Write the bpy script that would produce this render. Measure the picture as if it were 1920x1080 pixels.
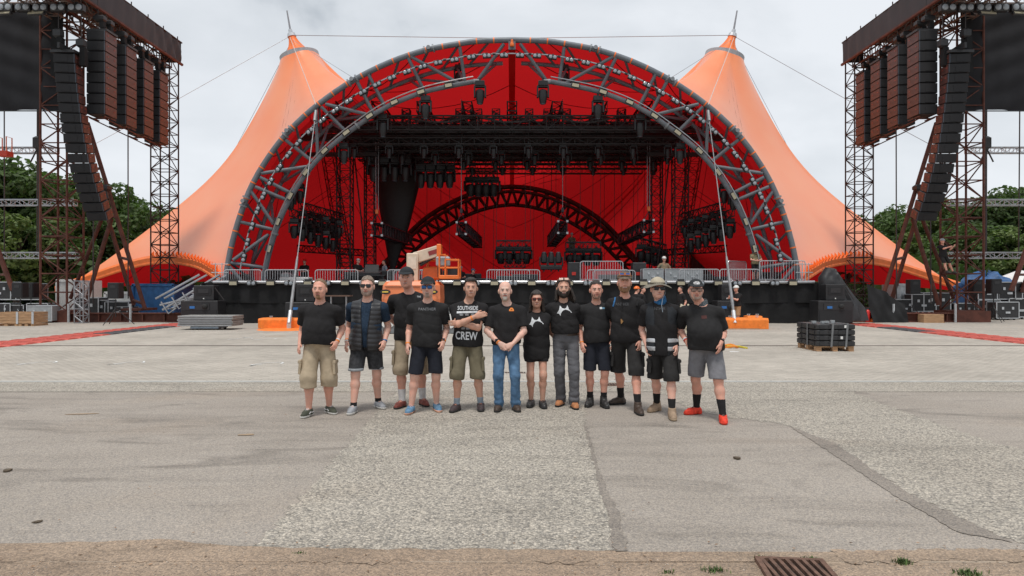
import bpy, bmesh, math, random, sys
import numpy as np
from mathutils import Vector, Matrix, Euler
from mathutils.bvhtree import BVHTree
for o in list(bpy.data.objects): bpy.data.objects.remove(o)
S = bpy.context.scene
C = S.collection
R = math.radians
random.seed(7)
rng = np.random.default_rng(7)
# ------------------------------------------------------------------ camera, sky, sun, exposure
H0, F = 1.66, 1280.0
cam = bpy.data.cameras.new('camera'); camo = bpy.data.objects.new('camera', cam); C.objects.link(camo)
camo.location = (0, 0, H0); camo.rotation_euler = (R(90), 0, 0)
cam.lens = 24; cam.sensor_width = 36; cam.clip_start = .1; cam.clip_end = 2000
S.camera = camo
SUN_EL, SUN_ROT = R(71), R(192)
w = bpy.data.worlds.new('World'); S.world = w; w.use_nodes = True
nt = w.node_tree; nt.nodes.clear()
def nd(t, kind, **kw):
    n = t.nodes.new(kind)
    for k, v in kw.items(): setattr(n, k, v)
    return n
out = nd(nt, 'ShaderNodeOutputWorld')
sky = nd(nt, 'ShaderNodeTexSky', sky_type='NISHITA', sun_disc=False, sun_elevation=SUN_EL, sun_rotation=SUN_ROT)
bg1 = nd(nt, 'ShaderNodeBackground'); bg1.inputs[1].default_value = .1
bg2 = nd(nt, 'ShaderNodeBackground'); bg2.inputs[1].default_value = 1.0
mx = nd(nt, 'ShaderNodeMixShader'); mx.inputs[0].default_value = .93
tc = nd(nt, 'ShaderNodeTexCoord'); mp = nd(nt, 'ShaderNodeMapping'); mp.inputs['Scale'].default_value = (1.5, 1.5, 3.0)
mp.inputs['Location'].default_value = (3.35, 1.3, .55)
nz = nd(nt, 'ShaderNodeTexNoise'); nz.inputs['Scale'].default_value = 1.6; nz.inputs['Detail'].default_value = 7; nz.inputs['Roughness'].default_value = .5
nz.inputs['Distortion'].default_value = .35
cr = nd(nt, 'ShaderNodeValToRGB')
cr.color_ramp.elements[0].position = .35; cr.color_ramp.elements[0].color = (.27, .30, .33, 1)
cr.color_ramp.elements[1].position = .63; cr.color_ramp.elements[1].color = (.585, .605, .63, 1)
e = cr.color_ramp.elements.new(.46); e.color = (.47, .495, .52, 1)
for a, b in ((tc.outputs['Generated'], mp.inputs[0]), (mp.outputs[0], nz.inputs['Vector']), (nz.outputs['Fac'], cr.inputs[0]), (cr.outputs[0], bg2.inputs[0]),
             (sky.outputs[0], bg1.inputs[0]), (bg1.outputs[0], mx.inputs[1]), (bg2.outputs[0], mx.inputs[2]), (mx.outputs[0], out.inputs[0])):
    nt.links.new(a, b)
sun = bpy.data.lights.new('sun', 'SUN'); sun.energy = 1.5; sun.angle = R(12); sun.color = (1, .96, .9)
suno = bpy.data.objects.new('sun', sun); C.objects.link(suno)
sd = Vector((math.sin(SUN_ROT)*math.cos(SUN_EL), math.cos(SUN_ROT)*math.cos(SUN_EL), math.sin(SUN_EL)))   # towards the sun
suno.rotation_euler = sd.to_track_quat('Z', 'Y').to_euler(); suno.location = (0, -10, 40)
vs = S.view_settings; vs.view_transform = 'Standard'; vs.look = 'None'; vs.gamma = 1; vs.use_curve_mapping = False; vs.exposure = .58
S.cycles.max_bounces = 8; S.cycles.transparent_max_bounces = 8
# ------------------------------------------------------------------ helpers
V = Vector
def P(px, py, Y): return V(((px-960)*Y/F, Y, H0-(py-540)*Y/F))
def GY(py): return F*H0/(py-540)
def G(px, py):
    Y = GY(py); return V(((px-960)*Y/F, Y, 0))
ORD = ['first','second','third','fourth','fifth','sixth','seventh','eighth','ninth','tenth','eleventh','twelfth','thirteenth','fourteenth','fifteenth','sixteenth','seventeenth','eighteenth','nineteenth','twentieth']
def ordw(n):
    if n < 20: return ORD[n]
    t = ['twenty','thirty','forty','fifty','sixty','seventy','eighty','ninety'][(n+1)//10-2]; u = (n+1) % 10
    return t+'-'+ORD[u-1] if u else t[:-1]+'ieth'
MATS = {}
def mat(name, col, rough=.7, metal=0., var=.12, scale=6., bump=0., bscale=40., spec=.5, emit=None, island=0., col2=None, coat=0., streak=None, sheen=0.):
    if name in MATS: return MATS[name]
    m = bpy.data.materials.new(name); m.use_nodes = True; t = m.node_tree; b = t.nodes['Principled BSDF']
    b.inputs['Roughness'].default_value = rough; b.inputs['Metallic'].default_value = metal
    b.inputs['Specular IOR Level'].default_value = spec
    if coat: b.inputs['Coat Weight'].default_value = coat; b.inputs['Coat Roughness'].default_value = .25
    if sheen: b.inputs['Sheen Weight'].default_value = sheen
    tcn = nd(t, 'ShaderNodeTexCoord'); src = tcn.outputs['Object']
    if streak:
        mpn = nd(t, 'ShaderNodeMapping'); mpn.inputs['Scale'].default_value = streak; t.links.new(src, mpn.inputs[0]); src = mpn.outputs[0]
    n1 = nd(t, 'ShaderNodeTexNoise'); n1.inputs['Scale'].default_value = scale; n1.inputs['Detail'].default_value = 5
    t.links.new(src, n1.inputs['Vector'])
    rp = nd(t, 'ShaderNodeValToRGB'); rp.color_ramp.elements[0].position = .3; rp.color_ramp.elements[1].position = .7
    c2 = col2 or tuple(min(1, c*(1+var)) for c in col[:3])
    rp.color_ramp.elements[0].color = (*[c*(1-var) for c in col[:3]], 1); rp.color_ramp.elements[1].color = (*c2[:3], 1)
    t.links.new(n1.outputs['Fac'], rp.inputs[0]); o = rp.outputs[0]
    if island:
        g = nd(t, 'ShaderNodeNewGeometry'); mr = nd(t, 'ShaderNodeMapRange'); mr.inputs['To Min'].default_value = 1-island; mr.inputs['To Max'].default_value = 1+island
        t.links.new(g.outputs['Random Per Island'], mr.inputs[0])
        mm = nd(t, 'ShaderNodeMix', data_type='RGBA', blend_type='MULTIPLY'); mm.inputs[0].default_value = 1
        t.links.new(o, mm.inputs[6]); t.links.new(mr.outputs[0], mm.inputs[7]); o = mm.outputs[2]
    t.links.new(o, b.inputs['Base Color'])
    if bump:
        n2 = nd(t, 'ShaderNodeTexNoise'); n2.inputs['Scale'].default_value = bscale; n2.inputs['Detail'].default_value = 4; t.links.new(src, n2.inputs['Vector'])
        bp = nd(t, 'ShaderNodeBump'); bp.inputs['Strength'].default_value = bump; bp.inputs['Distance'].default_value = .02
        t.links.new(n2.outputs['Fac'], bp.inputs['Height']); t.links.new(bp.outputs[0], b.inputs['Normal'])
    if emit: b.inputs['Emission Color'].default_value = (*emit[:3], 1); b.inputs['Emission Strength'].default_value = emit[3]
    MATS[name] = m; return m
class MB:
    def __init__(s): s.v = []; s.f = []; s.mi = []
    def add(s, vs, fs, mi=0):
        n = len(s.v); s.v += [tuple(p) for p in vs]; s.f += [tuple(i+n for i in f) for f in fs]; s.mi += [mi]*len(fs); return s
    def box(s, c, sz, rot=None, mi=0, taper=1., bev=0.):
        x, y, z = sz[0]/2, sz[1]/2, sz[2]/2
        if bev:
            b = bev; pts = []
            for zz, i in ((-z, b), (-z+b, 0), (z-b, 0), (z, b)):
                for sx, sy in ((-1,-1),(1,-1),(1,1),(-1,1)):
                    pts.append((sx*(x-i), sy*(y-i), zz))
            fs = [(3,2,1,0), (12,13,14,15)]
            for k in range(3):
                for j in range(4): fs.append((k*4+j, k*4+(j+1)%4, k*4+4+(j+1)%4, k*4+4+j))
        else:
            pts = [(-x,-y,-z),(x,-y,-z),(x,y,-z),(-x,y,-z),(-x*taper,-y*taper,z),(x*taper,-y*taper,z),(x*taper,y*taper,z),(-x*taper,y*taper,z)]
            fs = [(3,2,1,0),(4,5,6,7),(0,1,5,4),(1,2,6,5),(2,3,7,6),(3,0,4,7)]
        c = V(c)
        if rot is not None:
            M = rot if isinstance(rot, Matrix) else Euler(rot).to_matrix()
            pts = [c + M @ V(p) for p in pts]
        else: pts = [c + V(p) for p in pts]
        return s.add(pts, fs, mi)
    def tube(s, pts, r, n=6, mi=0, closed=False):
        pts = [V(p) for p in pts]; rs = r if isinstance(r, (list, tuple)) else [r]*len(pts)
        m = len(pts); vs = []; fs = []; prev = None
        for i, p in enumerate(pts):
            a = pts[(i-1) % m] if (closed or i) else p; b = pts[(i+1) % m] if (closed or i < m-1) else p
            d = (b-a).normalized() if (b-a).length > 1e-9 else V((0,0,1))
            if prev is None: u = d.cross(V((0,0,1))) if abs(d.z) < .9 else d.cross(V((1,0,0)))
            else: u = prev - d*prev.dot(d)
            u.normalize(); prev = u; wv = d.cross(u)
            for k in range(n):
                an = 2*math.pi*(k+.5)/n; vs.append(p + (u*math.cos(an)+wv*math.sin(an))*rs[i])
        for i in range(m if closed else m-1):
            j = (i+1) % m
            for k in range(n): fs.append((i*n+k, i*n+(k+1)%n, j*n+(k+1)%n, j*n+k))
        if not closed: fs += [tuple(range(n-1,-1,-1)), tuple(range((m-1)*n, m*n))]
        return s.add(vs, fs, mi)
    def lathe(s, prof, n=16, c=(0,0,0), M=None, mi=0):
        vs = []; fs = []; c = V(c)
        for r_, z_ in prof:
            for k in range(n):
                p = V((r_*math.cos(2*math.pi*k/n), r_*math.sin(2*math.pi*k/n), z_)); vs.append(c + (M @ p if M else p))
        for i in range(len(prof)-1):
            for k in range(n): fs.append((i*n+k, i*n+(k+1)%n, (i+1)*n+(k+1)%n, (i+1)*n+k))
        fs += [tuple(range(n-1,-1,-1)), tuple(range((len(prof)-1)*n, len(prof)*n))]
        return s.add(vs, fs, mi)
    def grid(s, rows, mi=0, closed=False):
        n = len(rows[0]); vs = [p for r_ in rows for p in r_]; fs = []
        for i in range(len(rows)-1):
            for k in range(n if closed else n-1):
                fs.append((i*n+k, i*n+(k+1)%n, (i+1)*n+(k+1)%n, (i+1)*n+k))
        return s.add(vs, fs, mi)
    def poly(s, pts, z0, z1, mi=0):
        n = len(pts); vs = [(x, y, z0) for x, y in pts] + [(x, y, z1) for x, y in pts]
        return s.add(vs, [tuple(range(n-1,-1,-1)), tuple(range(n, 2*n))] + [(i, (i+1)%n, n+(i+1)%n, n+i) for i in range(n)], mi)
    def mesh(s, name, mats, smooth=False, off=None):
        me = bpy.data.meshes.new(name)
        vs = s.v if off is None else [(a-off[0], b-off[1], c-off[2]) for a, b, c in s.v]
        me.from_pydata(vs, [], s.f)
        for m in (mats if isinstance(mats, (list, tuple)) else [mats]): me.materials.append(m)
        if any(s.mi): me.polygons.foreach_set('material_index', s.mi)
        if smooth:
            me.polygons.foreach_set('use_smooth', [True]*len(s.f)); me.set_sharp_from_angle(angle=R(40))
        me.update(); return me
ORG = {}
def thing(name, label, cat, loc=(0,0,0), group=None, rz=0):
    o = bpy.data.objects.new(name, None); C.objects.link(o); o.location = loc; o.rotation_euler = (0,0,rz)
    o.empty_display_size = .2
    o['label'] = label; o['category'] = cat
    if group: o['group'] = group
    ORG[o.name] = V(loc); return o
def link(name, me, parent=None, kind=None):
    o = bpy.data.objects.new(name, me); C.objects.link(o)
    if parent is not None:
        o.parent = parent; ORG[o.name] = ORG.get(parent.name, V((0,0,0)))
    if kind: o['kind'] = kind
    return o
def part(name, mb, mats, parent, smooth=False, world=True, kind=None, label=None):
    off = ORG.get(parent.name) if (world and parent is not None) else None
    o = link(name, mb.mesh(name, mats, smooth, off), parent, kind)
    if label: o['label'] = label
    return o
def solo(name, mb, mats, label, cat, group=None, smooth=False, loc=None):
    o = link(name, mb.mesh(name, mats, smooth, loc)); 
    if loc is not None: o.location = loc
    o['label'] = label; o['category'] = cat
    if group: o['group'] = group
    return o
def struct(name, mb, mats, parent=None, smooth=False):
    return link(name, mb.mesh(name, mats, smooth), parent, 'structure')
def dup(root, loc=None, rot=None, label=None, scale=None):
    def cp(o, par):
        c = o.copy(); C.objects.link(c)
        if par is not None: c.parent = par
        for ch in o.children: cp(ch, c)
        return c
    r = cp(root, None)
    if loc is not None: r.location = loc
    if rot is not None: r.rotation_euler = rot
    if scale is not None: r.scale = scale
    if label: r['label'] = label
    return r
class Proto:
    """first placing moves the prototype itself, later ones copy it"""
    def __init__(s, root): s.r = root; s.used = False
    def put(s, loc, rot=(0,0,0), label=None, scale=None, group=None):
        if not s.used:
            s.used = True; o = s.r; o.location = loc; o.rotation_euler = rot
            if label: o['label'] = label
            if scale is not None: o.scale = scale
        else: o = dup(s.r, loc, rot, label, scale if scale is not None else (1,1,1))
        if group: o['group'] = group
        return o
def lattice(p0, p1, wv, hv, bays, cross=False):
    """four-chord box truss: returns chords, braces as point pairs; wv/hv are full side vectors"""
    p0, p1, wv, hv = V(p0), V(p1), V(wv)/2, V(hv)/2
    cs = [-wv-hv, wv-hv, wv+hv, -wv+hv]
    chords = [(p0+c, p1+c) for c in cs]; br = []
    at = lambda t, c: p0.lerp(p1, t)+c
    for b in range(bays):
        t0, t1 = b/bays, (b+1)/bays
        for f in range(4):
            a, c = cs[f], cs[(f+1)%4]
            br.append((at(t0, a), at(t0, c)))
            if cross: br += [(at(t0, a), at(t1, c)), (at(t0, c), at(t1, a))]
            elif (b+f) % 2: br.append((at(t0, a), at(t1, c)))
            else: br.append((at(t0, c), at(t1, a)))
    for f in range(4): br.append((at(1, cs[f]), at(1, cs[(f+1)%4])))
    return chords, br
def truss(parent, p0, p1, wv, hv, bays, m, rc=.03, rb=.016, n=4, single=False, cross=False, brace_parts=False):
    ch, br = lattice(p0, p1, wv, hv, bays, cross)
    if single:
        mb = MB()
        for a, b in ch: mb.tube((a, b), rc, n)
        for a, b in br: mb.tube((a, b), rb, n)
        return mb
    for a, b in ch: part('chord', MB().tube((a, b), rc, n), m, parent)
    if brace_parts:
        for a, b in br: part('brace', MB().tube((a, b), rb, n), m, parent)
    else:
        mb = MB()
        for a, b in br: mb.tube((a, b), rb, n)
        part('lacing', mb, m, parent, kind='stuff')
def catmull(pts, n):
    pts = [V(p) for p in pts]; pts = [pts[0]*2-pts[1]] + pts + [pts[-1]*2-pts[-2]]; L = len(pts)-3; o = []
    for i in range(n+1):
        u = i/n*L; k = min(int(u), L-1); t = u-k; a, b, c, d = pts[k:k+4]
        o.append(.5*((2*b)+(c-a)*t+(2*a-5*b+4*c-d)*t*t+(3*b-a-3*c+d)*t**3))
    return o
def resample(pts, n):
    L = [0]
    for a, b in zip(pts, pts[1:]): L.append(L[-1]+(b-a).length)
    o = []
    for i in range(n+1):
        d = L[-1]*i/n; k = 0
        while k < len(L)-2 and L[k+1] < d: k += 1
        o.append(pts[k].lerp(pts[k+1], (d-L[k])/max(1e-9, L[k+1]-L[k])))
    return o
# ------------------------------------------------------------------ shared materials
M_steel = mat('grey_painted_steel', (.135,.15,.17), .45, .0, .12, 3, spec=.5)
M_galv = mat('galvanised_steel', (.55,.57,.59), .4, .6, .12, 9)
M_alu = mat('aluminium', (.40,.41,.43), .35, .7, .1, 7)
M_blk = mat('black_metal', (.022,.022,.024), .5, .0, .25, 8)
M_blkm = mat('black_steel_truss', (.014,.012,.013), .6, .0, .2, 8)
M_rust = mat('rusty_red_steel', (.105,.034,.022), .75, .1, .4, 3, bump=.15)
M_rustd = mat('dark_rusty_steel', (.040,.021,.017), .75, .1, .4, 3)
M_cloth = mat('black_drape', (.016,.016,.017), .85, 0, .25, 2.5, bump=.3, bscale=9, spec=.25)
M_tarp = mat('black_tarpaulin', (.022,.022,.024), .5, 0, .3, 2, bump=.4, bscale=5)
M_fascia = mat('charcoal_fascia_fabric', (.040,.040,.045), .75, 0, .1, 1.5, bump=.25, bscale=6)
M_screen = mat('black_screen_cloth', (.024,.024,.027), .85, 0, .06, 2, bump=.1, bscale=8, spec=.2)
M_lens = mat('lamp_glass', (.30,.33,.36), .12, 0, .08, 30)
M_flood = mat('flood_panel', (.42,.38,.27), .45, 0, .12, 20)
M_orange = mat('orange_paint', (.80,.17,.025), .4, 0, .12, 5, coat=.2)
M_orconc = mat('orange_painted_concrete', (.85,.22,.03), .75, 0, .15, 7, bump=.3, bscale=20)
M_conc = mat('concrete', (.36,.34,.31), .9, 0, .2, 6, bump=.3)
M_wood = mat('raw_wood', (.40,.24,.13), .8, 0, .3, 4, streak=(1,1,9), bump=.2)
M_wire = mat('steel_wire', (.30,.31,.33), .5, .4, .1, 5)
M_wired = mat('dark_wire', (.035,.03,.03), .6, 0, .1, 5)
M_white = mat('white_plastic', (.72,.72,.70), .5, 0, .08, 10)
M_blue = mat('blue_paint', (.03,.13,.32), .55, 0, .2, 4)
M_rubber = mat('black_rubber', (.02,.02,.02), .8, 0, .3, 20)
# ------------------------------------------------------------------ ground
def ground_mat(name, c1, c2, stain, grain, gscale, bump, sandcol=(.40,.29,.20), sand=.25):
    m = bpy.data.materials.new(name); m.use_nodes = True; t = m.node_tree; b = t.nodes['Principled BSDF']; L = t.links.new
    b.inputs['Roughness'].default_value = .88; b.inputs['Specular IOR Level'].default_value = .3
    tcn = nd(t, 'ShaderNodeTexCoord'); src = tcn.outputs['Object']
    def noise(sc, det=6, ro=.55, st=None, dist=0):
        s_ = src
        if st:
            q = nd(t, 'ShaderNodeMapping'); q.inputs['Scale'].default_value = st; L(src, q.inputs[0]); s_ = q.outputs[0]
        n = nd(t, 'ShaderNodeTexNoise'); n.inputs['Scale'].default_value = sc; n.inputs['Detail'].default_value = det; n.inputs['Roughness'].default_value = ro; n.inputs['Distortion'].default_value = dist
        L(s_, n.inputs['Vector']); return n.outputs['Fac']
    def ramp(f, a, b_, ca, cb):
        r_ = nd(t, 'ShaderNodeValToRGB'); r_.color_ramp.elements[0].position = a; r_.color_ramp.elements[1].position = b_
        r_.color_ramp.elements[0].color = (*ca, 1); r_.color_ramp.elements[1].color = (*cb, 1); L(f, r_.inputs[0]); return r_.outputs[0]
    def mixc(f, a, c, mode='MIX'):
        q = nd(t, 'ShaderNodeMix', data_type='RGBA', blend_type=mode)
        if isinstance(f, float): q.inputs[0].default_value = f
        else: L(f, q.inputs[0])
        for sck, v in ((6, a), (7, c)):
            if isinstance(v, tuple): q.inputs[sck].default_value = (*v, 1)
            else: L(v, q.inputs[sck])
        return q.outputs[2]
    col = ramp(noise(.55, 7, .6), .3, .7, c1, c2)
    big = ramp(noise(.17, 4, .5, (1, 2.2, 1), .6), .56, .72, (0,0,0), (sand, sand, sand))
    col = mixc(big, col, sandcol)
    st = ramp(noise(1.1, 8, .62, (.45, 1.3, 1), 1.2), .53, .70, (0,0,0), (stain, stain, stain))
    col = mixc(st, col, tuple(c*.45 for c in c1))
    wheel = ramp(noise(1.0, 3, .5, (.25, 1.6, 1), 1.5), .52, .62, (1,1,1), (.9,.9,.9)); col = mixc(1.0, col, wheel, 'MULTIPLY')
    vo = nd(t, 'ShaderNodeTexVoronoi'); vo.inputs['Scale'].default_value = gscale; L(src, vo.inputs['Vector'])
    sep = nd(t, 'ShaderNodeSeparateColor'); L(vo.outputs['Color'], sep.inputs[0])
    lo, hi = 1-grain, 1+grain*.8
    g = ramp(sep.outputs[0], 0, 1, (lo*.98, lo, lo*1.04), (hi, hi*.98, hi*.94)); col = mixc(1.0, col, g, 'MULTIPLY')
    ed = ramp(vo.outputs['Distance'], .25, .75, (1,1,1), (1-grain*.8,)*3); col = mixc(1.0, col, ed, 'MULTIPLY')
    g2 = ramp(noise(gscale*.35, 3), .35, .65, (1-grain*.35,)*3, (1+grain*.3,)*3); col = mixc(1.0, col, g2, 'MULTIPLY')
    L(col, b.inputs['Base Color'])
    bp = nd(t, 'ShaderNodeBump'); bp.inputs['Strength'].default_value = bump; bp.inputs['Distance'].default_value = .008; L(vo.outputs['Distance'], bp.inputs['Height']); bp.invert = True
    L(bp.outputs[0], b.inputs['Normal'])
    return m
M_asph = ground_mat('dusty_asphalt', (.35,.310,.270), (.418,.374,.330), .6, .26, 100, .35)
M_aggr = ground_mat('exposed_aggregate', (.435,.395,.342), (.50,.46,.402), .35, .46, 66, .7, sand=.35)
M_sand = ground_mat('sandy_verge_dirt', (.33,.245,.18), (.42,.325,.245), .5, .3, 90, .5, sand=.3)
M_pavb = mat('paving_joint', (.27,.245,.215), .95, 0, .2, 3)
M_pav = mat('concrete_paver', (.43,.392,.342), .88, 0, .13, .5, island=.10, bump=.15, bscale=60, spec=.3)
M_pavf = ground_mat('distant_paving', (.408,.372,.325), (.455,.417,.368), .35, .12, 12, .1, sand=.2)
M_dark = ground_mat('dark_tar_seam', (.265,.234,.205), (.33,.292,.256), .4, .3, 100, .3, sand=.12)
g = MB().add([(-400,-60,0),(400,-60,0),(400,600,0),(-400,600,0)], [(0,1,2,3)]); struct('ground', g, M_asph)
def sheet(pxs, z, wob=.03, step=.12, seed=0):
    """ground patch with a slightly ragged outline from corner points (pixel -> ground)"""
    rr = random.Random(seed); pts = [G(*p) for p in pxs]; o = []
    for a, b in zip(pts, pts[1:]+pts[:1]):
        n = max(1, int((b-a).length/step)); d = (b-a).normalized() if (b-a).length else V((1,0,0)); nn = V((-d.y, d.x, 0))
        for i in range(n): 
            j = (rr.random()-.5)*2*wob; o.append(a.lerp(b, i/n)+nn*j)
    mb = MB(); n = len(o)
    bm = bmesh.new(); vs_ = [bm.verts.new((p.x, p.y, z)) for p in o]
    f = bm.faces.new(vs_); bmesh.ops.triangulate(bm, faces=[f]); bm.normal_update()
    for f in bm.faces:
        if f.normal.z < 0: f.normal_flip()
    bm.verts.index_update()
    mb.add([v.co[:] for v in bm.verts], [[v.index for v in f.verts] for f in bm.faces]); bm.free(); return mb
struct('aggregate_patch', sheet([(470,1034),(600,893),(742,734),(1110,734),(1098,770),(1098,800),(1118,880),(1142,960),(1152,1036)], .003, .035, .05, seed=1), M_aggr)
struct('aggregate_patch', sheet([(1235,734),(1580,728),(1640,752),(1760,795),(1870,832),(2100,880),(2300,1040),(1900,1018),(1700,925),(1560,832),(1470,795),(1380,785),(1300,770)], .003, .05, .06, seed=2), M_aggr)
struct('dark_asphalt_seam', sheet([(1480,800),(1565,832),(1700,925),(1900,1018),(1800,1000),(1690,938),(1540,838)], .0052, .012, .05, seed=3), M_dark)
struct('dark_asphalt_seam', sheet([(1096,800),(1116,880),(1125,925),(1140,960),(1152,1036),(1180,1034),(1166,990),(1160,960),(1140,925),(1122,880),(1101,800)], .0052, .012, .05, seed=4), M_dark)
YP = GY(717)
struct('aggregate_strip', MB().add([(-26,GY(735),.005),(26,GY(735),.005),(26,YP,.005),(-26,YP,.005)], [(0,1,2,3)]), M_aggr)
kb = struct('kerb_line', MB().box((0,YP+.05,.006),(60,.1,.02)), mat('pale_kerb', (.46,.46,.44), .9, 0, .15, 5))
# pavers : nearest rows single pieces, the rest one mesh
pave = struct('paving', MB().add([(-90,YP+.1,.004),(90,YP+.1,.004),(90,110,.004),(-90,110,.004)], [(0,1,2,3)]), M_pavb)
struct('distant_paving', MB().add([(-90,26.0,.012),(90,26.0,.012),(90,110,.012),(-90,110,.012)], [(0,1,2,3)]), M_pavf)
pw, ph = .205, .105
pm = MB().box((0,0,0),(pw-.012,ph-.012,.016)).mesh('paver', M_pav); npv = 0; allp = []; row = 0; y = YP+.16
YCH = GY(649)
while y < 26.0:
    hw = min(26, y*.75+1.2); off = (row % 2)*pw/2
    for i in range(int(-hw/pw), int(hw/pw)+1):
        x = i*pw+off
        if abs(y-YCH) < .12: continue
        if npv < 290 and abs(x) < y*.75+.1:
            o = link('paver', pm, pave); o.location = (x, y, .006+random.uniform(-.001,.001)); npv += 1
        else: allp.append((x, y))
    y += ph; row += 1
A = np.array(allp); n = len(A); bx = np.array([(-1,-1),(1,-1),(1,1),(-1,1)], float)
co = np.zeros((n, 8, 3)); zz = rng.uniform(.0125,.0145,n)
co[:, :4, :2] = A[:, None]+bx[None]*np.array([(pw-.006)/2,(ph-.006)/2]); co[:, :4, 2] = .005
co[:, 4:, :2] = A[:, None]+bx[None]*np.array([(pw-.014)/2,(ph-.014)/2]); co[:, 4:, 2] = zz[:, None]
fc = np.array([(4,5,6,7),(0,1,5,4),(1,2,6,5),(2,3,7,6),(3,0,4,7)])
def npmesh(name, co, faces, m, smooth=False):
    me = bpy.data.meshes.new(name); nv, nf, k = len(co), len(faces), faces.shape[1]
    me.vertices.add(nv); me.vertices.foreach_set('co', np.ascontiguousarray(co, dtype=np.float32).ravel())
    me.loops.add(nf*k); me.loops.foreach_set('vertex_index', np.ascontiguousarray(faces, dtype=np.int32).ravel())
    me.polygons.add(nf); me.polygons.foreach_set('loop_start', np.arange(0, nf*k, k, dtype=np.int32))
    if smooth: me.polygons.foreach_set('use_smooth', np.ones(nf, bool))
    me.update(calc_edges=True)
    for q in (m if isinstance(m, (list, tuple)) else [m]): me.materials.append(q)
    return me
fa = (fc[None]+(np.arange(n)*8)[:, None, None]).reshape(-1, 4)
link('paver_field', npmesh('paver_field', co.reshape(-1,3), fa, M_pav), pave, 'stuff')
struct('drain_channel', MB().box((0,YCH,.006),(70,.1,.014)).box((0,YCH-.07,.008),(70,.03,.014),mi=1).box((0,YCH+.07,.008),(70,.03,.014),mi=1), [mat('channel_slot',(.05,.04,.035),.9), mat('channel_rim',(.16,.13,.11),.8)])
# front verge, kerb stones
YV = GY(1036)
struct('sandy_verge', MB().add([(-60,-20,.006),(60,-20,.006),(60,YV-.17,.006),(-60,YV-.17,.006)], [(0,1,2,3)]), M_sand)
struct('sand_spill', sheet([(-200,1010),(60,1022),(300,1012),(480,1028),(800,1031),(1150,1034),(1150,1060),(-400,1060)], .007, .02, seed=5), M_sand)
kerb = struct('kerb', MB().box((0,YV-.085,.004),(8.4,.15,.010)), M_sand)
M_kst = mat('kerb_stone', (.45,.39,.32), .92, 0, .12, 5, bump=.5, bscale=30, col2=(.44,.345,.255))
x = -4.1
kr = random.Random(4)
while x < 4.1:
    L_ = kr.choice((.58,.6,.62)); 
    o = part('kerb_stone', MB().box((x+L_/2, YV-.085+kr.uniform(-.006,.006), -.003+kr.uniform(0,.002)), (L_-.006,.155,.02), (0,0,kr.uniform(-.008,.008)), bev=.004), M_kst, kerb); x += L_
for k, pl_ in enumerate((((-60,1030),(60,1036),(180,1031),(330,1037),(300,1058),(100,1052),(-60,1060)),((520,1036),(640,1041),(760,1036),(800,1048),(700,1060),(560,1056)),((1010,1040),(1110,1037),(1135,1046),(1060,1060),(1000,1055)),((1560,1036),(1700,1032),(1980,1034),(1980,1058),(1760,1052),(1600,1060)))):
    struct('sand_spill', sheet(pl_, .0100+k*.0003, .03, .04, seed=20+k), M_sand)
# drain grate near the kerb
gx, gy = (1487-960)*4.0/F, 3.90
gr = thing('drain_grate', 'rusty cast iron drain grate with slanting bars in the sandy verge at the bottom edge', 'drain grate', (gx, gy, 0), rz=R(-6))
M_iron = mat('rusty_iron', (.15,.085,.06), .8, .2, .4, 20, bump=.3)
part('pit', MB().box((0,0,.010),(.36,.42,.006)), mat('pit_dark',(.012,.010,.009),.9), gr, world=False)  # flat black plate stands in for the shade down in the pit
for sx in (-1,1): part('frame', MB().box((sx*.185,0,.018),(.03,.46,.03)), M_iron, gr, world=False)
for sy in (-1,1): part('frame', MB().box((0,sy*.215,.018),(.34,.03,.03)), M_iron, gr, world=False)
for i in range(7): part('bar', MB().box((-.145+i*.048,0,.022),(.022,.40,.024),(0,0,R(5))), M_iron, gr, world=False)
def flatgrate(px, py, w_, d_, lab):
    p = G(px, py); t = thing('drain_grate', lab, 'drain grate', p)
    part('frame', MB().box((0,0,.010),(w_,d_,.008)), M_iron, t, world=False)
    nb = int(w_/.045)
    for i in range(nb): part('slot', MB().box((-w_/2+.03+i*(w_-.06)/(nb-1),0,.012),(.022,d_*.8,.008)), MATS['pit_dark'], t, world=False)  # shade of the open slots painted as thin black bars
flatgrate(1153, 722, .30, .28, 'small slotted drain grate set in the ground behind the man in dark boots')
flatgrate(966, 700, .42, .22, 'small drain cover in the paving seen between the bald man and the woman')
# tufts of grass along the kerb
M_grass = mat('weed_grass', (.07,.115,.03), .8, 0, .35, 10, island=.4)
def tuft(px, py, n, r_, h_, lab):
    p = G(px, py); mb = MB()
    for i in range(n):
        a = random.uniform(0, 6.28); q = V((random.gauss(0, r_), random.gauss(0, r_*.6), .006)); hh = h_*random.uniform(.4,1); l = random.uniform(.2,.9)*hh
        tip = q+V((math.cos(a)*l, math.sin(a)*l, hh)); sd_ = V((-math.sin(a), math.cos(a), 0))*.003
        mid = q.lerp(tip, .5)+V((0,0,hh*.15)); mb.add([q-sd_, q+sd_, mid+sd_*.8, mid-sd_*.8, tip], [(0,1,2,3),(3,2,4)])
    solo('weed_tuft', mb, M_grass, lab, 'weed', 'weeds growing along the kerb', loc=p*0).location = p
for a in ((1340,1073,90,.03,.03,'small weed tuft on the sand left of the iron drain grate'),(1425,1050,60,.02,.025,'weed tuft at the upper left corner of the iron drain grate'),
          (1520,1052,70,.025,.025,'weed tuft at the upper right corner of the iron drain grate'),(1692,1058,120,.025,.035,'bright weed tuft in a kerb crack right of the iron drain grate'),
          (1815,1079,160,.04,.03,'low weed tuft on the verge towards the bottom right corner'),(562,1040,40,.02,.015,'tiny weed on the kerb below the gravel patch'),(1255,1076,40,.02,.02,'tiny weed on the sandy verge below the dark tar seam')): tuft(*a)
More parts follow.
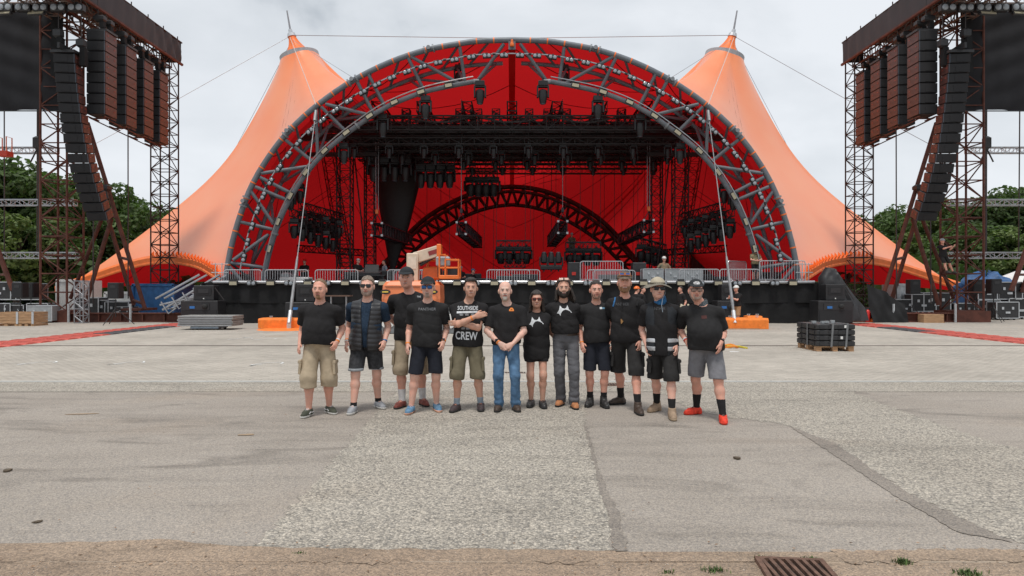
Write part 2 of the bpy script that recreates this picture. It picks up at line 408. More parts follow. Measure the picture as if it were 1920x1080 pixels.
# dry leaf litter
g_ = np.random.default_rng(21); n = 420; px_ = g_.uniform(-6,6,n); py_ = np.where(g_.random(n) < .55, g_.uniform(3.6,YV+.15,n), g_.uniform(YV,11,n)); L_ = g_.uniform(.006,.016,n); a_ = g_.uniform(0,6.28,n); W2 = L_*g_.uniform(.3,.6,n)
ca_, sa_ = np.cos(a_), np.sin(a_); q_ = np.array([(-1,0),(0,-1),(1,0),(0,1)],float)
lx_ = q_[None,:,0]*L_[:,None]; ly_ = q_[None,:,1]*W2[:,None]; co_ = np.stack([px_[:,None]+lx_*ca_[:,None]-ly_*sa_[:,None], py_[:,None]+lx_*sa_[:,None]+ly_*ca_[:,None], .012+g_.uniform(0,.006,(n,4))],2)
o_ = link('leaf_litter', npmesh('leaf_litter', co_.reshape(-1,3), np.arange(n*4).reshape(-1,4), mat('litter_leaf',(.20,.12,.07),.9,0,.4,20,island=.6)), None, 'stuff'); o_['label'] = 'small dry leaf scraps scattered over the asphalt and verge'; o_['category'] = 'leaf litter'
# loose grit and pebbles along the verge and on the asphalt
g_ = np.random.default_rng(11); n = 5200
px_ = g_.uniform(-4.2,4.2,n); py_ = np.where(g_.random(n) < .62, g_.uniform(3.55,YV+.06,n), g_.uniform(YV,8.5,n)**1.0)
sz_ = g_.uniform(.0018,.0052,n)*np.where(py_ < YV, 1.15, .85)
oc6 = np.array([(1,0,0),(0,1,0),(-1,0,0),(0,-1,0),(0,0,.8),(0,0,-.5)]); of8 = np.array([(0,1,4),(1,2,4),(2,3,4),(3,0,4),(1,0,5),(2,1,5),(3,2,5),(0,3,5)])
rot = g_.uniform(0,6.28,n); cs_, sn_ = np.cos(rot), np.sin(rot); oc_ = np.repeat(oc6[None],n,0)*sz_[:,None,None]*g_.uniform(.6,1.3,(n,1,3))
xx_ = oc_[...,0]*cs_[:,None]-oc_[...,1]*sn_[:,None]; yy_ = oc_[...,0]*sn_[:,None]+oc_[...,1]*cs_[:,None]
co_ = np.stack([xx_+px_[:,None], yy_+py_[:,None], oc_[...,2]+.0075],2)
link('pebbles', npmesh('pebbles', co_.reshape(-1,3), (of8[None]+np.arange(n)[:,None,None]*6).reshape(-1,3), mat('pebble',(.38,.33,.28),.9,0,.3,40,island=.5)), None, 'stuff')
bpy.data.objects['pebbles']['label'] = 'loose grit and small pebbles scattered over the front verge'; bpy.data.objects['pebbles']['category'] = 'pebbles'
# bits lying on the ground
M_leaf = mat('dry_leaf', (.10,.075,.05), .9, 0, .4, 30)
def litter(name, px, py, w_, d_, m, lab, rz=0, hh=.012):
    p = G(px, py); mb = MB(); n = 9; rr = random.Random(px); rows = [[], []]
    top = [];
    for i in range(n):
        a = 2*math.pi*i/n; k = rr.uniform(.6,1); top.append((math.cos(a)*w_/2*k, math.sin(a)*d_/2*k))
    mb.poly(top, .005, hh); o = solo(name, mb, m, lab, name.replace('_',' '), loc=p*0); o.location = p; o.rotation_euler = (0,0,rz)
litter('dead_leaf', 1382, 861, .085, .09, M_leaf, 'curled dark dead leaf on the asphalt right of the dark seam', .3, .02)
litter('dead_leaf', 14, 884, .09, .1, M_leaf, 'dark leaf on the asphalt at the left edge of the picture', .3, .018)
litter('dead_leaf', 70, 980, .07, .05, M_leaf, 'brown leaf lying on asphalt at the lower left', .9, .012)
litter('paper_scrap', 1376, 660, .30, .28, M_white, 'white paper scrap on the paving behind the man in red shoes', .2, .015)
litter('straw_wisp', 150, 777, .5, .07, mat('straw',(.36,.26,.17),.9), 'wisp of brown straw on the asphalt at far left', .2, .008)
litter('straw_wisp', 463, 816, .22, .08, MATS['straw'], 'short wisp of straw on the asphalt left of the gravel patch', .2, .01)
litter('wood_lath', 515, 631, 1.0, .08, M_wood, 'thin wooden lath on the paving before the orange concrete block', .05, .02)
M_chalk = mat('chalk', (.72,.72,.70), .95)
for k, (px, py) in enumerate(((455,636),(478,633),(500,637),(78,682),(245,682),(500,684))):
    p = G(px, py); rr = random.Random(k); mb = MB()
    pts = [p+V((math.cos(t_)*.35*rr.uniform(.6,1), math.sin(t_*1.3)*.4*rr.uniform(.5,1), 0)) for t_ in np.linspace(0, 4.5, 12)]
    for a, b in zip(pts, pts[1:]):
        d = (b-a).normalized(); nn = V((-d.y, d.x, 0))*.02; mb.add([V((q.x,q.y,.021)) for q in (a-nn, b-nn, b+nn, a+nn)], [(0,1,2,3)])
    struct('chalk_mark', mb, M_chalk)
# yellow strap bundle behind the last man
p = G(1361, 652); t = thing('ratchet_strap', 'loose orange and yellow strap bundle lying on the paving behind the red-shoed man', 'strap', p)
pts = [V((.25*math.cos(a*1.1), .35*math.sin(a), .04+.03*math.sin(a*3))) for a in np.linspace(0, 6.2, 24)]
part('strap', MB().tube(pts, .035, 5), mat('orange_strap', (.75,.25,.03), .7), t, world=False)
part('strap_tail', MB().tube([V((.1,.2,.03)),V((.3,-.2,.05)),V((.42,-.5,.03))], .03, 5), mat('yellow_strap', (.55,.45,.05), .7), t, world=False)
# red cable ramps, both sides
M_ramp = mat('red_cable_ramp', (.50,.095,.07), .6, 0, .2, 3, island=.1); M_rampd = mat('dark_cable_ramp', (.07,.07,.075), .7, 0, .2, 3)
def ramp_proto(m):
    t = thing('cable_ramp', 'x', 'cable ramp', group='cable ramps laid across the paving')
    part('base', MB().add([(-.45,-.3,.014),(.45,-.3,.014),(.45,.3,.014),(-.45,.3,.014),(-.43,-.16,.06),(.43,-.16,.06),(.43,.16,.06),(-.43,.16,.06)],
        [(0,1,5,4),(1,2,6,5),(2,3,7,6),(3,0,4,7),(4,5,6,7)]), m, t, world=False)
    part('lid', MB().box((0,0,.066),(.84,.26,.012),bev=.004), m, t, world=False)
    for i in (-1,0,1): part('grip_rib', MB().box((i*.27,0,.074),(.03,.24,.006)), m, t, world=False)
    return Proto(t)
pr, pd = ramp_proto(M_ramp), ramp_proto(M_rampd)
for side, sn in ((-1,'left'),(1,'right')):
    k = 0; y = 17.6
    while y < 31.2:
        for c in (0, 1):
            dk = (c == 0 and side < 0 and 24.3 < y < 29) or (c == 0 and side > 0 and 25 < y < 28.5)
            x = side*(14.5+c*.74)+(0 if side < 0 else .9)+side*.06*math.sin(y*.5)
            (pd if dk else pr).put((x, y, 0), (0,0,random.uniform(-.006,.006)), 
               ('grey' if dk else 'red')+' cable ramp %s of the stage, %s from the near end, %s column' % (sn, ordw(k), 'inner' if c == 0 else 'outer'), (.80,1.02,.8))
        y += .615; k += 1
# ------------------------------------------------------------------ canopy of the stage
def two_sided(name):
    m = bpy.data.materials.new(name); m.use_nodes = True; t = m.node_tree; L = t.links.new; b = t.nodes['Principled BSDF']; o = t.nodes['Material Output']
    tcn = nd(t, 'ShaderNodeTexCoord'); n1 = nd(t, 'ShaderNodeTexNoise'); n1.inputs['Scale'].default_value = .35; n1.inputs['Detail'].default_value = 4; L(tcn.outputs['Object'], n1.inputs['Vector'])
    r1 = nd(t, 'ShaderNodeValToRGB'); r1.color_ramp.elements[0].color = (.95,.245,.070,1); r1.color_ramp.elements[1].color = (.95,.29,.105,1); r1.color_ramp.elements[0].position = .35; r1.color_ramp.elements[1].position = .65
    L(n1.outputs['Fac'], r1.inputs[0]); L(r1.outputs[0], b.inputs['Base Color'])
    b.inputs['Roughness'].default_value = .42; b.inputs['Specular IOR Level'].default_value = .45; b.inputs['Sheen Weight'].default_value = .35; b.inputs['Sheen Roughness'].default_value = .5; b.inputs['Coat Weight'].default_value = .3; b.inputs['Coat Roughness'].default_value = .3
    inner = nd(t, 'ShaderNodeBsdfDiffuse'); inner.inputs[0].default_value = (.55,.012,.014,1)  # red of daylight through the orange fabric, put into the inner colour
    tr = nd(t, 'ShaderNodeBsdfTranslucent'); tr.inputs[0].default_value = (.52,.012,.014,1)
    ad = nd(t, 'ShaderNodeMixShader'); ad.inputs[0].default_value = .5; L(inner.outputs[0], ad.inputs[1]); L(tr.outputs[0], ad.inputs[2])
    fr = nd(t, 'ShaderNodeMixShader'); fr.inputs[0].default_value = .10; L(b.outputs[0], fr.inputs[1]); L(tr.outputs[0], fr.inputs[2])
    ge = nd(t, 'ShaderNodeNewGeometry'); mxs = nd(t, 'ShaderNodeMixShader'); L(ge.outputs['Backfacing'], mxs.inputs[0]); L(fr.outputs[0], mxs.inputs[1]); L(ad.outputs[0], mxs.inputs[2])
    L(mxs.outputs[0], o.inputs['Surface']); return m
M_mem = two_sided('orange_membrane')
M_orfab = mat('orange_fabric_edge', (.85,.18,.03), .5, 0, .1, 3)
M_orfab2 = mat('orange_weld_seam', (.92,.33,.16), .5, 0, .1, 3)
M_redfab = mat('dark_red_seam', (.16,.008,.010), .8, 0, .1, 3)
YA = 33.3
outer_px = [(958,78),(900,80),(862,85),(800,97),(730,121),(660,157),(595,203),(545,250),(508,298),(478,350),(456,408),(441,462),(433,505),(430,528)]
inner_px = [(888,153),(850,160),(790,174),(720,203),(660,243),(610,284),(572,328),(542,376),(520,425),(506,470),(498,505),(494,530)]
def mir(p, sx): return V((p[0]*(-sx), p[1], p[2]))     # data are for the left half: sx=-1 keeps, +1 mirrors
outer_px = [(958+(a-958)*1.014, b-3*max(0,1-(b-78)/300)) for a, b in outer_px]
oc = resample(catmull([P(x_, y_, YA) for x_, y_ in outer_px], 200), 120)      # top -> foot
oc[0].x = 0; dx0 = 0
ic = resample(catmull([P(x_, y_, YA+.5) for x_, y_ in inner_px], 200), 100)
def outw(curve, i):
    a, b = curve[max(0,i-1)], curve[min(len(curve)-1,i+1)]; d = (b-a).normalized(); return V((d.z, 0, -d.x))*1   # left half, top->foot : outward normal
# boundary
b1 = [oc[i*3] + (outw(oc, i*3)*-1 if outw(oc, i*3).x > 0 else outw(oc, i*3))*.15 + V((0,.10,0)) for i in range(41)]
b1[0] = V((0, YA+.12, oc[0].z+.15))
side_px = [(414,527,33.6),(396,515,35.0),(375,503,37.0),(350,496,38.8),(320,492,40.6),(290,493,42.0),(260,498,43.0),(220,509,44.0),(175,524,44.8),(140,536,45.3),(105,547,45.6)]
b2 = catmull([P(*q) for q in side_px], 40)
b3 = catmull([b2[-1], V((-26.5,49.5,1.9)), V((-21,55,2.2)), V((-13,61.5,1.4)), V((-6,64.5,1)), V((0,65.5,.8))], 36)
b4 = catmull([V((0,65.5,.8)), V((0,65,4)), V((0,63.5,8)), V((0,61,10.9)), V((0,55,11.8)), V((0,48,12.6)), V((0,41,13.5)), V((0,36,14.1)), b1[0]], 44)
loop = b1[:-1] + [b1[-1].lerp(b2[0], .5)] + b2 + b3[1:] + b4[1:-1]
MC = V((-15.55, 50, 18.55)); axis = V((-.25, 0, 1)).normalized(); ru = V((1,0,0)) - axis*axis.x; ru.normalize(); rv = axis.cross(ru); RR = 1.36
tab = [(0,0),(.06,.135),(.17,.325),(.25,.44),(.37,.56),(.537,.69),(.70,.81),(.87,.93),(1,1)]
def prof(s):
    for (a, fa_), (b, fb) in zip(tab, tab[1:]):
        if s <= b: return fa_+(fb-fa_)*(s-a)/(b-a)
    return 1
ss = [ (i/30)**1.25 for i in range(31)]
pf = [prof(s) for s in ss]
for _ in range(4): pf = [pf[0]] + [(pf[i-1]+pf[i]*2+pf[i+1])/4 for i in range(1,30)] + [pf[-1]]
n1, n2, n3 = len(b1), len(b2), len(b3)
def sagw(j):
    if j < n1: q_ = max(0, 1-j/(n1*.95)); return 1.9*q_*q_*(3-2*q_)
    if j < n1+n2+n3: return 0
    return 1.9 if j > n1+n2+n3+24 else .5
rows = []
for j, bpt in enumerate(loop):
    ph_ = math.atan2(bpt.y-MC.y, bpt.x-MC.x); r0 = MC + (ru*math.cos(ph_)+rv*math.sin(ph_))*RR
    sw = sagw(j)
    rows.append([r0.lerp(V((bpt.x,bpt.y,r0.z)), s) * 1 + V((0,0,(bpt.z-r0.z)*f - sw*4*s*(1-s))) for s, f in zip(ss, pf)])
# spread the fold above the arch foot over its neighbours so that the skin stays taut
Rw = np.array([[tuple(p) for p in r_] for r_ in rows]); nJ, nI = Rw.shape[:2]
wj = np.array([max(0, 1-abs(j-36)/32)**.7 if j < n1+n2 else 0 for j in range(nJ)]); wi = np.minimum(1, np.arange(nI)/3)*np.clip((1-np.array(ss))*4, 0, 1); wi[0] = 0; wi[-1] = 0
for _ in range(140):
    av = .5*(np.roll(Rw,1,0)+np.roll(Rw,-1,0)); W_ = .5*wj[:,None,None]*wi[None,:,None]; Rw = Rw*(1-W_)+av*W_
rows = [[V(p) for p in r_] for r_ in Rw]
can = thing('stage_canopy', 'huge bright orange twin-peaked tensile tent canopy arching over the whole stage', 'tent', (0, 45, 0))
nb, ns_ = len(rows), len(ss)
def flat(sx): return [mir(p, sx) if sx > 0 else p for r_ in rows for p in r_]
for sx in (-1, 1):
    mb = MB(); vs_ = flat(sx); fs = []
    for j in range(nb):
        k = (j+1) % nb
        for i in range(ns_-1):
            f = (j*ns_+i, j*ns_+i+1, k*ns_+i+1, k*ns_+i); fs.append(f if sx > 0 else f[::-1])
    mb.add(vs_, fs)
    # make the outside face up/out
    tp = V(vs_[fs[5*(ns_-1)+5][0]]); a_, b_, c_ = [V(vs_[q]) for q in fs[45*(ns_-1)+12][:3]]
    nrm = (b_-a_).cross(c_-a_)
    if nrm.z < 0: mb.f = [q[::-1] for q in mb.f]
    part('membrane', mb, M_mem, can, smooth=True)
    # peak: cone, ring, tip, spire
    mm = lambda p: mir(p, sx) if sx > 0 else p
    tip = P(547, 68, 50); cone = []
    for t_ in np.linspace(0, 1, 9):
        c_ = MC.lerp(tip, t_); rad = .27+(RR*.86-.27)*(1-t_)**1.7
        cone.append([mm(c_+(ru*math.cos(a)+rv*math.sin(a))*rad) for a in np.linspace(0, 6.2832, 29)[:-1]])
    part('peak_cone', MB().grid(cone, closed=True), M_orfab, can, smooth=True)
    ring = []
    for rad, h_ in ((RR-.10,-.22),(RR+.05,-.22),(RR+.05,.16),(RR-.06,.20),(RR*.82,.18)):
        ring.append([mm(MC+axis*h_+(ru*math.cos(a)+rv*math.sin(a))*rad) for a in np.linspace(0, 6.2832, 37)[:-1]])
    part('peak_ring', MB().grid(ring, closed=True), mat('ring_grey',(.33,.345,.36),.5,0,.12,4), can)
    part('mast_cap', MB().tube([mm(tip+axis*-.05), mm(tip+axis*.2)], [.33,.28], 12).tube([mm(tip+axis*.2), mm(tip+axis*.5)], [.16,.14], 8), M_galv, can)
    part('spire', MB().tube([mm(tip+axis*.4), mm(P(538,20,50))], [.075,.05], 6), M_wire, can)
    # stitched seams inside
    sm = MB()
    for j in list(range(3, n1, 6)) + list(range(n1+n2+n3+2, nb, 6)) + list(range(n1+n2+4, n1+n2+n3, 5)):
        part('seam', MB().tube([mm(p)+V((0,0,-.06)) for p in rows[j][4::2]], .022, 4), M_redfab, can)

    # hem of the side opening, with lacing tabs
    part('hem', MB().tube([mm(p) for p in b2], .10, 8), M_orfab, can, smooth=True)
    part('hem_band', MB().grid([[mm(p+V((0,-.06,.0))) for p in b2], [mm(p+V((0,-.16,.32))) for p in b2], [mm(p+V((0,.1,.5))) for p in b2]]), M_orfab, can, smooth=True)
    for q in range(1, 21):
        p = b2[q]; d = (b2[q+1]-b2[q-1]).normalized()
        part('lacing_tab', MB().add([mm(p+V((0,-.15,.36))-d*.16), mm(p+V((0,-.15,.36))+d*.16), mm(p+V((0,-.1,.72))), mm(p+V((0,-.42,.55)))], [(0,1,3),(1,2,3),(2,0,3),(0,2,1)]), M_orfab, can)
M_ridge = mat('ridge_mesh',(.32,.035,.03),.8); t_ = M_ridge.node_tree; tr_ = nd(t_, 'ShaderNodeBsdfTranslucent'); tr_.inputs[0].default_value = (.42,.04,.035,1); mx_ = nd(t_, 'ShaderNodeMixShader'); mx_.inputs[0].default_value = .6
t_.links.new(t_.nodes['Principled BSDF'].outputs[0], mx_.inputs[1]); t_.links.new(tr_.outputs[0], mx_.inputs[2]); t_.links.new(mx_.outputs[0], t_.nodes['Material Output'].inputs['Surface'])
cb = [V((0,p.y,p.z-.12)) for p in b4[15:]]
part('ridge_band', MB().grid([[p+V((-.18,0,0)) for p in cb], [p+V((.18,0,0)) for p in cb]]), M_ridge, can)
# rope straps lacing the membrane to the arch
M_orwire = mat('orange_strap', (.75,.25,.03), .7)
# ------------------------------------------------------------------ front arch truss
M_flange = mat('flange_steel', (.22,.235,.25), .5, .2, .15, 6)
arch = thing('arch_truss', 'big curved grey steel tube truss arch framing the stage opening', 'arch', (0, YA, 0))
rear = [oc[i].lerp(ic[min(100, int(i*100/120))], .25)+V((0,1.9,0)) for i in range(121)]
for sx in (-1, 1):
    mm = lambda p: mir(p, sx) if sx > 0 else p
    cuts = [0, 24, 48, 72, 96, 120]
    for a, b in zip(cuts, cuts[1:]):
        part('outer_chord', MB().tube([mm(oc[i]) for i in range(a, b+1, 3)], .135, 12), M_steel, arch, smooth=True)
        part('rear_chord', MB().tube([mm(rear[i]) for i in range(a, b+1, 4)], .11, 10), M_steel, arch, smooth=True)
    for a, b in zip(range(0,100,20), range(20,101,20)):
        part('inner_chord', MB().tube([mm(ic[i]) for i in range(a, b+1, 2)], .125, 12), M_steel, arch, smooth=True)
    for i in cuts[1:-1]:
        d = (oc[i+1]-oc[i-1]).normalized()
        for s_ in (-.22, .22): part('flange', MB().tube([mm(oc[i]+d*(s_-.04)), mm(oc[i]+d*(s_+.04))], .20, 14), M_flange, arch)
        part('flange_pin', MB().tube([mm(oc[i]+V((0,-.34,0))), mm(oc[i]+V((0,-.1,0)))], .10, 10), M_flange, arch)
    for i in (18,40,62,84):
        d = (ic[i+1]-ic[i-1]).normalized(); part('flange', MB().tube([mm(ic[i]-d*.05), mm(ic[i]+d*.05)], .18, 12), M_flange, arch)
    # orange lashing straps round the tube
    for i in range(5, 118, 5):
        d = (oc[i+1]-oc[i-1]).normalized(); part('lashing', MB().tube([mm(oc[i]-d*.035), mm(oc[i]+d*.03)], .147, 12), M_orfab, arch)
    # web members : V pairs in front and rear planes
    nI = [0, 9, 24, 38, 52, 66, 80, 96]; nO = [4, 14, 36, 50, 64, 78, 92, 108, 117]
    web = []
    seq = [(6,0),(15,0),(21,9),(33,17),(37,17),(47,30),(50,34),(58,42),(63,42),(70,54),(76,58),(82,66),(87,70),(92,76),(100,84),(104,86),(116,97)]
    # photo-read members (outer px, inner px)
    wpx = [((945,82),(895,152)),((862,88),(872,156)),((770,106),(860,156)),((765,108),(795,170)),((690,138),(722,200)),((668,150),(700,212)),((610,195),(694,216)),((602,200),(648,246)),((592,205),(596,296)),((535,262),(585,302)),((490,325),(578,312)),((487,332),(545,362)),((478,350),(536,374)),((470,358),(513,420)),((446,415),(510,430)),((437,488),(503,440)),((428,492),(494,502)),((430,500),(480,560))]
    for (a, b) in wpx:
        pa, pb = P(*a, YA), P(*b, YA+.5); 
        part('web_member', MB().tube([mm(pa), mm(pb)], .088, 10), M_steel, arch, smooth=True)
        # rear twin leaning back to the rear chord
        ir = min(range(121), key=lambda i: (oc[i]-pa).length); part('web_member', MB().tube([mm(rear[ir]), mm(pb)], .07, 8), M_steel, arch, smooth=True)
    for i in range(6, 120, 9):
        part('web_member', MB().tube([mm(oc[i]), mm(rear[min(120,i+5)])], .065, 8), M_steel, arch, smooth=True)
    part('inner_end_cap', MB().tube([mm(ic[0]+V((.32,0,-.02))), mm(ic[0])], .14, 12), M_flange, arch)
    part('foot_plate', MB().box(mm(P(424,534,YA)), (1.0,1.0,.1)).box(mm(P(494,536,YA+.5)), (.9,.9,.1)), M_steel, arch)
    # light rail
    lr = [oc[i].lerp(V((0,YA,oc[i].z*.2)), 0) for i in range(121)]
rail = []
for i in range(0, 117):
    nrm = outw(oc, i); nrm = nrm if nrm.x < 0 else -nrm
    if i == 0: nrm = V((0,0,1))
    rail.append(oc[i]-nrm*.78+V((0,-.35,0)))
rail[0].x = 0
for sx in (-1, 1):
    t = thing('light_rail', '%s half of the pale curved pipe that carries the arch blinders' % ('left' if sx < 0 else 'right'), 'light rail', (0,YA,0))
    mm = lambda p: mir(p, sx) if sx > 0 else p
    part('pipe', MB().tube([mm(p) for p in rail[::2]], .035, 6), M_alu, t)
    for i in range(2, 116, 3): 
        d = (rail[i+1]-rail[i-1]).normalized() if i < 115 else V((0,0,1)); part('clamp', MB().tube([mm(rail[i]-d*.07), mm(rail[i]+d*.07)], .065, 5), M_blk, t)
beacon = thing('beacon', 'orange lamp fixed at the crown of the arch', 'beacon', oc[0]+V((0,-.28,-.42)))
part('lens', MB().lathe([(.06,0),(.11,.02),(.12,.12),(.07,.17),(.06,.32),(.02,.36)], 10, beacon.location), M_orange, beacon); part('bracket', MB().box(beacon.location+V((0,.14,.1)), (.34,.06,.4)), M_steel, beacon)
# blinders
def blinder():
    t = thing('blinder_light', 'x', 'blinder light', group='twin blinder lights along the arch')
    part('housing', MB().box((0,0,-.16),(.62,.22,.32),bev=.03).box((0,.02,.03),(.12,.12,.1)), M_blk, t, world=False)
    for s_ in (-1,1): 
        M_ = Matrix.Rotation(R(90), 3, 'X'); part('lamp', MB().lathe([(.125,0),(.125,.03),(.09,.05),(.03,.06)], 14, (s_*.155,-.11,-.16), M_), M_lens, t, world=False)
    return Proto(t)
bl = blinder()
NB = 23
for sx in (-1, 1):
    for k in range(NB):
        q = (k+.42)/NB*115; i = int(q); p = rail[i].lerp(rail[min(116,i+1)], q-i); d = (rail[min(116,i+1)]-rail[max(0,i-1)]).normalized()
        ang = math.atan2(d.z, d.x); ang = ang+math.pi if d.x < 0 else ang
        p = mir(p, sx) if sx > 0 else p; ang = -ang if sx > 0 else ang
        bl.put(p+V((0,-.05,0)), (0,-ang,0), scale=(.66,)*3, label='twin-lamp blinder on the arch rail, %s from the crown down the %s side' % (ordw(k), 'left' if sx < 0 else 'right'))
# floods on the inner chord
def flood():
    t = thing('flood_light', 'x', 'flood light', group='rectangular flood lights')
    part('housing', MB().box((0,.04,0),(.62,.12,.34),bev=.03).box((0,.06,.24),(.5,.1,.16)), M_blk, t, world=False)
    part('panel', MB().box((0,-.028,-.01),(.54,.02,.26)), M_flood, t, world=False)
    part('yoke', MB().box((-.33,.05,.08),(.03,.05,.3)).box((.33,.05,.08),(.03,.05,.3)), M_blk, t, world=False)
    return Proto(t)
fl = flood()
for sx in (-1, 1):
    for k in range(10):
        i = 8+k*9; p = ic[i]+V((0,-.25,0)); d = (ic[i+1]-ic[i-1]).normalized(); ang = math.atan2(d.z, d.x); ang = ang+math.pi if d.x < 0 else ang
        nrm = V((d.z,0,-d.x)); nrm = nrm if nrm.x > 0 else -nrm
        if i < 10: nrm = V((0,0,-1))
        p = p + nrm*.02+V((0,.0,0))
        p = mir(p, sx) if sx > 0 else p; ang = -ang if sx > 0 else ang
        fl.put(p, (0,-ang,0), 'flood light on the inner arch tube, %s from the crown on the %s side' % (ordw(k), 'left' if sx < 0 else 'right'), (.62,.8,.62), group='flood lights on the inner arch tube')
irail = MB()
for sx in (-1,1):
    t = thing('light_rail', '%s thin lamp pipe running along the inner arch tube' % ('left' if sx < 0 else 'right'), 'light rail', (0,YA,0))
    part('pipe', MB().tube([(mir(p, sx) if sx > 0 else p)+V((0,-.28,.16)) for p in ic[::4]], .03, 5), M_alu, t)
# moving heads
M_hd = mat('lamp_black', (.011,.011,.012), .5, 0, .2, 8)
def head_proto():
    t = thing('moving_head', 'x', 'moving head', group='x')
    part('base', MB().box((0,0,-.12),(.42,.32,.24),bev=.03).box((0,0,.05),(.08,.08,.12)), M_hd, t, world=False)
    part('yoke', MB().box((-.24,0,-.48),(.07,.2,.55),bev=.02).box((.24,0,-.48),(.07,.2,.55),bev=.02).box((0,0,-.26),(.5,.2,.06)), M_hd, t, world=False)
    hd = part('head', MB().lathe([(.10,.22),(.19,.16),(.20,-.1),(.16,-.3),(.13,-.42)], 12, (0,0,-.6)), M_hd, t, world=False, smooth=True)
    part('lens', MB().lathe([(.12,0),(.1,-.02),(.04,-.035)], 12, (0,0,-1.02)), mat('lens_dark',(.10,.12,.15),.1), hd, world=False)
    return t
mh = Proto(head_proto())
for (px, py, Y, sc, lab) in ((900,152,YA+.3,1.1,'moving head hanging below the crown gap of the arch, left of centre'),(1018,152,YA+.3,1.1,'moving head hanging below the crown gap of the arch, right of centre'),
      (798,180,YA+.5,1.1,'moving head hanging from the inner tube, left haunch of the arch'),(1121,180,YA+.5,1.1,'moving head hanging from the inner tube, right haunch of the arch'),
      (718,214,YA+1,1.1,'moving head half hidden behind the left haunch of the arch'),(1200,214,YA+1,1.1,'moving head half hidden behind the right haunch of the arch'),
      (861,122,YA+2,1.0,'moving head behind the arch web, left of the crown'),(1058,122,YA+2,1.0,'moving head behind the arch web, right of the crown'),
      (645,268,YA+1,1.0,'moving head low behind the left inner tube'),(1275,268,YA+1,1.0,'moving head low behind the right inner tube')):
    mh.put(P(px,py,Y), (0,0,0), lab, (sc,)*3, 'moving heads hung from the arch')
# ------------------------------------------------------------------ stage body
YS = 31.9
st = thing('stage', 'wide black stage platform with draped front beneath the orange canopy', 'stage', (0, YS, 0))
part('deck', MB().box((0, YS+15, 1.42), (29.4, 29.6, .16)), mat('stage_deck', (.03,.03,.032), .7), st)
xL, xR = (388-960)*YS/F, (1532-960)*YS/F
def drape(x0, x1, z0, z1, y, ph=0, amp=.05, nx=150, nz_=10, mir_=None):
    rows_ = []
    for i in range(nz_+1):
        v_ = i/nz_; z_ = z0+(z1-z0)*v_
        rows_.append([V((x0+(x1-x0)*k/nx, y+amp*(1-.6*v_)*(math.sin(k*.9+ph)+.6*math.sin(k*.37+2*ph+v_*2)+.5*math.sin(k*2.1+v_*4)), z_+.02*math.sin(k*.23+ph)*(1 if i in (0,) else .3))) for k in range(nx+1)])
    return MB().grid(rows_)
nsec = 7
for k in range(nsec):
    a, b = xL+(xR-xL)*k/nsec, xL+(xR-xL)*(k+1)/nsec
    part('front_drape', drape(a-.03, b+.03, .96, 1.92, YS-.06, k*1.7, .035, 26, 8), M_cloth, st, smooth=True)
    part('front_drape', drape(a-.03, b+.03, .03, 1.0, YS-.01, k*2.3+1, .04, 26, 8), M_cloth, st, smooth=True)
for sx in (-1,1): part('side_drape', MB().box((sx*14.5, YS+6, .95), (.06, 12, 1.9)), M_cloth, st)
part('edge_pipe', MB().tube([V(((402-960)*YS/F,YS-.12,1.93)), V(((1525-960)*YS/F,YS-.12,1.93))], .075, 10), M_alu, st)
part('edge_beam', MB().box((0,YS+.1,1.9),(28.4,.2,.1)), M_blk, st)
k = 0
for i in range(16):
    px = 437+i*70.0
    fl.put(P(px, 531, YS-.3), (0,0,0), 'flood light on the stage edge pipe, %s from the left end' % ordw(i), (.62,.8,.6), group='flood lights along the stage edge')
for i in range(15):
    px = 472+i*70.0
    bl.put(P(px, 527, YS-.28), (0,0,0), 'twin-lamp blinder on the stage edge pipe, %s from the left end' % ordw(i), (.66,)*3, group='twin blinder lights along the stage edge')
# crowd barriers on the stage
def barrier(wd=2.05, h=1.1):
    t = thing('crowd_barrier', 'x', 'barrier', group='steel crowd barriers standing on the stage')
    r_ = .12; pts = [(-wd/2,0,.12)]
    for cx, a0 in ((-wd/2+r_, 180), (wd/2-r_, 90)):
        for a in range(0, 91, 30): pts.append((cx+r_*math.cos(R(a0-a)), 0, h-r_+r_*math.sin(R(a0-a))))
    pts.append((wd/2,0,.12)); part('frame', MB().tube(pts, .024, 6), M_galv, t, world=False)
    part('bottom_rail', MB().tube([(-wd/2,0,.2),(wd/2,0,.2)], .018, 5), M_galv, t, world=False)
    nb_ = 17
    me = MB().tube([(0,0,.2),(0,0,h-.01)], .011, 4).mesh('bar', M_galv)
    for i in range(1, nb_): o = link('bar', me, t); o.location = (-wd/2+wd*i/nb_,0,0)
    for s_ in (-1,1): part('foot', MB().tube([(s_*(wd/2-.25),-.3,.02),(s_*(wd/2-.25),0,.22),(s_*(wd/2-.25),.3,.02)], .02, 5), M_galv, t, world=False)
    return Proto(t)
ba = barrier(); YB = 32.6
DZ = 1.5
def bar(px0, px1, top, Y, lab, rz=0):
    zt = P(0, top, Y).z; wpx = (px1-px0)*Y/F
    ba.put(V(((px0+px1)/2*Y/F-960*Y/F, Y, zt-1.1)), (0,0,rz), lab, (wpx/2.05/math.cos(rz) if abs(rz) < .9 else 1, 1, 1))
bar(420,490,506,32.5,'steel crowd barrier on the stage edge before the left arch foot')
bar(497,578,506,32.5,'steel crowd barrier behind the left pole rope, inside the arch foot')
bar(591,671,506,32.5,'steel crowd barrier above the man in the puffer vest')
bar(727,800,506,33.2,'steel crowd barrier behind the man in cap and plain tee')
bar(738,819,507,34.2,'steel crowd barrier under the lift boom, behind another barrier')
bar(913,993,506,32.5,'steel crowd barrier above the bald man, the front of two')
bar(931,1012,506,33.4,'steel crowd barrier above the bald man, the rear of two')
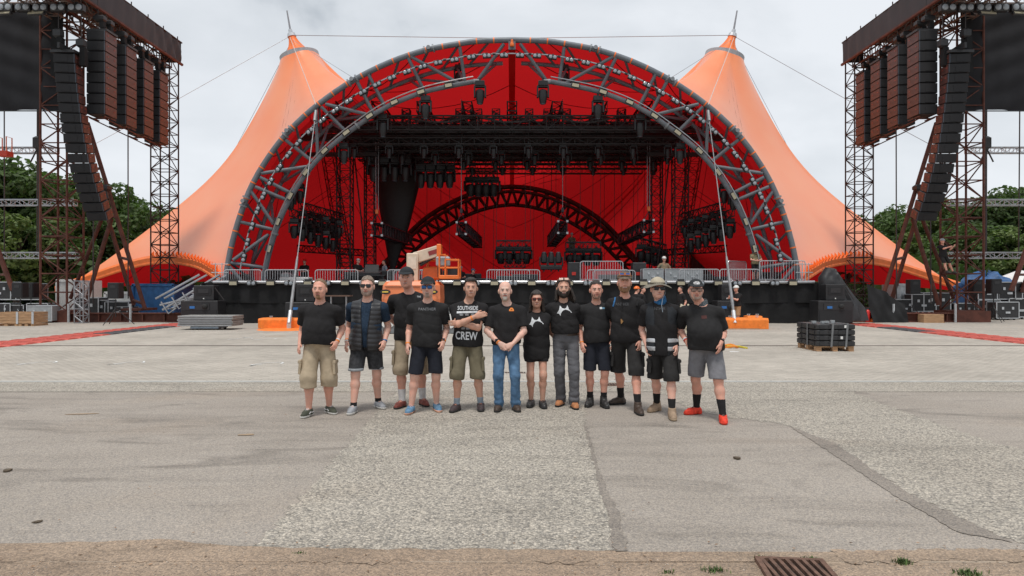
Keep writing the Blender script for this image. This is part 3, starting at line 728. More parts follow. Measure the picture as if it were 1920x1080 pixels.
bar(1088,1168,490,34,'raised steel crowd barrier standing higher than the pair below it')
bar(1101,1180,506,32.5,'steel crowd barrier below the raised one, front of the pair')
bar(1113,1191,507,33.3,'steel crowd barrier below the raised one, rear of the pair')
bar(1274,1349,505,32.5,'steel crowd barrier in front of the pale flight cases')
bar(1350,1424,505,32.5,'steel crowd barrier crossed by the right pole rope')
bar(1359,1406,490,34.2,'skewed steel crowd barrier standing behind the right pole rope', R(40))
bar(1424,1510,489,33.0,'high steel crowd barrier before the right arch foot')
for px in (1128, 1383, 1467):
    p = P(px, 520, 34.0); solo('stage_riser', MB().box((0,0,-.06),(2.2,1.2,.12)).box((-.9,0,-.2),(.08,1,.3)).box((.9,0,-.2),(.08,1,.3)), M_blk, 'black riser under the %s barrier' % {1128:'raised centre',1383:'skewed',1467:'right arch foot'}[px], 'riser', loc=p*0).location = (p.x, p.y+.1, P(0,520,34).z-.17)
for sx, sn in ((-1,'left'),(1,'right')):
    t = thing('guard_rail', 'short galvanised guard rail at the %s end of the stage front' % sn, 'guard rail', (0,YS,0))
    xs = [ (404-960)*32.5/F, (416-960)*32.5/F ]
    for x_ in xs: part('post', MB().tube([V((-sx*x_,32.5,1.5)), V((-sx*x_,32.5,2.85))], .022, 6), M_galv, t)
    for z_ in (2.8, 2.4): part('rail', MB().tube([V((-sx*(xs[0]-.2),32.5,z_)), V((-sx*(xs[1]+.3),32.5,z_))], .02, 6), M_galv, t)
# ------------------------------------------------------------------ rig inside the stage
GZ = 10.45
M_rig = mat('black_rig', (.016,.013,.013), .6, 0, .25, 6)
def solo_truss(name, p0, p1, wv, hv, bays, lab, cat='truss', group=None, rc=.035, rb=.018, m=None, n=4):
    c = (V(p0)+V(p1))/2; t = thing(name, lab, cat, c, group)
    ch, br = lattice(p0, p1, wv, hv, bays)
    for a, b in ch: part('chord', MB().tube((a, b), rc, n), m or M_rig, t)
    mb = MB()
    for a, b in br: mb.tube((a, b), rb, n)
    part('lacing', mb, m or M_rig, t, kind='stuff'); return t
gy = [36.6, 38.0, 39.4, 40.8, 42.2, 43.6, 45.0, 46.4]
for k, y in enumerate(gy):
    solo_truss('roof_truss', (-10.1,y,GZ), (10.1,y,GZ), (0,.55,0), (0,0,.75), 22, 'black cross truss of the hanging roof grid, %s from the front' % ordw(k), 'truss', 'black cross trusses of the roof grid', .055, .026)
for k in range(9):
    x = -9.6+k*2.4
    solo_truss('roof_truss', (x,36.2,GZ+.85), (x,47,GZ+.85), (.5,0,0), (0,0,.5), 12, 'black truss running front to back over the roof grid, %s from the left' % ordw(k), 'truss', 'black trusses running front to back over the grid', .05, .022)
for k in range(6):
    y = 37.2+k*1.9
    solo_truss('roof_truss', (-8.9,y,GZ-.8), (8.9,y,GZ-.8), (0,.35,0), (0,0,.35), 26, 'slim lamp truss slung under the roof grid, %s from the front' % ordw(k), 'truss', 'slim lamp trusses under the grid', .035, .018)
for k in range(12):
    y = 36.9+k*.9
    solo('cable_tray', MB().box((0,y,GZ-.12+.05*(k%3)),(19.4,.35,.16),bev=.02), M_rig, 'flat black cable tray across the roof grid, %s from the front' % ordw(k), 'cable tray', 'black cable trays in the grid')
# cable looms and black cable trays in the grid
for k in range(14):
    y = 36.5+k*.75; mb = MB(); rr = random.Random(k)
    pts = []
    for i in range(41):
        x = -9.8+i*.49; pts.append(V((x, y+rr.uniform(-.1,.1), GZ+.45-.38*abs(math.sin(i*.393+k)))))
    solo('cable_loom', mb.tube(pts, .06, 4), M_wired, 'bundle of black cable swagged along the roof grid, %s from the front' % ordw(k), 'cable', 'cable looms swagged along the grid')
# motor posts above the grid
tops = [712,762,862,893,930,992,1030,1062,1124,1165,1208]
for k, px in enumerate(tops):
    p = P(px, 218, 38.2); wd = .62 if px in (893,1030) else .42
    solo_truss('motor_post', (p.x,38.2,GZ+.3), (p.x,38.2,P(px,206 if px not in (712,1208) else 226,38.2).z), (wd,0,0), (0,.45,0), 4, 'short black motor post rising above the roof grid, %s from the left' % ordw(k), 'truss', 'motor posts above the grid', .04, .022)
for k, (a, b) in enumerate(zip(tops, tops[1:])):
    A_, B_ = P(a, 212, 38.0), P(b, 212, 38.0); pts = [A_.lerp(B_, t)+V((0,0,-.75*4*t*(1-t))) for t in np.linspace(0,1,9)]
    solo('cable_loom', MB().tube(pts, .05, 5), M_wired, 'cable swag between motor posts, %s from the left' % ordw(k), 'cable', 'cable swags between motor posts')
# lamps under the grid
n = 0
for r_, y in enumerate((37.2, 39.1, 41.0, 42.9)):
    for i in range(10):
        x = -8.6+i*1.9+(.4 if r_ % 2 else 0)
        mh.put((x, y, GZ-.9), (0,0,random.uniform(-.3,.3)), 'moving head under the roof grid, row %s from the front, %s from the left' % (ordw(r_), ordw(i)), (.78,)*3, 'moving heads under the roof grid')
# side masses: black towers from deck to grid
for (px, Y, wp, lab) in ((647,40,25,'black lattice tower at the left, the wider of two'),(694,43,18,'black lattice tower at the left, the slimmer of two'),(1230,43,20,'black lattice tower at the right, the slimmer of two'),(1275,40,25,'black lattice tower at the right, the wider of two')):
    wd = wp*Y/F; x = (px-960)*Y/F
    t = thing('lattice_tower', lab, 'tower', (x,Y,1.5), 'black lattice towers on the stage')
    truss(t, (x,Y,1.5), (x,Y,GZ-.2), (wd,0,0), (0,wd,0), 16, M_rig, .05, .024)
M_redtr = mat('red_lit_truss', (.10,.02,.018), .6, .1, .2, 5)  # red glow inside the tent put into the steel colour
for sx, lab in ((-1,'left'),(1,'right')):
    a, b = P(606,232,45), P(628,400,45); a2 = P(640,300,45)
    mm = lambda p: mir(p, sx) if sx > 0 else p
    solo_truss('leaning_truss', mm(P(607,240,46)), mm(P(650,500,46)), (.75,0,0), (0,.75,0), 16, 'reddish leaning lattice truss behind the black towers, %s side' % lab, 'truss', None, .04, .022, M_redtr)
    # wires stays
    # ladders of lamps
    for r_, (q0, q1, Yk0, Yk1, drop) in enumerate(((P(562,385,36), P(642,407,40), 36, 40, 0), (P(545,398,35.2), P(632,432,38.5), 35, 38, 0))):
        q0, q1 = mm(q0), mm(q1)
        solo_truss('lamp_ladder', q0, q1, (0,.4,0), (0,0,.4), 9, '%s black lamp truss hung at the %s side of the stage' % ('upper' if r_ == 0 else 'lower', lab), 'truss', None, .035, .02)
        for i in range(6):
            p = q0.lerp(q1, (i+.4)/6)
            mh.put(p+V((0,0,-.25)), (0,0,random.uniform(-.4,.4)), 'moving head on the %s %s lamp truss, %s from its outer end' % ('upper' if r_ == 0 else 'lower', lab, ordw(i)), (1.0,)*3, 'moving heads on the side lamp trusses')
        mh.put(q0+V((0,0,1.15)), (0,0,0), 'moving head topping the outer end of the %s %s lamp truss' % ('upper' if r_ == 0 else 'lower', lab), (1.0,)*3, 'moving heads on the side lamp trusses')
    solo_truss('low_truss', mm(P(559,466,42)), mm(P(680,474,46)), (0,.4,0), (0,0,.4), 13, 'low horizontal black truss at the %s side of the stage' % lab, 'truss', None, .04, .022)
    solo('stay_wire', MB().tube((mm(P(664,290,42)), mm(P(690,525,42))), .05, 5), M_wired, 'thick black stay rope sloping between the towers at the %s' % lab, 'rope')
    # black masking cloth between grid and arch
    c = mm(P(640,258,38.6)); solo('lamp_bar', MB().box(c, (4.4,.5,.35),bev=.05).box(c+V((0,.3,-.9)), (4.0,.3,.22)).box(c+V((0,.3,.55)), (3.6,.3,.16)), M_rig, 'dark lamp bar at the %s end of the roof grid' % lab, 'lamp bar')
    c = mm(P(742,480,60))
# black drape bundle hanging at left
rows_ = []
for v_, (xa, xb) in zip(np.linspace(0,1,15), zip(np.interp(np.linspace(0,1,15),[0,.3,.75,1],[700,706,722,731]), np.interp(np.linspace(0,1,15),[0,.12,.6,1],[796,792,768,741]))):
    py = 300+v_*205; rows_.append([])
    for k in range(28):
        a = k/28*2*math.pi; cx_, rad = (xa+xb)/2, (xb-xa)/2
        p = P(cx_+rad*math.cos(a), py, 44); fold = 1+.06*math.sin(k*3.1); rows_[-1].append(V((p.x, 44+rad*44/F*.5*math.sin(a)*fold, p.z)))
solo('drape_bundle', MB().grid(rows_, closed=True), M_rig, 'long black drape bundle tapering down at the left of the stage', 'drape', smooth=True)
# the same kind of small cloud of dark cloth on upper left of the grid
for (x0,y0,x1,y1,Y,lab) in ((690,285,770,318,40,'wide'),(780,300,852,330,41,'narrow')):
    p = P((x0+x1)/2,(y0+y1)/2,Y); wd = (x1-x0)*Y/F
    solo_truss('lamp_pod', p+V((-wd/2,0,.35)), p+V((wd/2,0,.35)), (0,.5,0), (0,0,.4), 5, '%s lamp pod under the left half of the roof grid' % lab, 'lamp pod', None, .05, .025)
    for i in range(4): mh.put(p+V((-wd/2+wd*(i+.5)/4,0,.15)), (0,0,.2*i), 'moving head in the %s lamp pod under the grid, %s from the left' % (lab, ordw(i)), (1.3,)*3, 'moving heads in the lamp pods')
# oblique box trusses hung on hoists
for k, (px, py, wp, hp, ex, ey, Y, Y2) in enumerate(((707,430,19,23,764,450,39,45.5),(865,428,17,22,896,455,39.5,46),(1055,426,17,22,1034,453,39.5,46),(1216,424,18,22,1166,449,39,45.5))):
    a, b = P(px,py,Y), P(ex,ey,Y2); wd, hd = wp*Y/F, hp*Y/F
    lab = ['leftmost','second','third','rightmost'][k]
    t = thing('hanging_truss', '%s of four black box trusses hanging obliquely on hoist wires' % lab, 'truss', a, 'black box trusses hung obliquely')
    M_bt = mat('dark_grey_truss', (.035,.035,.04), .45, .3, .2, 5)
    ch, br = lattice(a, b, (wd,0,0), (0,0,hd), 12)
    for p, q in ch: part('chord', MB().tube((p, q), .05, 6), M_bt, t)
    for p, q in br: part('brace', MB().tube((p, q), .028, 5), M_bt, t)
    for sx in (-1,1):
        for sz in (-1,1): part('corner', MB().box(a+V((sx*wd/2,-.04,sz*hd/2)), (.12,.12,.12)), M_galv, t)
    top = P(px, 250, Y) if k in (0,3) else P(px, 160, YA+.5)
    part('bridle', MB().tube((a+V((-wd/2,0,hd/2)), a+V((0,0,hd/2+.5))), .025, 5).tube((a+V((wd/2,0,hd/2)), a+V((0,0,hd/2+.5))), .025, 5), M_bt, t)
    part('hook', MB().box(a+V((0,0,hd/2+.65)), (.16,.16,.28),bev=.03), M_orange if k in (0,3) else M_bt, t)
    for dx in ((-.07,.07) if k in (0,3) else (0,)):
        solo('hoist_wire', MB().tube((a+V((dx,0,hd/2+.75)), V((a.x+dx,Y,GZ+.2 if k in (0,3) else 12.6))), .022, 5), M_wire, 'pale hoist wire above the %s oblique box truss' % lab + (' (left strand)' if dx < 0 else ' (right strand)' if dx > 0 else ''), 'wire')
    solo('hoist_wire', MB().tube((b+V((0,0,hd/2)), V((b.x,Y2,GZ))), .02, 5), M_wired, 'dark hoist wire at the far end of the %s oblique box truss' % lab, 'wire')
# hanging lamp trusses
def lamp_row(px0, px1, py, Y, nl, lab, tilt=0, sc=1.35, m=None):
    p, q = P(px0,py,Y), P(px1,py+tilt,Y)
    solo_truss('lamp_truss', p, q, (0,.5,0), (0,0,.45), nl, lab, 'truss', None, .045, .025, m or MATS['dark_grey_truss'])
    for i in range(nl):
        c = p.lerp(q, (i+.5)/nl); mh.put(c+V((0,0,-.15)), (0,0,.3*((i%2)-.5)), 'big lamp %s from the left on the %s' % (ordw(i), lab.split(' hung')[0]), (sc*1.05,)*2+(sc*.8,), 'big lamps on the low hanging trusses')
    for c in (p, q): solo('hoist_wire', MB().tube((c, V((c.x,Y,GZ))), .018, 4), M_wired, 'dark chain above the %s end of the %s' % ('left' if c is p else 'right', lab.split(' hung')[0]), 'wire')
lamp_row(931,995,458,44,4,'low centre lamp truss hung before the rear arch')
lamp_row(1061,1126,461,44,4,'low right lamp truss hung before the rear arch')
lamp_row(1196,1248,452,43,4,'tilted lamp truss hung at the right',14)
lamp_row(875,933,328,44,4,'high lamp truss hung under the grid left of centre',0,1.5,M_rig)
# rear arch truss
YR = 56.5
ra_o = [V((-12.6,YR,1.4))]+[P(*q, YR) for q in ((742,470),(768,437),(800,408),(840,383),(885,363),(925,353),(960,350))]
ra_i = [V((-11.2,YR,1.4))]+[P(*q, YR) for q in ((770,478),(800,450),(840,423),(885,400),(925,388),(960,384))]
ro, ri = resample(catmull(ra_o, 120), 32), resample(catmull(ra_i, 120), 32)
M_rarch = mat('dark_arch_steel', (.045,.016,.015), .6, .1, .2, 4)
rt = thing('arch_truss', 'smaller dark arch truss at the back of the stage under the red lining', 'arch', (0,YR,0))
for sx in (-1,1):
    mm = lambda p: mir(p, sx) if sx > 0 else p
    part('outer_chord', MB().tube([mm(p) for p in ro], .2, 8), M_rarch, rt, smooth=True)
    part('inner_chord', MB().tube([mm(p) for p in ri], .16, 8), M_rarch, rt, smooth=True)
    part('rear_chord', MB().tube([mm(p.lerp(q,.4)+V((0,-1.5,0))) for p, q in zip(ro, ri)], .14, 8), M_rarch, rt, smooth=True)
    for i in range(0, 32, 2):
        a, b = (ro[i], ri[i+1]) if (i//2) % 2 else (ro[i+1], ri[i]); b2_ = ri[min(32,i+2)]
        part('web_member', MB().tube((mm(ro[i]), mm(ri[min(32,i+1)])), .11, 6), M_rarch, rt)
        part('web_member', MB().tube((mm(ri[min(32,i+1)]), mm(ro[min(32,i+2)])), .11, 6), M_rarch, rt)
        k = min(32,i+1); part('web_member', MB().tube((mm(ri[k]), mm(ro[i].lerp(ri[i],.4)+V((0,-1.5,0)))), .08, 6), M_rarch, rt)
# thin wires inside
rr = random.Random(3)
for k, px in enumerate((745,800,828,843,884,907,925,948,985,1000,1018,1040,1088,1110,1133,1152,1186,1206,1215)):
    y = rr.uniform(44,52); p = P(px, rr.choice((505,500,470,512)), y)
    solo('drop_cable', MB().tube((p, V((p.x+rr.uniform(-.15,.15),y,GZ))), .022, 4), M_wired, 'thin dark cable hanging before the red lining, %s from the left' % ordw(k), 'cable', 'thin cables hanging inside the stage')
for k, (a, b) in enumerate((((820,325),(870,360)),((785,355),(820,382)),((1150,310),(1060,350)),((1190,322),(1105,375)),((1218,345),(1150,400)),((1220,360),(1182,425)),((960,335),(1085,310)),((1170,305),(1010,345)))):
    solo('stay_wire', MB().tube((P(*a,58), P(*b,59.5)), .025, 4), M_redtr, 'thin slanting stay before the red lining, number %s' % ['one left of the drape','beside the drape bundle','high right of centre','right of the low lamps','far right','lowest at right','across the top centre','long one right of centre'][k], 'wire')
for sx, lab in ((-1,'left'),(1,'right')):
    mm = lambda p: mir(p, sx) if sx > 0 else p
    for k, (a, b) in enumerate((((548,400),(700,300)),((520,430),(640,350)),((660,500),(740,430)))):
        solo('stay_wire', MB().tube((mm(P(*a,48)), mm(P(*b,52))), .022, 4), M_wired, '%s thin stay across the %s part of the lining' % (['upper','middle','lower'][k], lab), 'wire')
# back of stage : dark of the opening put into solid black boxes, white tent
p = P(1345,508,58); solo('back_entrance', MB().box(p+V((0,0,.2)), (4.6,.6,2.4)).box(p+V((0,-.05,1.5)), (5,.8,.2)), M_rig, 'low dark opening at the right back of the stage', 'entrance')
p = P(1205,510,60); mb = MB().lathe([(1.7,0),(1.7,.7),(.9,1.3),(.05,1.5)], 8, p+V((0,0,-.9))); solo('party_tent', mb, M_white, 'white peaked tent seen beyond the right foot of the rear arch', 'tent')
# ------------------------------------------------------------------ gear on the deck
def case_proto(col, w_, d_, h_, nm='flight_case', trim=None):
    t = thing(nm, 'x', 'flight case')
    part('body', MB().box((0,0,h_/2+.1),(w_-.02,d_-.02,h_-.02)), col, t, world=False)
    tr = trim or M_galv
    for sx in (-1,1):
        for sy in (-1,1): part('edge_trim', MB().box((sx*(w_/2-.012),sy*(d_/2-.012),h_/2+.1),(.04,.04,h_)), tr, t, world=False)
    for z_ in (.1, h_+.1):
        for sy in (-1,1): part('edge_trim', MB().box((0,sy*(d_/2-.01),z_),(w_-.05,.036,.036)), tr, t, world=False)
    [part('latch', MB().box((s_*w_*.22,-d_/2-.005,h_*.62+.1),(.1,.03,.12)), tr, t, world=False) for s_ in (-1,1)]
    part('handle', MB().box((0,-d_/2-.005,h_*.35+.1),(.22,.03,.09)), tr, t, world=False)
    for sx in (-1,1):
        for sy in (-1,1): part('castor', MB().tube([(sx*w_*.38,sy*d_*.3,.05),(sx*w_*.38,sy*d_*.3+.04,.05)], .05, 8), M_rubber, t, world=False)
    return Proto(t)
M_caseg = mat('pale_case_panel', (.34,.36,.37), .5, .2, .12, 8); M_caseb = mat('black_case_panel', (.028,.028,.03), .6, 0, .2, 8)
cg = case_proto(M_caseg, 1.25, .7, .72); cb_ = case_proto(M_caseb, 1.1, .7, .75)
for k, (px, lab) in enumerate(((1222,'pale flight case beneath the man in the flowered shirt'),(1262,'pale flight case left of centre behind the right barriers'),(1294,'pale flight case behind the right barriers, nearest the pole rope'))):
    cg.put(P(px,529,34.0+.2*k)+V((0,0,-.02)), (0,0,.05*k), lab, (.80,1,.82))
def gear(kind, px, Y, w_, h_, lab, d_=.6, z0=1.5, m=None):
    p = V(((px-960)*Y/F, Y, z0)); t = thing(kind, lab, kind.replace('_',' '), p); mm_ = m or M_caseb
    part('body', MB().box((0,0,h_/2),(w_,d_,h_),bev=.02), mm_, t, world=False)
    [part('trim', MB().box((0,-d_/2,z_),(w_-.06,.03,.04)), M_blk if m else mat('dull_trim',(.10,.10,.105),.5), t, world=False) for z_ in (h_-.03,.05)]
    part('face', MB().box((0,-d_/2-.004,h_/2),(w_*.7,.02,h_*.55)), M_blk, t, world=False); return t
gear('monitor_speaker', 1077, 34.4, .68, 1.45, 'black speaker cabinet with a small red badge beside the raised barrier')
gear('monitor_speaker', 1197, 34.8, .68, 1.45, 'black speaker cabinet with a small red badge behind the hat man')
for px in (1076, 1196):
    p = P(px,513,34.07 if px < 1100 else 34.47); solo('speaker_badge', MB().box((0,0,0),(.2,.02,.16)), mat('red_badge',(.5,.03,.02),.5), 'red square badge on the %s speaker cabinet' % ('left' if px < 1100 else 'right'), 'badge', loc=p*0).location = p
for k, (px, w_, h_, Y) in enumerate(((447,1.3,.9,36),(530,1.5,1.15,37),(552,1.3,.8,36),(676,1.6,1.0,36),(694,1.1,1.25,37),(720,1.0,1.1,37),(770,1.2,.9,38),(845,1.2,1.1,37),(862,.9,.7,38),(880,1.4,1.0,40),(905,1.0,.7,38),(960,1.6,.8,36),(985,1.4,.9,37),(1145,1.3,.9,38),(1310,1.3,.9,37),(1340,1.5,.8,38),(1440,1.2,1.0,36))):
    gear('equipment_case', px, Y, w_, h_, 'dark equipment case on the stage deck, %s from the left' % ordw(k))
for k in range(3): mh.put(P(1020+k*13.5,506,36), (math.pi,0,0), 'moving head standing on deck right of centre, %s from the left' % ordw(k), (.9,.9,.9), 'moving heads standing on the deck')
solo_truss('deck_truss', P(945,495,44), P(985,495,44), (0,.4,0), (0,0,.4), 5, 'short black truss lying above the centre of the deck', 'truss', None, .04, .025)
# mixing desk at left
p = V(((690-960)*35/F,35,1.5)); t = thing('mixing_desk', 'black mixing desk with open laptop lid at the left of the stage', 'mixing desk', p)
part('table', MB().box((0,0,.8),(1.9,.8,.06)).box((-.85,0,.4),(.06,.7,.8)).box((.85,0,.4),(.06,.7,.8)), M_blk, t, world=False)
part('console', MB().box((.1,0,.9),(1.1,.6,.14),(R(10),0,0)), M_caseb, t, world=False); part('lid', MB().box((.15,.25,1.15),(.7,.03,.45),(R(-20),0,0)), M_blk, t, world=False)
# small kit vehicle (pale quad) at left
p = V(((556-960)*35/F,35,1.5)); t = thing('equipment_cart', 'low pale equipment cart behind the second barrier', 'cart', p)
part('bed', MB().box((0,0,.62),(1.5,.7,.18),bev=.04), M_white, t, world=False); part('front', MB().box((-.5,0,.8),(.4,.6,.3),bev=.08), M_caseg, t, world=False)
for sx in (-1,1): part('wheel', MB().tube([(sx*.5,-.36,.28),(sx*.5,-.22,.28)], .26, 14), M_rubber, t, world=False)
# ------------------------------------------------------------------ guy ropes, ropes with ballast blocks
for sx, lab in ((-1,'left'),(1,'right')):
    mm = lambda p: mir(p, sx) if sx > 0 else p
    tip = P(547,66,50)
    solo('guy_wire', MB().tube((mm(tip), mm(P(330,188,46)), mm(P(150,285,42))), .018, 5), M_wire, 'long guy wire running outwards from the %s mast tip' % lab, 'wire')
    solo('guy_wire', MB().tube((mm(tip+V((0,0,-.4))), mm(P(430,300,54))), .015, 5), M_wire, 'steep guy wire dropping outside the %s peak of the tent' % lab, 'wire')
    solo('guy_wire', MB().tube((mm(tip+V((0,0,-.3))), mm(P(672,152,36))), .014, 5), M_wire, 'thin wire from the %s mast tip down to the arch' % lab, 'wire')
    solo('guy_wire', MB().tube((mm(tip+V((0,-.4,-.3))), mm(P(592,196,YA-.3))), .02, 5), mat('pale_wire',(.55,.5,.47),.6), 'pale wire lying down the %s peak to the arch joint' % lab, 'wire')
    foot = V(((542-960)*27.3/F, 27.3, .25)) 
    t = thing('pole_rope', 'pale steel strut rope from the %s haunch of the arch down to the orange ballast' % lab, 'rope', mm(foot))
    topp = P(592,212,YA-.45)
    M_rope = mat('grey_strut', (.22,.225,.235), .5, .2, .15, 6)
    part('rope', MB().tube((mm(topp), mm(topp.lerp(foot,.72))), .023, 8), M_rope, t)
    part('turnbuckle', MB().tube([mm(topp.lerp(foot,s)) for s in (.72,.74,.92,.95)], [.034,.05,.066,.045], 8), M_rope, t)
    part('fork', MB().tube([mm(topp.lerp(foot,s)) for s in (.95,1.0)], .08, 8), M_galv, t)
    part('top_shackle', MB().tube([mm(topp.lerp(foot,s)) for s in (-.012,.045)], .08, 8), M_rope, t)
    if sx < 0:
        part('anchor_plate', MB().lathe([(1.15,.012),(1.1,.03),(.2,.05)], 18, V((foot.x-.05,27.2,0))), M_orconc, t)
        part('anchor_lug', MB().box(foot+V((0,0,-.13)), (.16,.08,.26)), M_galv, t)
solo('span_wire', MB().tube((P(547,66,50), V((0,50,19.95)), P(1372,66,50)), .024, 5), M_wire, 'long level wire spanned between the two mast tips', 'wire')
def block(x0, x1, Y, h_, lab):
    xx0, xx1 = (x0-960)*Y/F, (x1-960)*Y/F; L_ = xx1-xx0; t = thing('ballast_block', lab, 'concrete block', ((xx0+xx1)/2,Y,0), 'orange ballast blocks')
    pts = [(-.32,.02),(.32,.02),(.32,h_*.8),(.26,h_),(-.26,h_),(-.32,h_*.8)]
    nx = 10; rows_ = []
    for i in range(nx+1):
        x = -L_/2+L_*i/nx; k = .97 if i in (0,nx) else 1; rows_.append([V((x,a*k,b*k+random.uniform(-.008,.008))) for a, b in pts])
    mb = MB().grid(rows_, closed=True); mb.f.append(tuple(range(5,-1,-1))); mb.mi.append(0); n_ = nx*6; mb.f.append(tuple(range(n_,n_+6))); mb.mi.append(0)
    part('block', mb, M_orconc, t, world=False)
    for s_ in (-.3,.3): part('lifting_eye', MB().tube([(s_*L_,0,h_-.03),(s_*L_-.06,0,h_+.06),(s_*L_+.06,0,h_+.06),(s_*L_,0,h_-.03)], .02, 5), M_galv, t, world=False)
    part('foot_plank', MB().box((0,-.1,.012),(L_*.7,.5,.02)), M_wood, t, world=False)
block(489,586,28.0,.44,'long orange ballast block left, by the foot of the left rope')
block(1352,1436,27.6,.46,'long orange ballast block right, in front of the man in white helmet')
block(1398,1425,28.6,.50,'short orange ballast block behind the long right one')
p = V((9.2,27.2,0)); solo('wood_lath', MB().box((0,0,.03),(1.3,.1,.04)), M_wood, 'short wooden plank on the paving before the right orange block', 'plank', loc=p*0).location = p
# ------------------------------------------------------------------ sound towers, both sides
M_cab = mat('black_cabinet', (.018,.018,.02), .55, 0, .2, 8); M_grl = mat('speaker_grille', (.014,.014,.016), .75, 0, .3, 60, bump=.2)
M_side = mat('brown_cabinet_side', (.070,.033,.028), .5, 0, .3, 5, col2=(.11,.042,.034)); M_edge = mat('bluish_grille_edge', (.05,.065,.085), .5, 0, .1, 5)
def cabinet_mesh(w_, d_, h_, flip):
    body = MB().box((0,0,0),(w_-.05,d_,h_-.02),bev=.015).mesh('cabinet', M_cab)
    gr_ = MB().box((0,-d_/2-.012,0),(w_-.10,.02,h_-.07)).box((0,-d_/2-.026,0),(w_*.34,.012,h_-.12)).mesh('grille', M_grl)
    sd_ = MB().box((w_/2-.012,0,0),(.024,d_-.04,h_-.05)).box((w_/2+.004,-d_*.28,h_*.1),(.02,.1,.05),mi=1).box((w_/2+.004,d_*.28,h_*.1),(.02,.1,.05),mi=1).mesh('side_plate', [M_side, mat('red_latch',(.25,.05,.035),.5)])
    ed_ = MB().box((w_/2-.03,-d_/2-.02,0),(.03,.03,h_-.03)).mesh('grille_edge', M_edge)
    return body, gr_, sd_, ed_
cabs = cabinet_mesh(.88,1.0,.48,0); cabs2 = cabinet_mesh(.94,.62,.43,0)
def add_cab(parent, meshes, M, sx):
    o = link('cabinet', meshes[0], parent); o.matrix_local = M
    for k, nm in ((1,'grille'),(2,'side_plate'),(3,'grille_edge')):
        c = link(nm, meshes[k], o)
        if k >= 2 and sx > 0: c.rotation_euler = (0,0,0); c.scale = (-1,1,1)
    return o
for sx, lab in ((-1,'left'),(1,'right')):
    mm = lambda p: mir(p, sx) if sx > 0 else V(p)
    # ---- stacks of subs
    for k, (Y, xc) in enumerate(((32.2,-19.35),(34.2,-19.5),(36.3,-19.75),(38.2,-19.9))):
        top = mm(V((xc,Y,13.7)))
        which = ['nearest','second nearest','second farthest','farthest'][k]
        t = thing('bass_array', '%s of the four straight hanging bass speaker stacks on the %s tower' % (which, lab), 'speaker array', top, 'straight bass stacks hung on the sound towers')
        for i in range(8): add_cab(t, cabs, Matrix.Translation((0,0,-.30-i*.49)) @ Matrix.Rotation(sx*R(-2), 4, 'Z'), sx)
        part('bumper', MB().box(top+V((0,0,-.02)), (1.0,.9,.1)), M_blk, t)
        part('bottom_frame', MB().box(top+V((0,0,-4.05)), (.95,.06,.05)).box(top+V((.4,0,-4.05)), (.05,.9,.05)).box(top+V((-.4,0,-4.05)), (.05,.9,.05)), M_rust, t)
        for dy in (-.3,.3):
            c = top+V((.1,dy,.55)); h_ = thing('chain_hoist', 'black chain hoist, %s, above the %s bass stack on the %s tower' % ('front' if dy < 0 else 'rear', which, lab), 'chain hoist', c, 'chain hoists above the bass stacks')
            part('body', MB().box(c, (.5,.3,.3),bev=.08), M_blk, h_); part('chain_bag', MB().box(c+V((.12,0,-.3)), (.2,.2,.4),bev=.05), M_cloth, h_)
            part('chain', MB().tube((c+V((-.1,0,.1)), V((c.x-.1,c.y,15.2))), .02, 4), M_wired, h_)
    solo('tie_bar', MB().tube((mm(V((-19.1,31.9,9.62))), mm(V((-19.8,38.6,9.62))), mm(V((-20.3,39.4,9.62)))), .035, 5), M_rust, 'thin tie bar under the inner edge of the %s bass stacks' % lab, 'bar')
    solo('tie_bar', MB().tube((mm(V((-19.75,31.9,9.62))), mm(V((-20.5,39.4,9.62)))), .03, 5), M_rustd, 'thin tie bar under the outer edge of the %s bass stacks' % lab, 'bar')
    # ---- main line array, J shaped
    x0, Y0, z0 = (127-960)*31/F, 31.0, P(0,104,31).z
    t = thing('line_array', 'long curved main line array of speakers hanging in front of the %s tower' % lab, 'speaker array', mm(V((x0,Y0,z0))))
    p = V((0,0,-.22)); ang = R(0); NBX = 17
    for i in range(NBX):
        M = Matrix.Translation(p) @ Matrix.Rotation(ang, 4, 'X') @ Matrix.Rotation(sx*R(-6), 4, 'Z'); add_cab(t, cabs2, M, sx)
        st_ = R(.8) if i < 8 else R(2.2); ang += st_ ; p = p + V(((.030+.002*i)*-sx, math.sin(ang)*.44, -math.cos(ang)*.44))
    part('fly_frame', MB().box(ORG[t.name]+V((0,0,.08)), (1.1,.8,.12)).box(ORG[t.name]+V((0,0,.25)), (.1,1.3,.25)), M_blk, t)
    for dx, dz, nm in ((-.42,1.0,'outer'),(.62,.55,'inner')):
        c = mm(V((x0+dx,Y0,z0+dz))); h_ = thing('chain_hoist', 'black %s chain hoist above the %s main line array' % (nm, lab), 'chain hoist', c)
        part('body', MB().box(c, (.34,.3,.42),bev=.08), M_blk, h_); part('chain_bag', MB().box(c+V((.1,0,-.62)), (.24,.24,.9),bev=.05), M_cloth, h_)
        part('chain', MB().tube((c, V((c.x,c.y,15.4))), .02, 4), M_wired, h_)
    # ---- towers
    def tower(px, Y, ztop, wd, bays, m, lab2, rc, rb):
        x = (px-960)*Y/F; b = mm(V((x,Y,.55))); tt = thing('lattice_tower', lab2, 'tower', mm(V((x,Y,0))))
        ch, br = lattice(b, V((b.x,Y,ztop)), (wd,0,0), (0,wd,0), bays)
        for a, c in ch: part('chord', MB().tube((a, c), rc, 6), m, tt)
        for a, c in br: part('brace', MB().tube((a, c), rb, 5), m, tt)
        return tt, x
    ta, xa = tower(117, 33.6, 15.0, 1.28, 16, M_rust, 'rust red lattice tower of the %s sound rig, nearer one' % lab, .058, .032)
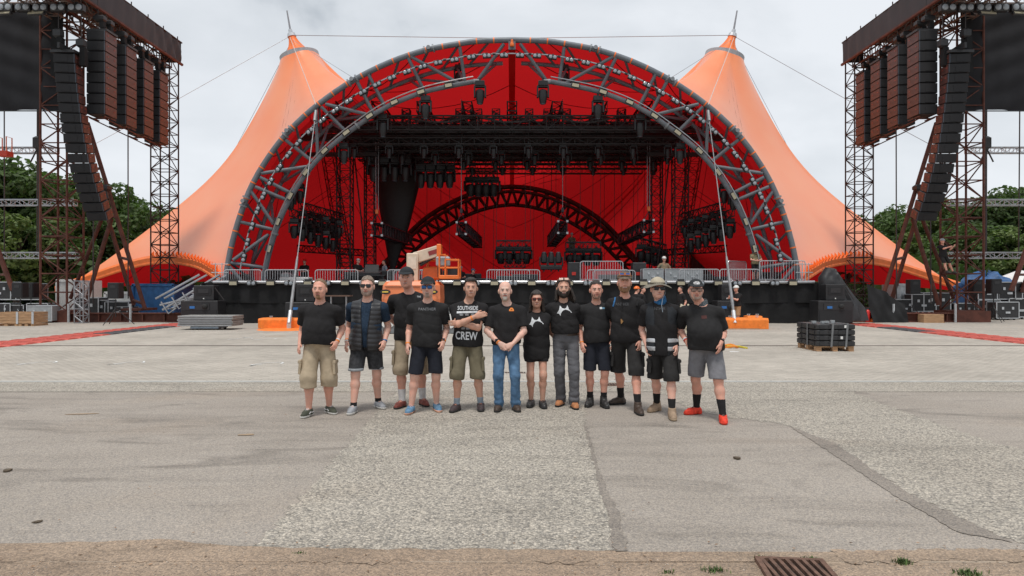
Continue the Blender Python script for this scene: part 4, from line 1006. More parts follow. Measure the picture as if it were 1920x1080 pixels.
    part('base_box', MB().box(mm(V((xa,33.6,.28))), (1.7,1.7,.55)), M_rust, ta)
    tb, xb = tower(309, 39.4, 14.9, 1.06, 20, M_rustd, 'slim dark lattice tower of the %s sound rig, farther one in front of the tent' % lab, .045, .026)
    # ---- roof beams
    zb = 14.75
    tt = thing('roof_beam', 'pale lattice beams carrying the %s sound rig' % lab, 'beam', mm(V((-20.4,34,zb))))
    M_beam = mat('pale_rust_beam', (.22,.16,.135), .6, .2, .3, 4)
    for xx in (-20.25, -21.7):
        ch, br = lattice(mm(V((xx,29,zb+.2))), mm(V((xx,39.9,zb+.2))), (.7,0,0), (0,0,.8), 13)
        for a, c in ch: part('chord', MB().tube((a, c), .05, 5), M_rust if xx > -21 else M_beam, tt)
        for a, c in br: part('brace', MB().tube((a, c), .028, 4), M_beam, tt)
    ch, br = lattice(mm(V((-20.4,31.5,zb+.35))), mm(V((-31,31.5,zb+.35))), (0,.7,0), (0,0,.9), 12)
    tt2 = thing('roof_beam', 'lattice cross beam with lamps above the %s screen cloth' % lab, 'beam', mm(V((-25,31.5,zb))))
    for a, c in ch: part('chord', MB().tube((a, c), .055, 5), M_beam, tt2)
    for a, c in br: part('brace', MB().tube((a, c), .03, 4), M_beam, tt2)
    for a, b in (((-20.3,30.2),(-22.5,33.6)),((-20.3,39.4),(-22.5,33.6))):
        part('stay', MB().tube((mm(V((*a,zb))), mm(V((*b,zb)))), .06, 6), M_rust, tt)
    for k in range(5): bl.put(mm(P(12+k*33,8,31.0)), (0,0,0), 'twin-lamp blinder on the cross beam of the %s tower, %s from the outer side' % (lab, ordw(k)), (1.1,)*3, 'twin blinders over the screen cloths')
    for k, px in enumerate((6,68)): fl.put(mm(P(px,22,31.0)), (R(-25),0,R(8)*sx), '%s flood light over the screen cloth of the %s tower' % ('outer' if k == 0 else 'inner', lab), (1.4,1,1), 'flood lights over the screen cloths')
    # ---- fascia banner, folded cloth, with a corner
    rows_ = []; z1, z2 = 14.9, 16.0
    zA = 14.83
    for j in range(9):
        v_ = j/8; row_ = []
        for k in range(90):
            y = 27.0+(39.9-27.0)*k/89; q = max(0, (k-60)/29) if sx < 0 else max(0,(k-72)/60)
            amp = .02+.10*q*(1-v_*.2); fold = math.sin(k*.85+v_*5*q)+.5*math.sin(k*1.9-v_*3)
            row_.append(mm(V((-19.35+amp*fold*.7, y, zA+(z2-zA)*v_+ (.06*math.sin(k*.5) if j in (0,8) else 0)*q))))
        rows_.append(row_)
    bn = thing('fascia_banner', 'long charcoal fabric fascia wrapped along the roof edge of the %s sound tower' % lab, 'banner', mm(V((-19.35,34,zA))))
    part('cloth', MB().grid(rows_), M_fascia, bn, smooth=True)
    part('end_cloth', MB().grid([[mm(V((-19.35-1.2*k/12, 39.92+.03*math.sin(k*2.0), zA+(z2-zA)*j/4))) for k in range(13)] for j in range(5)]), M_fascia, bn, smooth=True)
    part('top_cloth', MB().add([mm(V(q)) for q in ((-19.36,27,15.98),(-19.36,39.9,15.98),(-22.6,39.9,15.98),(-22.6,27,15.98))], [(0,1,2,3)]), M_fascia, bn)
    part('lower_rail', MB().tube((mm(V((-19.38,27,zA-.06))), mm(V((-19.38,40.1,zA-.06)))), .09, 6), M_rust, bn)
    part('upper_rail', MB().tube((mm(V((-19.4,27,z2+.05))), mm(V((-19.4,40.1,z2+.05)))), .05, 6), M_rustd, bn)
    for k in range(7): part('rail_post', MB().tube((mm(V((-19.4,30+k*1.6,z2))), mm(V((-19.4,30+k*1.6,z2+.25)))), .03, 5), M_rustd, bn)
    # ---- screen cloth
    rows_ = []; yS = 33.0
    xr = (113-960)*yS/F; zbm = P(0,208,yS).z
    for j in range(25):
        v_ = j/24; row_ = []
        for k in range(70):
            u = k/69; x = xr-9.5*u
            wr = .05*math.sin(u*30+v_*7)*max(0,.5-v_)+.06*math.sin(v_*28-u*18)*math.exp(-((u-.2)/.18)**2)+.03*math.sin(u*55)
            row_.append(mm(V((x, yS+wr, zbm+(15.0-zbm)*v_+(.05*math.sin(u*9) if j == 0 else 0)))))
        rows_.append(row_)
    sc_ = thing('screen_cloth', 'big charcoal cloth stretched high on the outer face of the %s sound tower' % lab, 'cloth', mm(V((xr-4,yS,zbm))))
    part('cloth', MB().grid(rows_), M_screen, sc_, smooth=True)
    part('pull_rod', MB().tube((mm(V((xr,yS,zbm))), mm(V((xr-9.5,yS,zbm)))), .03, 5), M_blk, sc_)
    part('side_leg', MB().grid([[mm(V((xr+.35-.45*k/6+.02*math.sin(k*2+j), yS-.3, zbm+1.6+(15.2-zbm-1.6)*j/8))) for k in range(9)] for j in range(9)]), M_cloth, sc_, smooth=True)
    # ---- A frame legs
    def rod(nm, a, b, r_, par): part(nm, MB().tube((mm(a), mm(b)), r_, 8), M_rust, par)
    af = thing('raking_legs', 'rust red raking double leg with rungs propping the %s sound tower' % lab, 'strut', mm(V(((262-960)*34.4/F,34.4,0))))
    A1, A0 = P(272,580,34.4), P(164,230,33.6); B1, B0 = P(251,572,35.4), P(150,235,34.6)
    rod('leg', A1, A0, .10, af); rod('leg', B1, B0, .10, af)
    for t_ in (.03,.27,.5,.76): rod('rung', A1.lerp(A0,t_), B1.lerp(B0,t_), .07, af)
    part('foot_plate', MB().box(mm((A1+B1)/2+V((0,0,-.1))), (1.0,1.6,.12)), M_rust, af)
    br_ = thing('brace_legs', 'rust red pair of back braces crossing beneath the %s line array' % lab, 'strut', mm(V(((150-960)*34/F,34,0))))
    rod('leg', P(209,410,34.2), P(160,572,33.8), .10, br_); rod('leg', P(190,412,35), P(132,560,35), .09, br_); rod('rung', P(209,408,34.2), P(190,408,35), .08, br_)
    # outer second A frame at frame edge
    of = thing('raking_legs', 'rust red raking legs at the %s edge of the picture' % lab, 'strut', mm(V(((10-960)*35/F,35,0))))
    rod('leg', P(24,545,35), P(-40,370,35), .12, of); rod('leg', P(4,548,36), P(-55,380,36), .12, of); rod('rung', P(12,515,35), P(-6,515,36), .07, of)
    # base beam
    bb = thing('base_beam', 'heavy rusty steel base beam on the ground under the %s sound tower' % lab, 'steel beam', mm(V((-20,33.6,0))))
    yb = 33.0; xa_, xb_ = (88-960)*yb/F, (350-960)*yb/F
    part('web', MB().box(mm(V(((xa_+xb_)/2,yb,.24))), (xb_-xa_,.08,.36)), M_rust, bb)
    for z_ in (.05,.44): part('flange', MB().box(mm(V(((xa_+xb_)/2,yb,z_))), (xb_-xa_,.4,.05)), M_rust, bb)
    for k in range(7): part('stiffener', MB().box(mm(V((xa_+.5+k*1.05,yb-.1,.245))), (.05,.14,.33)), M_rust, bb)
    for k, px in enumerate((135,250)): part('jack', MB().tube((mm(V(((px-960)*yb/F,yb-.25,0))), mm(V(((px-960)*yb/F,yb-.25,.9)))), .06, 6), M_galv, bb)
    # ---- silver horizontal trusses with chain drops
    for k, (py, Y, px1) in enumerate(((282,36.5,108),(380,36,142),(479,35.5,145))):
        a, b = P(-60,py,Y), P(px1,py,Y)
        tt = thing('silver_truss', '%s pale aluminium truss level with the %s tower, running out of the picture' % (['upper','middle','lower'][k], lab), 'truss', mm((a+b)/2), 'aluminium trusses at the outer sides')
        ch, br = lattice(mm(a), mm(b), (0,.3,0), (0,0,.3), 12)
        for p_, q_ in ch: part('chord', MB().tube((p_, q_), .03, 5), M_alu, tt)
        mb = MB()
        for p_, q_ in br: mb.tube((p_, q_), .016, 4)
        part('lacing', mb, M_alu, tt, kind='stuff')
    for k, (px, Y, y0_, y1_) in enumerate(((70,35.9,205,485),(8,35.9,205,480),(240,34.0,120,560),(176,33,270,570),(72,35.4,120,470))):
        solo('chain_drop', MB().tube((mm(P(px,y0_,Y)), mm(P(px+rr.uniform(-2,2),y1_,Y))), .03, 4), M_wired, 'dark hanging chain beside the %s sound tower, %s of five' % (lab, ['beneath the cloth','at the picture edge','in front of the tent','by the line array foot','doubling the inner chain'][k]), 'chain')
    c = mm(P(70,268,35.9)); solo('chain_hoist', MB().box(c, (.3,.3,.7),bev=.1).tube((c+V((0,0,-.3)), c+V((-.35,0,-1.0))), .04, 5).tube((c+V((0,0,-.3)), c+V((.35,0,-1.0))), .04, 5), M_blk, 'small chain hoist with bridle below the %s screen cloth' % lab, 'chain hoist')
    c = mm(P(196,352,33.5)); sp = thing('spot_lamp', 'small lamp clamped on the raking leg of the %s tower' % lab, 'lamp', c); part('body', MB().box(c, (.5,.4,.3),bev=.08).tube((c+V((0,0,-.1)), c+V((.1,0,-.55))), .13, 8), M_blk, sp)
# red beacon platform at left edge
c = P(8,285,35); t = thing('work_basket', 'small red work basket hanging at the left edge of the picture', 'basket', c)
part('floor', MB().box(c+V((0,0,-.1)), (.6,.5,.25)), mat('red_paint',(.6,.05,.02),.5), t)
for dx in (-.25,.25): part('rail', MB().tube((c+V((dx,-.2,0)), c+V((dx,-.2,.75)), c+V((dx,.2,.75)), c+V((dx,.2,0))), .03, 5), M_orange, t)
# ------------------------------------------------------------------ trees
M_fol = []
for k, c in enumerate(((.070,.112,.036),(.105,.145,.048),(.052,.088,.030))):
    m = mat('foliage_%s' % 'abc'[k], c, .6, 0, .3, .6, island=.45, spec=.3)
    t = m.node_tree; b = t.nodes['Principled BSDF']; tr = nd(t, 'ShaderNodeBsdfTranslucent'); tr.inputs[0].default_value = (c[0]*1.6, c[1]*1.9, c[2], 1)
    mxs = nd(t, 'ShaderNodeMixShader'); mxs.inputs[0].default_value = .3; t.links.new(b.outputs[0], mxs.inputs[1]); t.links.new(tr.outputs[0], mxs.inputs[2]); t.links.new(mxs.outputs[0], t.nodes['Material Output'].inputs['Surface'])
    M_fol.append(m)
M_bark = mat('bark', (.07,.052,.04), .95, 0, .3, 6, bump=.5)
def crown_mesh(seed, nclump, nleaf, ls, m):
    g_ = np.random.default_rng(seed); cs = []
    while len(cs) < nclump:
        p = g_.uniform(-1,1,3)
        if .35 < np.linalg.norm(p) < 1: cs.append(p*np.array([3.6,3.4,4.2])+np.array([0,0,6.2]))
    cs = np.array(cs); cs = cs[cs[:,2] > 1.6]; rad = g_.uniform(.7,1.5,len(cs))
    idx = g_.integers(0, len(cs), nleaf); d = g_.normal(size=(nleaf,3)); d /= np.linalg.norm(d,axis=1)[:,None]
    pos = cs[idx]+d*rad[idx][:,None]*g_.uniform(.75,1.05,nleaf)[:,None]*np.array([1,1,.75])
    nrm = d*.7+g_.normal(size=(nleaf,3))*.5+np.array([0,0,.4]); nrm /= np.linalg.norm(nrm,axis=1)[:,None]
    a = np.cross(nrm, g_.normal(size=(nleaf,3))); a /= np.linalg.norm(a,axis=1)[:,None]; b = np.cross(nrm, a)
    sz = ls*g_.uniform(.6,1.3,nleaf)[:,None]
    co = np.stack([pos-a*sz, pos-b*sz*.55+nrm*sz*.15, pos+a*sz, pos+b*sz*.55+nrm*sz*.15], 1).reshape(-1,3)
    return npmesh('crown', co, np.arange(nleaf*4).reshape(-1,4), m)
crowns = [crown_mesh(s_, nc, nl, .24, M_fol[s_ % 3]) for s_, nc, nl in ((0,46,9000),(1,40,8000),(2,54,10000),(3,36,7500))]
def trunk_mesh(seed):
    r_ = random.Random(seed); mb = MB().tube([(0,0,-.3),(.05,0,1.5),(r_.uniform(-.2,.2),.1,4),(r_.uniform(-.4,.4),0,7.5)], [.32,.24,.18,.06], 8)
    for i in range(7):
        a = i*.9+r_.random(); z_ = 2+i*.6; mb.tube([(0,0,z_),(math.cos(a)*1.1,math.sin(a)*1.1,z_+1),(math.cos(a)*2.4,math.sin(a)*2.4,z_+2.3)], [.1,.07,.03], 5)
    return mb.mesh('trunk', M_bark, True)
trunks = [trunk_mesh(i) for i in range(4)]
def tree(px, top, Y, k, wsc, lab):
    x = (px-960)*Y/F; h_ = H0+(540-top)*Y/F; t = thing('tree', lab, 'tree', (x,Y,0), 'trees behind the sound towers', rz=k*1.3); s_ = h_/10.6; t.scale = (s_*wsc,s_*wsc,s_)
    link('trunk', trunks[k % 4], t); link('crown', crowns[k % 4], t)
tl = [(-120,312,60,1.2),(-60,300,56,1.2),(10,306,54,1.15),(48,318,58,1.0),(88,345,56,1.0),(120,352,62,1.1),(160,332,64,1.0),(196,352,60,1.0),(228,372,66,1.1),(262,382,72,1.2),(300,388,76,1.2),(340,396,80,1.2),(30,392,50,1.2),(-30,388,50,1.1),(150,410,56,1.3),(215,420,60,1.3),(95,415,52,1.2),(285,425,68,1.3),(-90,380,50,1.2)]
tR = [(1600,408,84,1.2),(1640,400,78,1.2),(1672,394,74,1.1),(1700,404,70,1.1),(1738,388,72,1.0),(1776,380,66,1.1),(1812,376,64,1.1),(1850,368,60,1.1),(1886,360,58,1.0),(1922,366,56,1.1),(1965,350,58,1.2),(2020,356,60,1.2),(1660,436,68,1.3),(1720,436,62,1.3),(1790,430,58,1.3),(1850,424,54,1.3),(1915,420,52,1.3)]
for sd_, lst in (('left',tl),('right',tR)):
    for k, (px, top, Y, ws) in enumerate(sorted(lst)): tree(px, top, Y, k, ws, '%s tree from the %s end of the wood at the %s side' % (ordw(k), 'outer' if sd_ == 'left' else 'inner', sd_))
# dark hedge closing the wood at ground level
for sx, lab in ((-1,'left'),(1,'right')):
    g_ = np.random.default_rng(5+sx); nl = 16000; pos = np.stack([g_.uniform(-62,-24,nl)*(-sx), g_.uniform(50,70,nl), g_.uniform(.2,4.2,nl)*g_.uniform(.5,1,nl)], 1)
    a = g_.normal(size=(nl,3)); a /= np.linalg.norm(a,axis=1)[:,None]; b = np.cross(a, g_.normal(size=(nl,3))); b /= np.linalg.norm(b,axis=1)[:,None]; sz = g_.uniform(.25,.55,nl)[:,None]
    o = link('undergrowth', npmesh('undergrowth', np.stack([pos-a*sz,pos-b*sz*.6,pos+a*sz,pos+b*sz*.6],1).reshape(-1,3), np.arange(nl*4).reshape(-1,4), M_fol[2]), None, 'stuff'); o['label'] = 'dark undergrowth beneath the wood on the %s' % lab; o['category'] = 'undergrowth'
# ------------------------------------------------------------------ gear on the ground at the sides
def pole_speaker(px, top, base_py, lab, wd=.5, hd=.72):
    Y = GY(base_py); x = (px-960)*Y/F; zt = P(0,top,Y).z
    t = thing('speaker_stand', 'black tripod stand under the '+lab, 'stand', (x,Y,0))
    part('pole', MB().tube([(0,0,.35),(0,0,zt-hd-.02)], .022, 6), M_blk, t, world=False)
    for a in (20,140,260): part('leg', MB().tube([(0,0,.75),(math.cos(R(a))*.75,math.sin(R(a))*.75,.015)], .018, 5), M_blk, t, world=False)
    part('collar', MB().tube([(0,0,.68),(0,0,.82)], .045, 8), M_blk, t, world=False)
    s_ = thing('loudspeaker', lab, 'loudspeaker', (x,Y,zt-hd)); part('cabinet', MB().box((0,0,hd/2),(wd,.42,hd),bev=.02), M_cab, s_, world=False)
    part('grille', MB().box((0,-.22,hd/2),(wd-.06,.02,hd-.06)), M_grl, s_, world=False); part('horn', MB().box((0,-.235,hd*.75),(wd*.5,.012,hd*.2)), M_blk, s_, world=False)
pole_speaker(217,530,609,'black loudspeaker on a tripod stand left of the raking legs')
pole_speaker(38,530,606,'black loudspeaker at far left, above the wooden crates')
pole_speaker(58,530,604,'black loudspeaker at far left, right one of two')
pole_speaker(1712,524,603,'black loudspeaker on a tripod stand at the right sound tower')
pole_speaker(1829,524,602,'black loudspeaker on stand right of the rusty tower')
pole_speaker(1863,523,604,'black loudspeaker on stand towards the right edge')
def big_speaker_pair(px0, px1, lab, wedge_top=535, mid=563, base=605, Y=30.9):
    x0, x1 = (px0-960)*Y/F, (px1-960)*Y/F; w_ = x1-x0; h1 = P(0,mid,Y).z; h2 = P(0,wedge_top,Y).z-h1
    t = thing('subwoofer', 'large black subwoofer with blue-lit recess '+lab, 'subwoofer', ((x0+x1)/2,Y,0), 'subwoofers along the stage front')
    part('cabinet', MB().box((0,0,h1/2+.04),(w_,.9,h1-.1),bev=.03), M_cab, t, world=False)
    part('grille', MB().box((0,-.46,h1*.36),(w_-.1,.02,h1*.5)), M_grl, t, world=False)
    part('port', MB().box((-.05,-.462,h1*.75),(w_*.62,.03,h1*.26)), M_blk, t, world=False)
    part('badge', MB().box((-w_*.18,-.485,h1*.72),(.22,.02,.11)), mat('blue_badge',(.03,.16,.45),.4), t, world=False)
    part('connector', MB().lathe([(.12,0),(.12,.06),(.05,.1)], 10, (w_*.16,-.47,h1*.76), Matrix.Rotation(R(90),3,'X')), M_rubber, t, world=False)
    for sx in (-1,1):
        for sy in (-.3,.3): part('castor', MB().tube([(sx*w_*.4,sy,.05),(sx*w_*.4,sy+.05,.05)], .05, 8), M_rubber, t, world=False)
    s_ = thing('fill_speaker', 'black front fill loudspeaker standing on the subwoofer '+lab, 'loudspeaker', ((x0+x1)/2+w_*.06,Y,h1)); 
    part('cabinet', MB().box((0,.05,h2/2),(w_*.55,.55,h2),bev=.025), M_cab, s_, world=False); part('grille', MB().box((0,-.235,h2*.6),(w_*.42,.02,h2*.5)), M_grl, s_, world=False)
    part('horn', MB().box((0,-.252,h2*.62),(w_*.28,.015,h2*.3)), M_blk, s_, world=False); part('light', MB().box((0,-.232,h2*.12),(.05,.02,.05)), M_white, s_, world=False)
    part('side_strap', MB().tube([(w_*.3,-.2,h2*.85),(w_*.55,-.2,.02)], .02, 4), M_wired, s_, world=False)
big_speaker_pair(348,416,'at the left end of the stage front')
big_speaker_pair(541,602,'behind the left rope foot',533,566)
big_speaker_pair(1340,1376,'behind the last man in the cap',533,563)
big_speaker_pair(1526,1590,'at the right end of the stage front',533,563)
# black tarpaulin slump
rows_ = []; rg = random.Random(9); Yt = 31.4
pl, pr_ = [(1532,600),(1536,560),(1535,520),(1548,501),(1562,503)], [(1626,600),(1620,578),(1600,556),(1580,530),(1566,508)]
for j in range(21):
    v_ = j/20*4; k = min(3,int(v_)); f_ = v_-k
    xl = pl[k][0]+(pl[k+1][0]-pl[k][0])*f_; xr_ = pr_[k][0]+(pr_[k+1][0]-pr_[k][0])*f_; yy = pl[k][1]+(pl[k+1][1]-pl[k][1])*f_; yr = pr_[k][1]+(pr_[k+1][1]-pr_[k][1])*f_
    row_ = []
    for i in range(40):
        a = i/40*2*math.pi; u = (1-math.cos(a))/2; fold = 1+.10*math.sin(i*1.7+j*.25)+.06*math.sin(i*3.3-j*.4)
        px = xl+(xr_-xl)*u; py = yy+(yr-yy)*u; p = P(px,py,Yt); row_.append(V((p.x, Yt-math.sin(a)*(.9*(1-j/26))*fold, max(.01, p.z))))
    rows_.append(row_)
mb = MB().grid(rows_, closed=True); mb.f.append(tuple(range(20*40,21*40))); mb.mi.append(0)
solo('tarpaulin', mb, M_tarp, 'crumpled black tarpaulin slumped over gear at the right end of the stage', 'tarpaulin', smooth=True)
rows_ = [[V(((1625+70*i/20-960)*33/F, 33+.08*math.sin(i*.55+j*.5)+.05*math.sin(i*1.1-j)-.5*j/8, P(0,530+2.0*math.sin(i*.45)+i*2.0,33).z*(1-j/8)+.02)) for i in range(21)] for j in range(9)]
solo('tarpaulin', MB().grid(rows_), M_cloth, 'black tarpaulin hung behind the raking legs right of the stage', 'tarpaulin', smooth=True)
# silver stair leaning at the left
st_ = thing('aluminium_stair', 'tilted aluminium stair with handrails at the left end of the stage', 'stair', P(330,583,32.6))
for (a, b, r_) in (((305,581),(412,515),.06),((292,560),(374,515),.05),((300,572),(385,552),.05)):
    for dy in (0,.8): part('stringer', MB().tube((P(*a,32.4)+V((0,dy,0)), P(*b,32.4)+V((0,dy,0))), r_, 6), M_alu, st_)
for k in range(9):
    p = P(305,581,32.4).lerp(P(412,515,32.4), (k+.5)/9); part('tread', MB().box(p+V((0,.4,-.05)), (.3,.8,.04)), M_galv, st_)
for k in range(4):
    p = P(302,566,32.3).lerp(P(362,540,32.3), k/3); part('baluster', MB().tube((p, p+V((.35,0,-.55)), p+V((.7,0,-.3))), .035, 6), M_alu, st_)
# upright silver truss
tt = thing('upright_truss', 'short upright aluminium truss standing by the left rusty tower', 'truss', P(153,603,33)); a, b = V(((153-960)*32.2/F,32.2,.03)), P(153,527,32.2)
ch, br = lattice(a, b, (.42,0,0), (0,.42,0), 6)
for p_, q_ in ch: part('chord', MB().tube((p_, q_), .03, 6), M_alu, tt)
for p_, q_ in br: part('brace', MB().tube((p_, q_), .018, 5), M_alu, tt)
# container, boxes
def cont(px0, px1, top, Y, m, lab, nm='shipping_container', d_=2.4):
    x0, x1 = (px0-960)*Y/F, (px1-960)*Y/F; zt = P(0,top,Y).z; t = thing(nm, lab, 'container', ((x0+x1)/2,Y+d_/2,0)); w_ = x1-x0
    n_ = max(4,int(w_/.25)); rows_ = []
    prof_ = [V((x0+w_*i/n_, Y-(.05 if i % 2 else 0), 0)) for i in range(n_+1)]
    part('front', MB().grid([[p+V((0,0,.12)) for p in prof_], [p+V((0,0,zt-.1)) for p in prof_]]), m, t)
    part('shell', MB().box(((x0+x1)/2, Y+d_/2+.03, zt/2+.02), (w_,d_,zt-.06)), m, t)
    for z_ in (.1,zt-.03): part('frame', MB().box(((x0+x1)/2, Y-.03, z_), (w_+.06,.14,.14)), m, t)
    for x in (x0,x1): part('post', MB().box((x, Y-.03, zt/2+.02), (.12,.14,zt-.1)), m, t)
cont(250,326,533,37.5,M_blue,'blue shipping container half hidden behind the aluminium stair')
cont(198,252,548,38.5,M_white,'white box trailer between the speaker stand and the blue container','box_trailer')
cont(108,142,525,38,M_white,'white cabin behind the left rusty tower','site_cabin')
cont(1682,1706,533,37,M_galv,'grey louvred generator right of the raking legs','generator',1.5)
cont(1838,1900,552,40,M_blue,'low blue container behind the cases at right')
p = P(1850,532,39); rows_ = [[V((p.x+1.7*math.cos(a)*math.sin(f_)*(1+.15*math.sin(a*5+f_*4)+.1*math.sin(a*9-f_*5)), 39+.8*math.sin(a)*math.sin(f_), p.z-.4+.95*math.cos(f_)*(1+.16*math.sin(a*4)+.13*math.sin(a*7+f_*6)))) for a in np.linspace(0,6.2832,25)[:-1]] for f_ in np.linspace(.05,1.7,9)]
solo('blue_tarpaulin', MB().grid(rows_, closed=True), mat('blue_tarp',(.035,.12,.30),.5,0,.3,3,bump=.5,bscale=6), 'crumpled blue tarpaulin heaped at the right behind the speakers', 'tarpaulin', smooth=True)
p = P(1912,535,44); solo('party_tent', MB().lathe([(2.4,0),(2.4,.9),(1.2,1.7),(.05,2.2)], 8, p+V((0,0,-1.2))), M_white, 'white tent at the right edge of the picture', 'tent')
# rows of cases
for k, (px, py, sc_) in enumerate(((12,590,1.0),(35,592,.9),(78,598,1.0),(170,597,1.35),(188,590,1.2),(225,592,1.1),(238,590,.8),(30,572,1.0),(60,570,1.1),(8,560,1.2))):
    Y = min(36, GY(py)); cb_.put(V(((px-960)*Y/F,Y,0 if py > 585 else .95)), (0,0,random.uniform(-.15,.15)), 'black flight case in the left clutter, %s' % ['at the picture edge','second from the edge','by the wooden crates','widest and right of the tower','behind the widest','right of the speaker stand','small one by the beam','upper one behind the crates','upper one left of the tower','upper one at the edge'][k], (sc_,1,sc_), 'black cases in the left clutter')
cg.put(V(((82-960)*32.6/F,32.6,0)), (0,0,.1), 'pale flight case between the wooden crates and the rusty tower', (.9,1,1))
for k, (px, py, sc_, z_) in enumerate(((1725,592,1.2,.3),(1750,590,1.3,.3),(1845,598,1.2,0),(1880,600,1.1,0),(1905,598,1.3,0),(1800,592,1,0),(1885,565,1.2,.95),(1912,566,1.1,1.0),(1845,570,1.1,.95),(1690,592,1.0,.2))):
    Y = min(36.5, GY(py) if py > 585 else GY(594)); cb_.put(V(((px-960)*Y/F,Y,z_)), (0,0,random.uniform(-.15,.15)), 'black flight case in the clutter of the right side, %s' % ['left of the brown box','above the brown box','under the paired speakers','second from the right edge','at the right edge','behind the rusty tower','upper one by the edge','upper one at the edge','upper one under the speakers','left of the tripod'][k], (sc_,1,sc_), 'black cases in the right clutter')
# wooden crates far left
def crate(x0, x1, Y, h_, lab, d_=.9):
    w_ = x1-x0; t = thing('wooden_crate', lab, 'crate', ((x0+x1)/2,Y,0), 'wooden plank crates at the left edge')
    for k in range(4):
        z_ = .13+(h_-.13)*(k+.5)/4
        for sy in (-1,1): part('plank', MB().box((0,sy*d_/2,z_),(w_,.03,(h_-.13)/4-.014)), M_wood, t, world=False)
        for sx in (-1,1): part('plank', MB().box((sx*(w_/2-.016),0,z_),(.03,d_-.04,(h_-.13)/4-.014)), M_wood, t, world=False)
    for sx in (-.42,0,.42): part('block', MB().box((sx*w_,0,.055),(.14,d_,.10)), M_wood, t, world=False)
    part('post', MB().box((w_/2-.02,-d_/2-.03,h_/2+.06),(.09,.03,h_-.1)), M_galv, t, world=False)
Yc = GY(612)
crate((-12-960)*Yc/F,(34-960)*Yc/F,Yc+.45,.62,'wooden plank crate cut by the left edge of the picture'); crate((35-960)*Yc/F,(63-960)*Yc/F,Yc+.45,.62,'narrow wooden plank crate with a steel post, beside the larger one')
p = V(((1745-960)*32.6/F,32.6,0)); t = thing('cardboard_box', 'plain brown box on the ground before the right base beam', 'box', p); part('box', MB().box((0,0,.22),(.95,.5,.38),bev=.01), M_wood, t, world=False); part('pallet', MB().box((0,0,.02),(1,.6,.03)), M_wood, t, world=False)
p = V(((1627-960)*32.8/F,32.8,0)); t = thing('fire_extinguisher', 'red fire extinguisher standing by the tarpaulin right of the stage', 'fire extinguisher', p)
part('cylinder', MB().lathe([(.1,0),(.11,.02),(.11,.5),(.06,.6),(.03,.62)], 12), mat('signal_red',(.6,.02,.015),.35), t, world=False, smooth=True); part('valve', MB().box((0,0,.67),(.16,.05,.08)), M_blk, t, world=False)
p = V(((1641-960)*32.8/F,32.8,0)); solo('traffic_cone_base', MB().lathe([(.28,0),(.27,.1),(.18,.2),(.05,.26)], 12), M_orange, 'low orange cap lying beside the fire extinguisher', 'cap', loc=p*0).location = p
p = V(((1650-960)*32.6/F,32.6,0))
# stack of grey stage decks on a dolly
t = thing('deck_stack', 'stack of grey stage decks on a dolly before the left subwoofer', 'deck stack', (( 396-960)*27.3/F,27.3,0))
M_dk = mat('grey_plywood_deck', (.30,.295,.28), .7, .1, .2, 4)
for k in range(6): part('deck_panel', MB().box((random.uniform(-.03,.03),random.uniform(-.03,.03),.19+k*.07),(2.15,1.1,.06)), M_dk, t, world=False); 
for k in range(6): part('panel_rail', MB().box((0,-.57,.19+k*.07),(2.1,.02,.03)), M_alu, t, world=False)
part('dolly', MB().box((-.05,-.05,.11),(1.1,.9,.08)), mat('dolly_steel',(.25,.3,.36),.5,.5), t, world=False)
for sx in (-.4,.4):
    for sy in (-.4,.34): part('castor', MB().tube([(sx,sy,.05),(sx,sy+.06,.05)], .05, 10), M_rubber, t, world=False)
# pallet with strapped black boxes
pv = V(((1555-960)*18.05/F,18.3,0)); t = thing('euro_pallet', 'raw wooden pallet carrying black strapped boxes on the paving at right', 'pallet', pv)
for sx in (-.42,0,.42):
    for sy in (-.5,0,.5): part('block', MB().box((sx,sy,.075),(.14,.14,.09)), M_wood, t, world=False)
    part('bottom_board', MB().box((sx,0,.022),(.12,1.2,.022)), M_wood, t, world=False)
for k in range(5): part('top_board', MB().box((0,-.52+k*.26,.132),(.98,.14,.022)), M_wood, t, world=False)
M_pl = mat('black_moulded_plastic', (.025,.025,.027), .45, 0, .2, 10)
for k in range(4):
    z_ = .146+.145*k; b_ = thing('black_box', 'black moulded box in the strapped stack on the pallet, %s from the bottom' % ordw(k), 'box', pv+V((0,0,z_)), 'black boxes strapped on the pallet')
    part('shell', MB().box((0,0,.07),(1.0,1.22,.135),bev=.02), M_pl, b_, world=False)
    for i in range(4): part('rib', MB().box((-.36+i*.24,-.612,.07),(.12,.02,.08)), M_blk, b_, world=False)
    for i in range(3): part('rib', MB().box((-.505,-.4+i*.4,.07),(.02,.2,.08)), M_blk, b_, world=False)
    if k in (1,3): part('sticker', MB().box((.1+.15*k/3,-.615,.08),(.06,.016,.07)), M_white, b_, world=False)
for k, x in enumerate((-.1,.28)):
    s_ = .78; part('strap', MB().box((x,-.628,.44),(.05,.008,.62),(0,R(4),0)).box((x-.03,0,.742),(.05,1.25,.008)), mat('grey_strap',(.16,.165,.17),.7), t, world=False)
part('strap', MB().box((-.522,-.1,.44),(.008,.05,.6)), MATS['grey_strap'], t, world=False)
for k in range(5): part('fitting', MB().box((-.35+k*.17,random.uniform(-.3,.3),.755),(.1,.08,.06)), M_caseg, t, world=False)
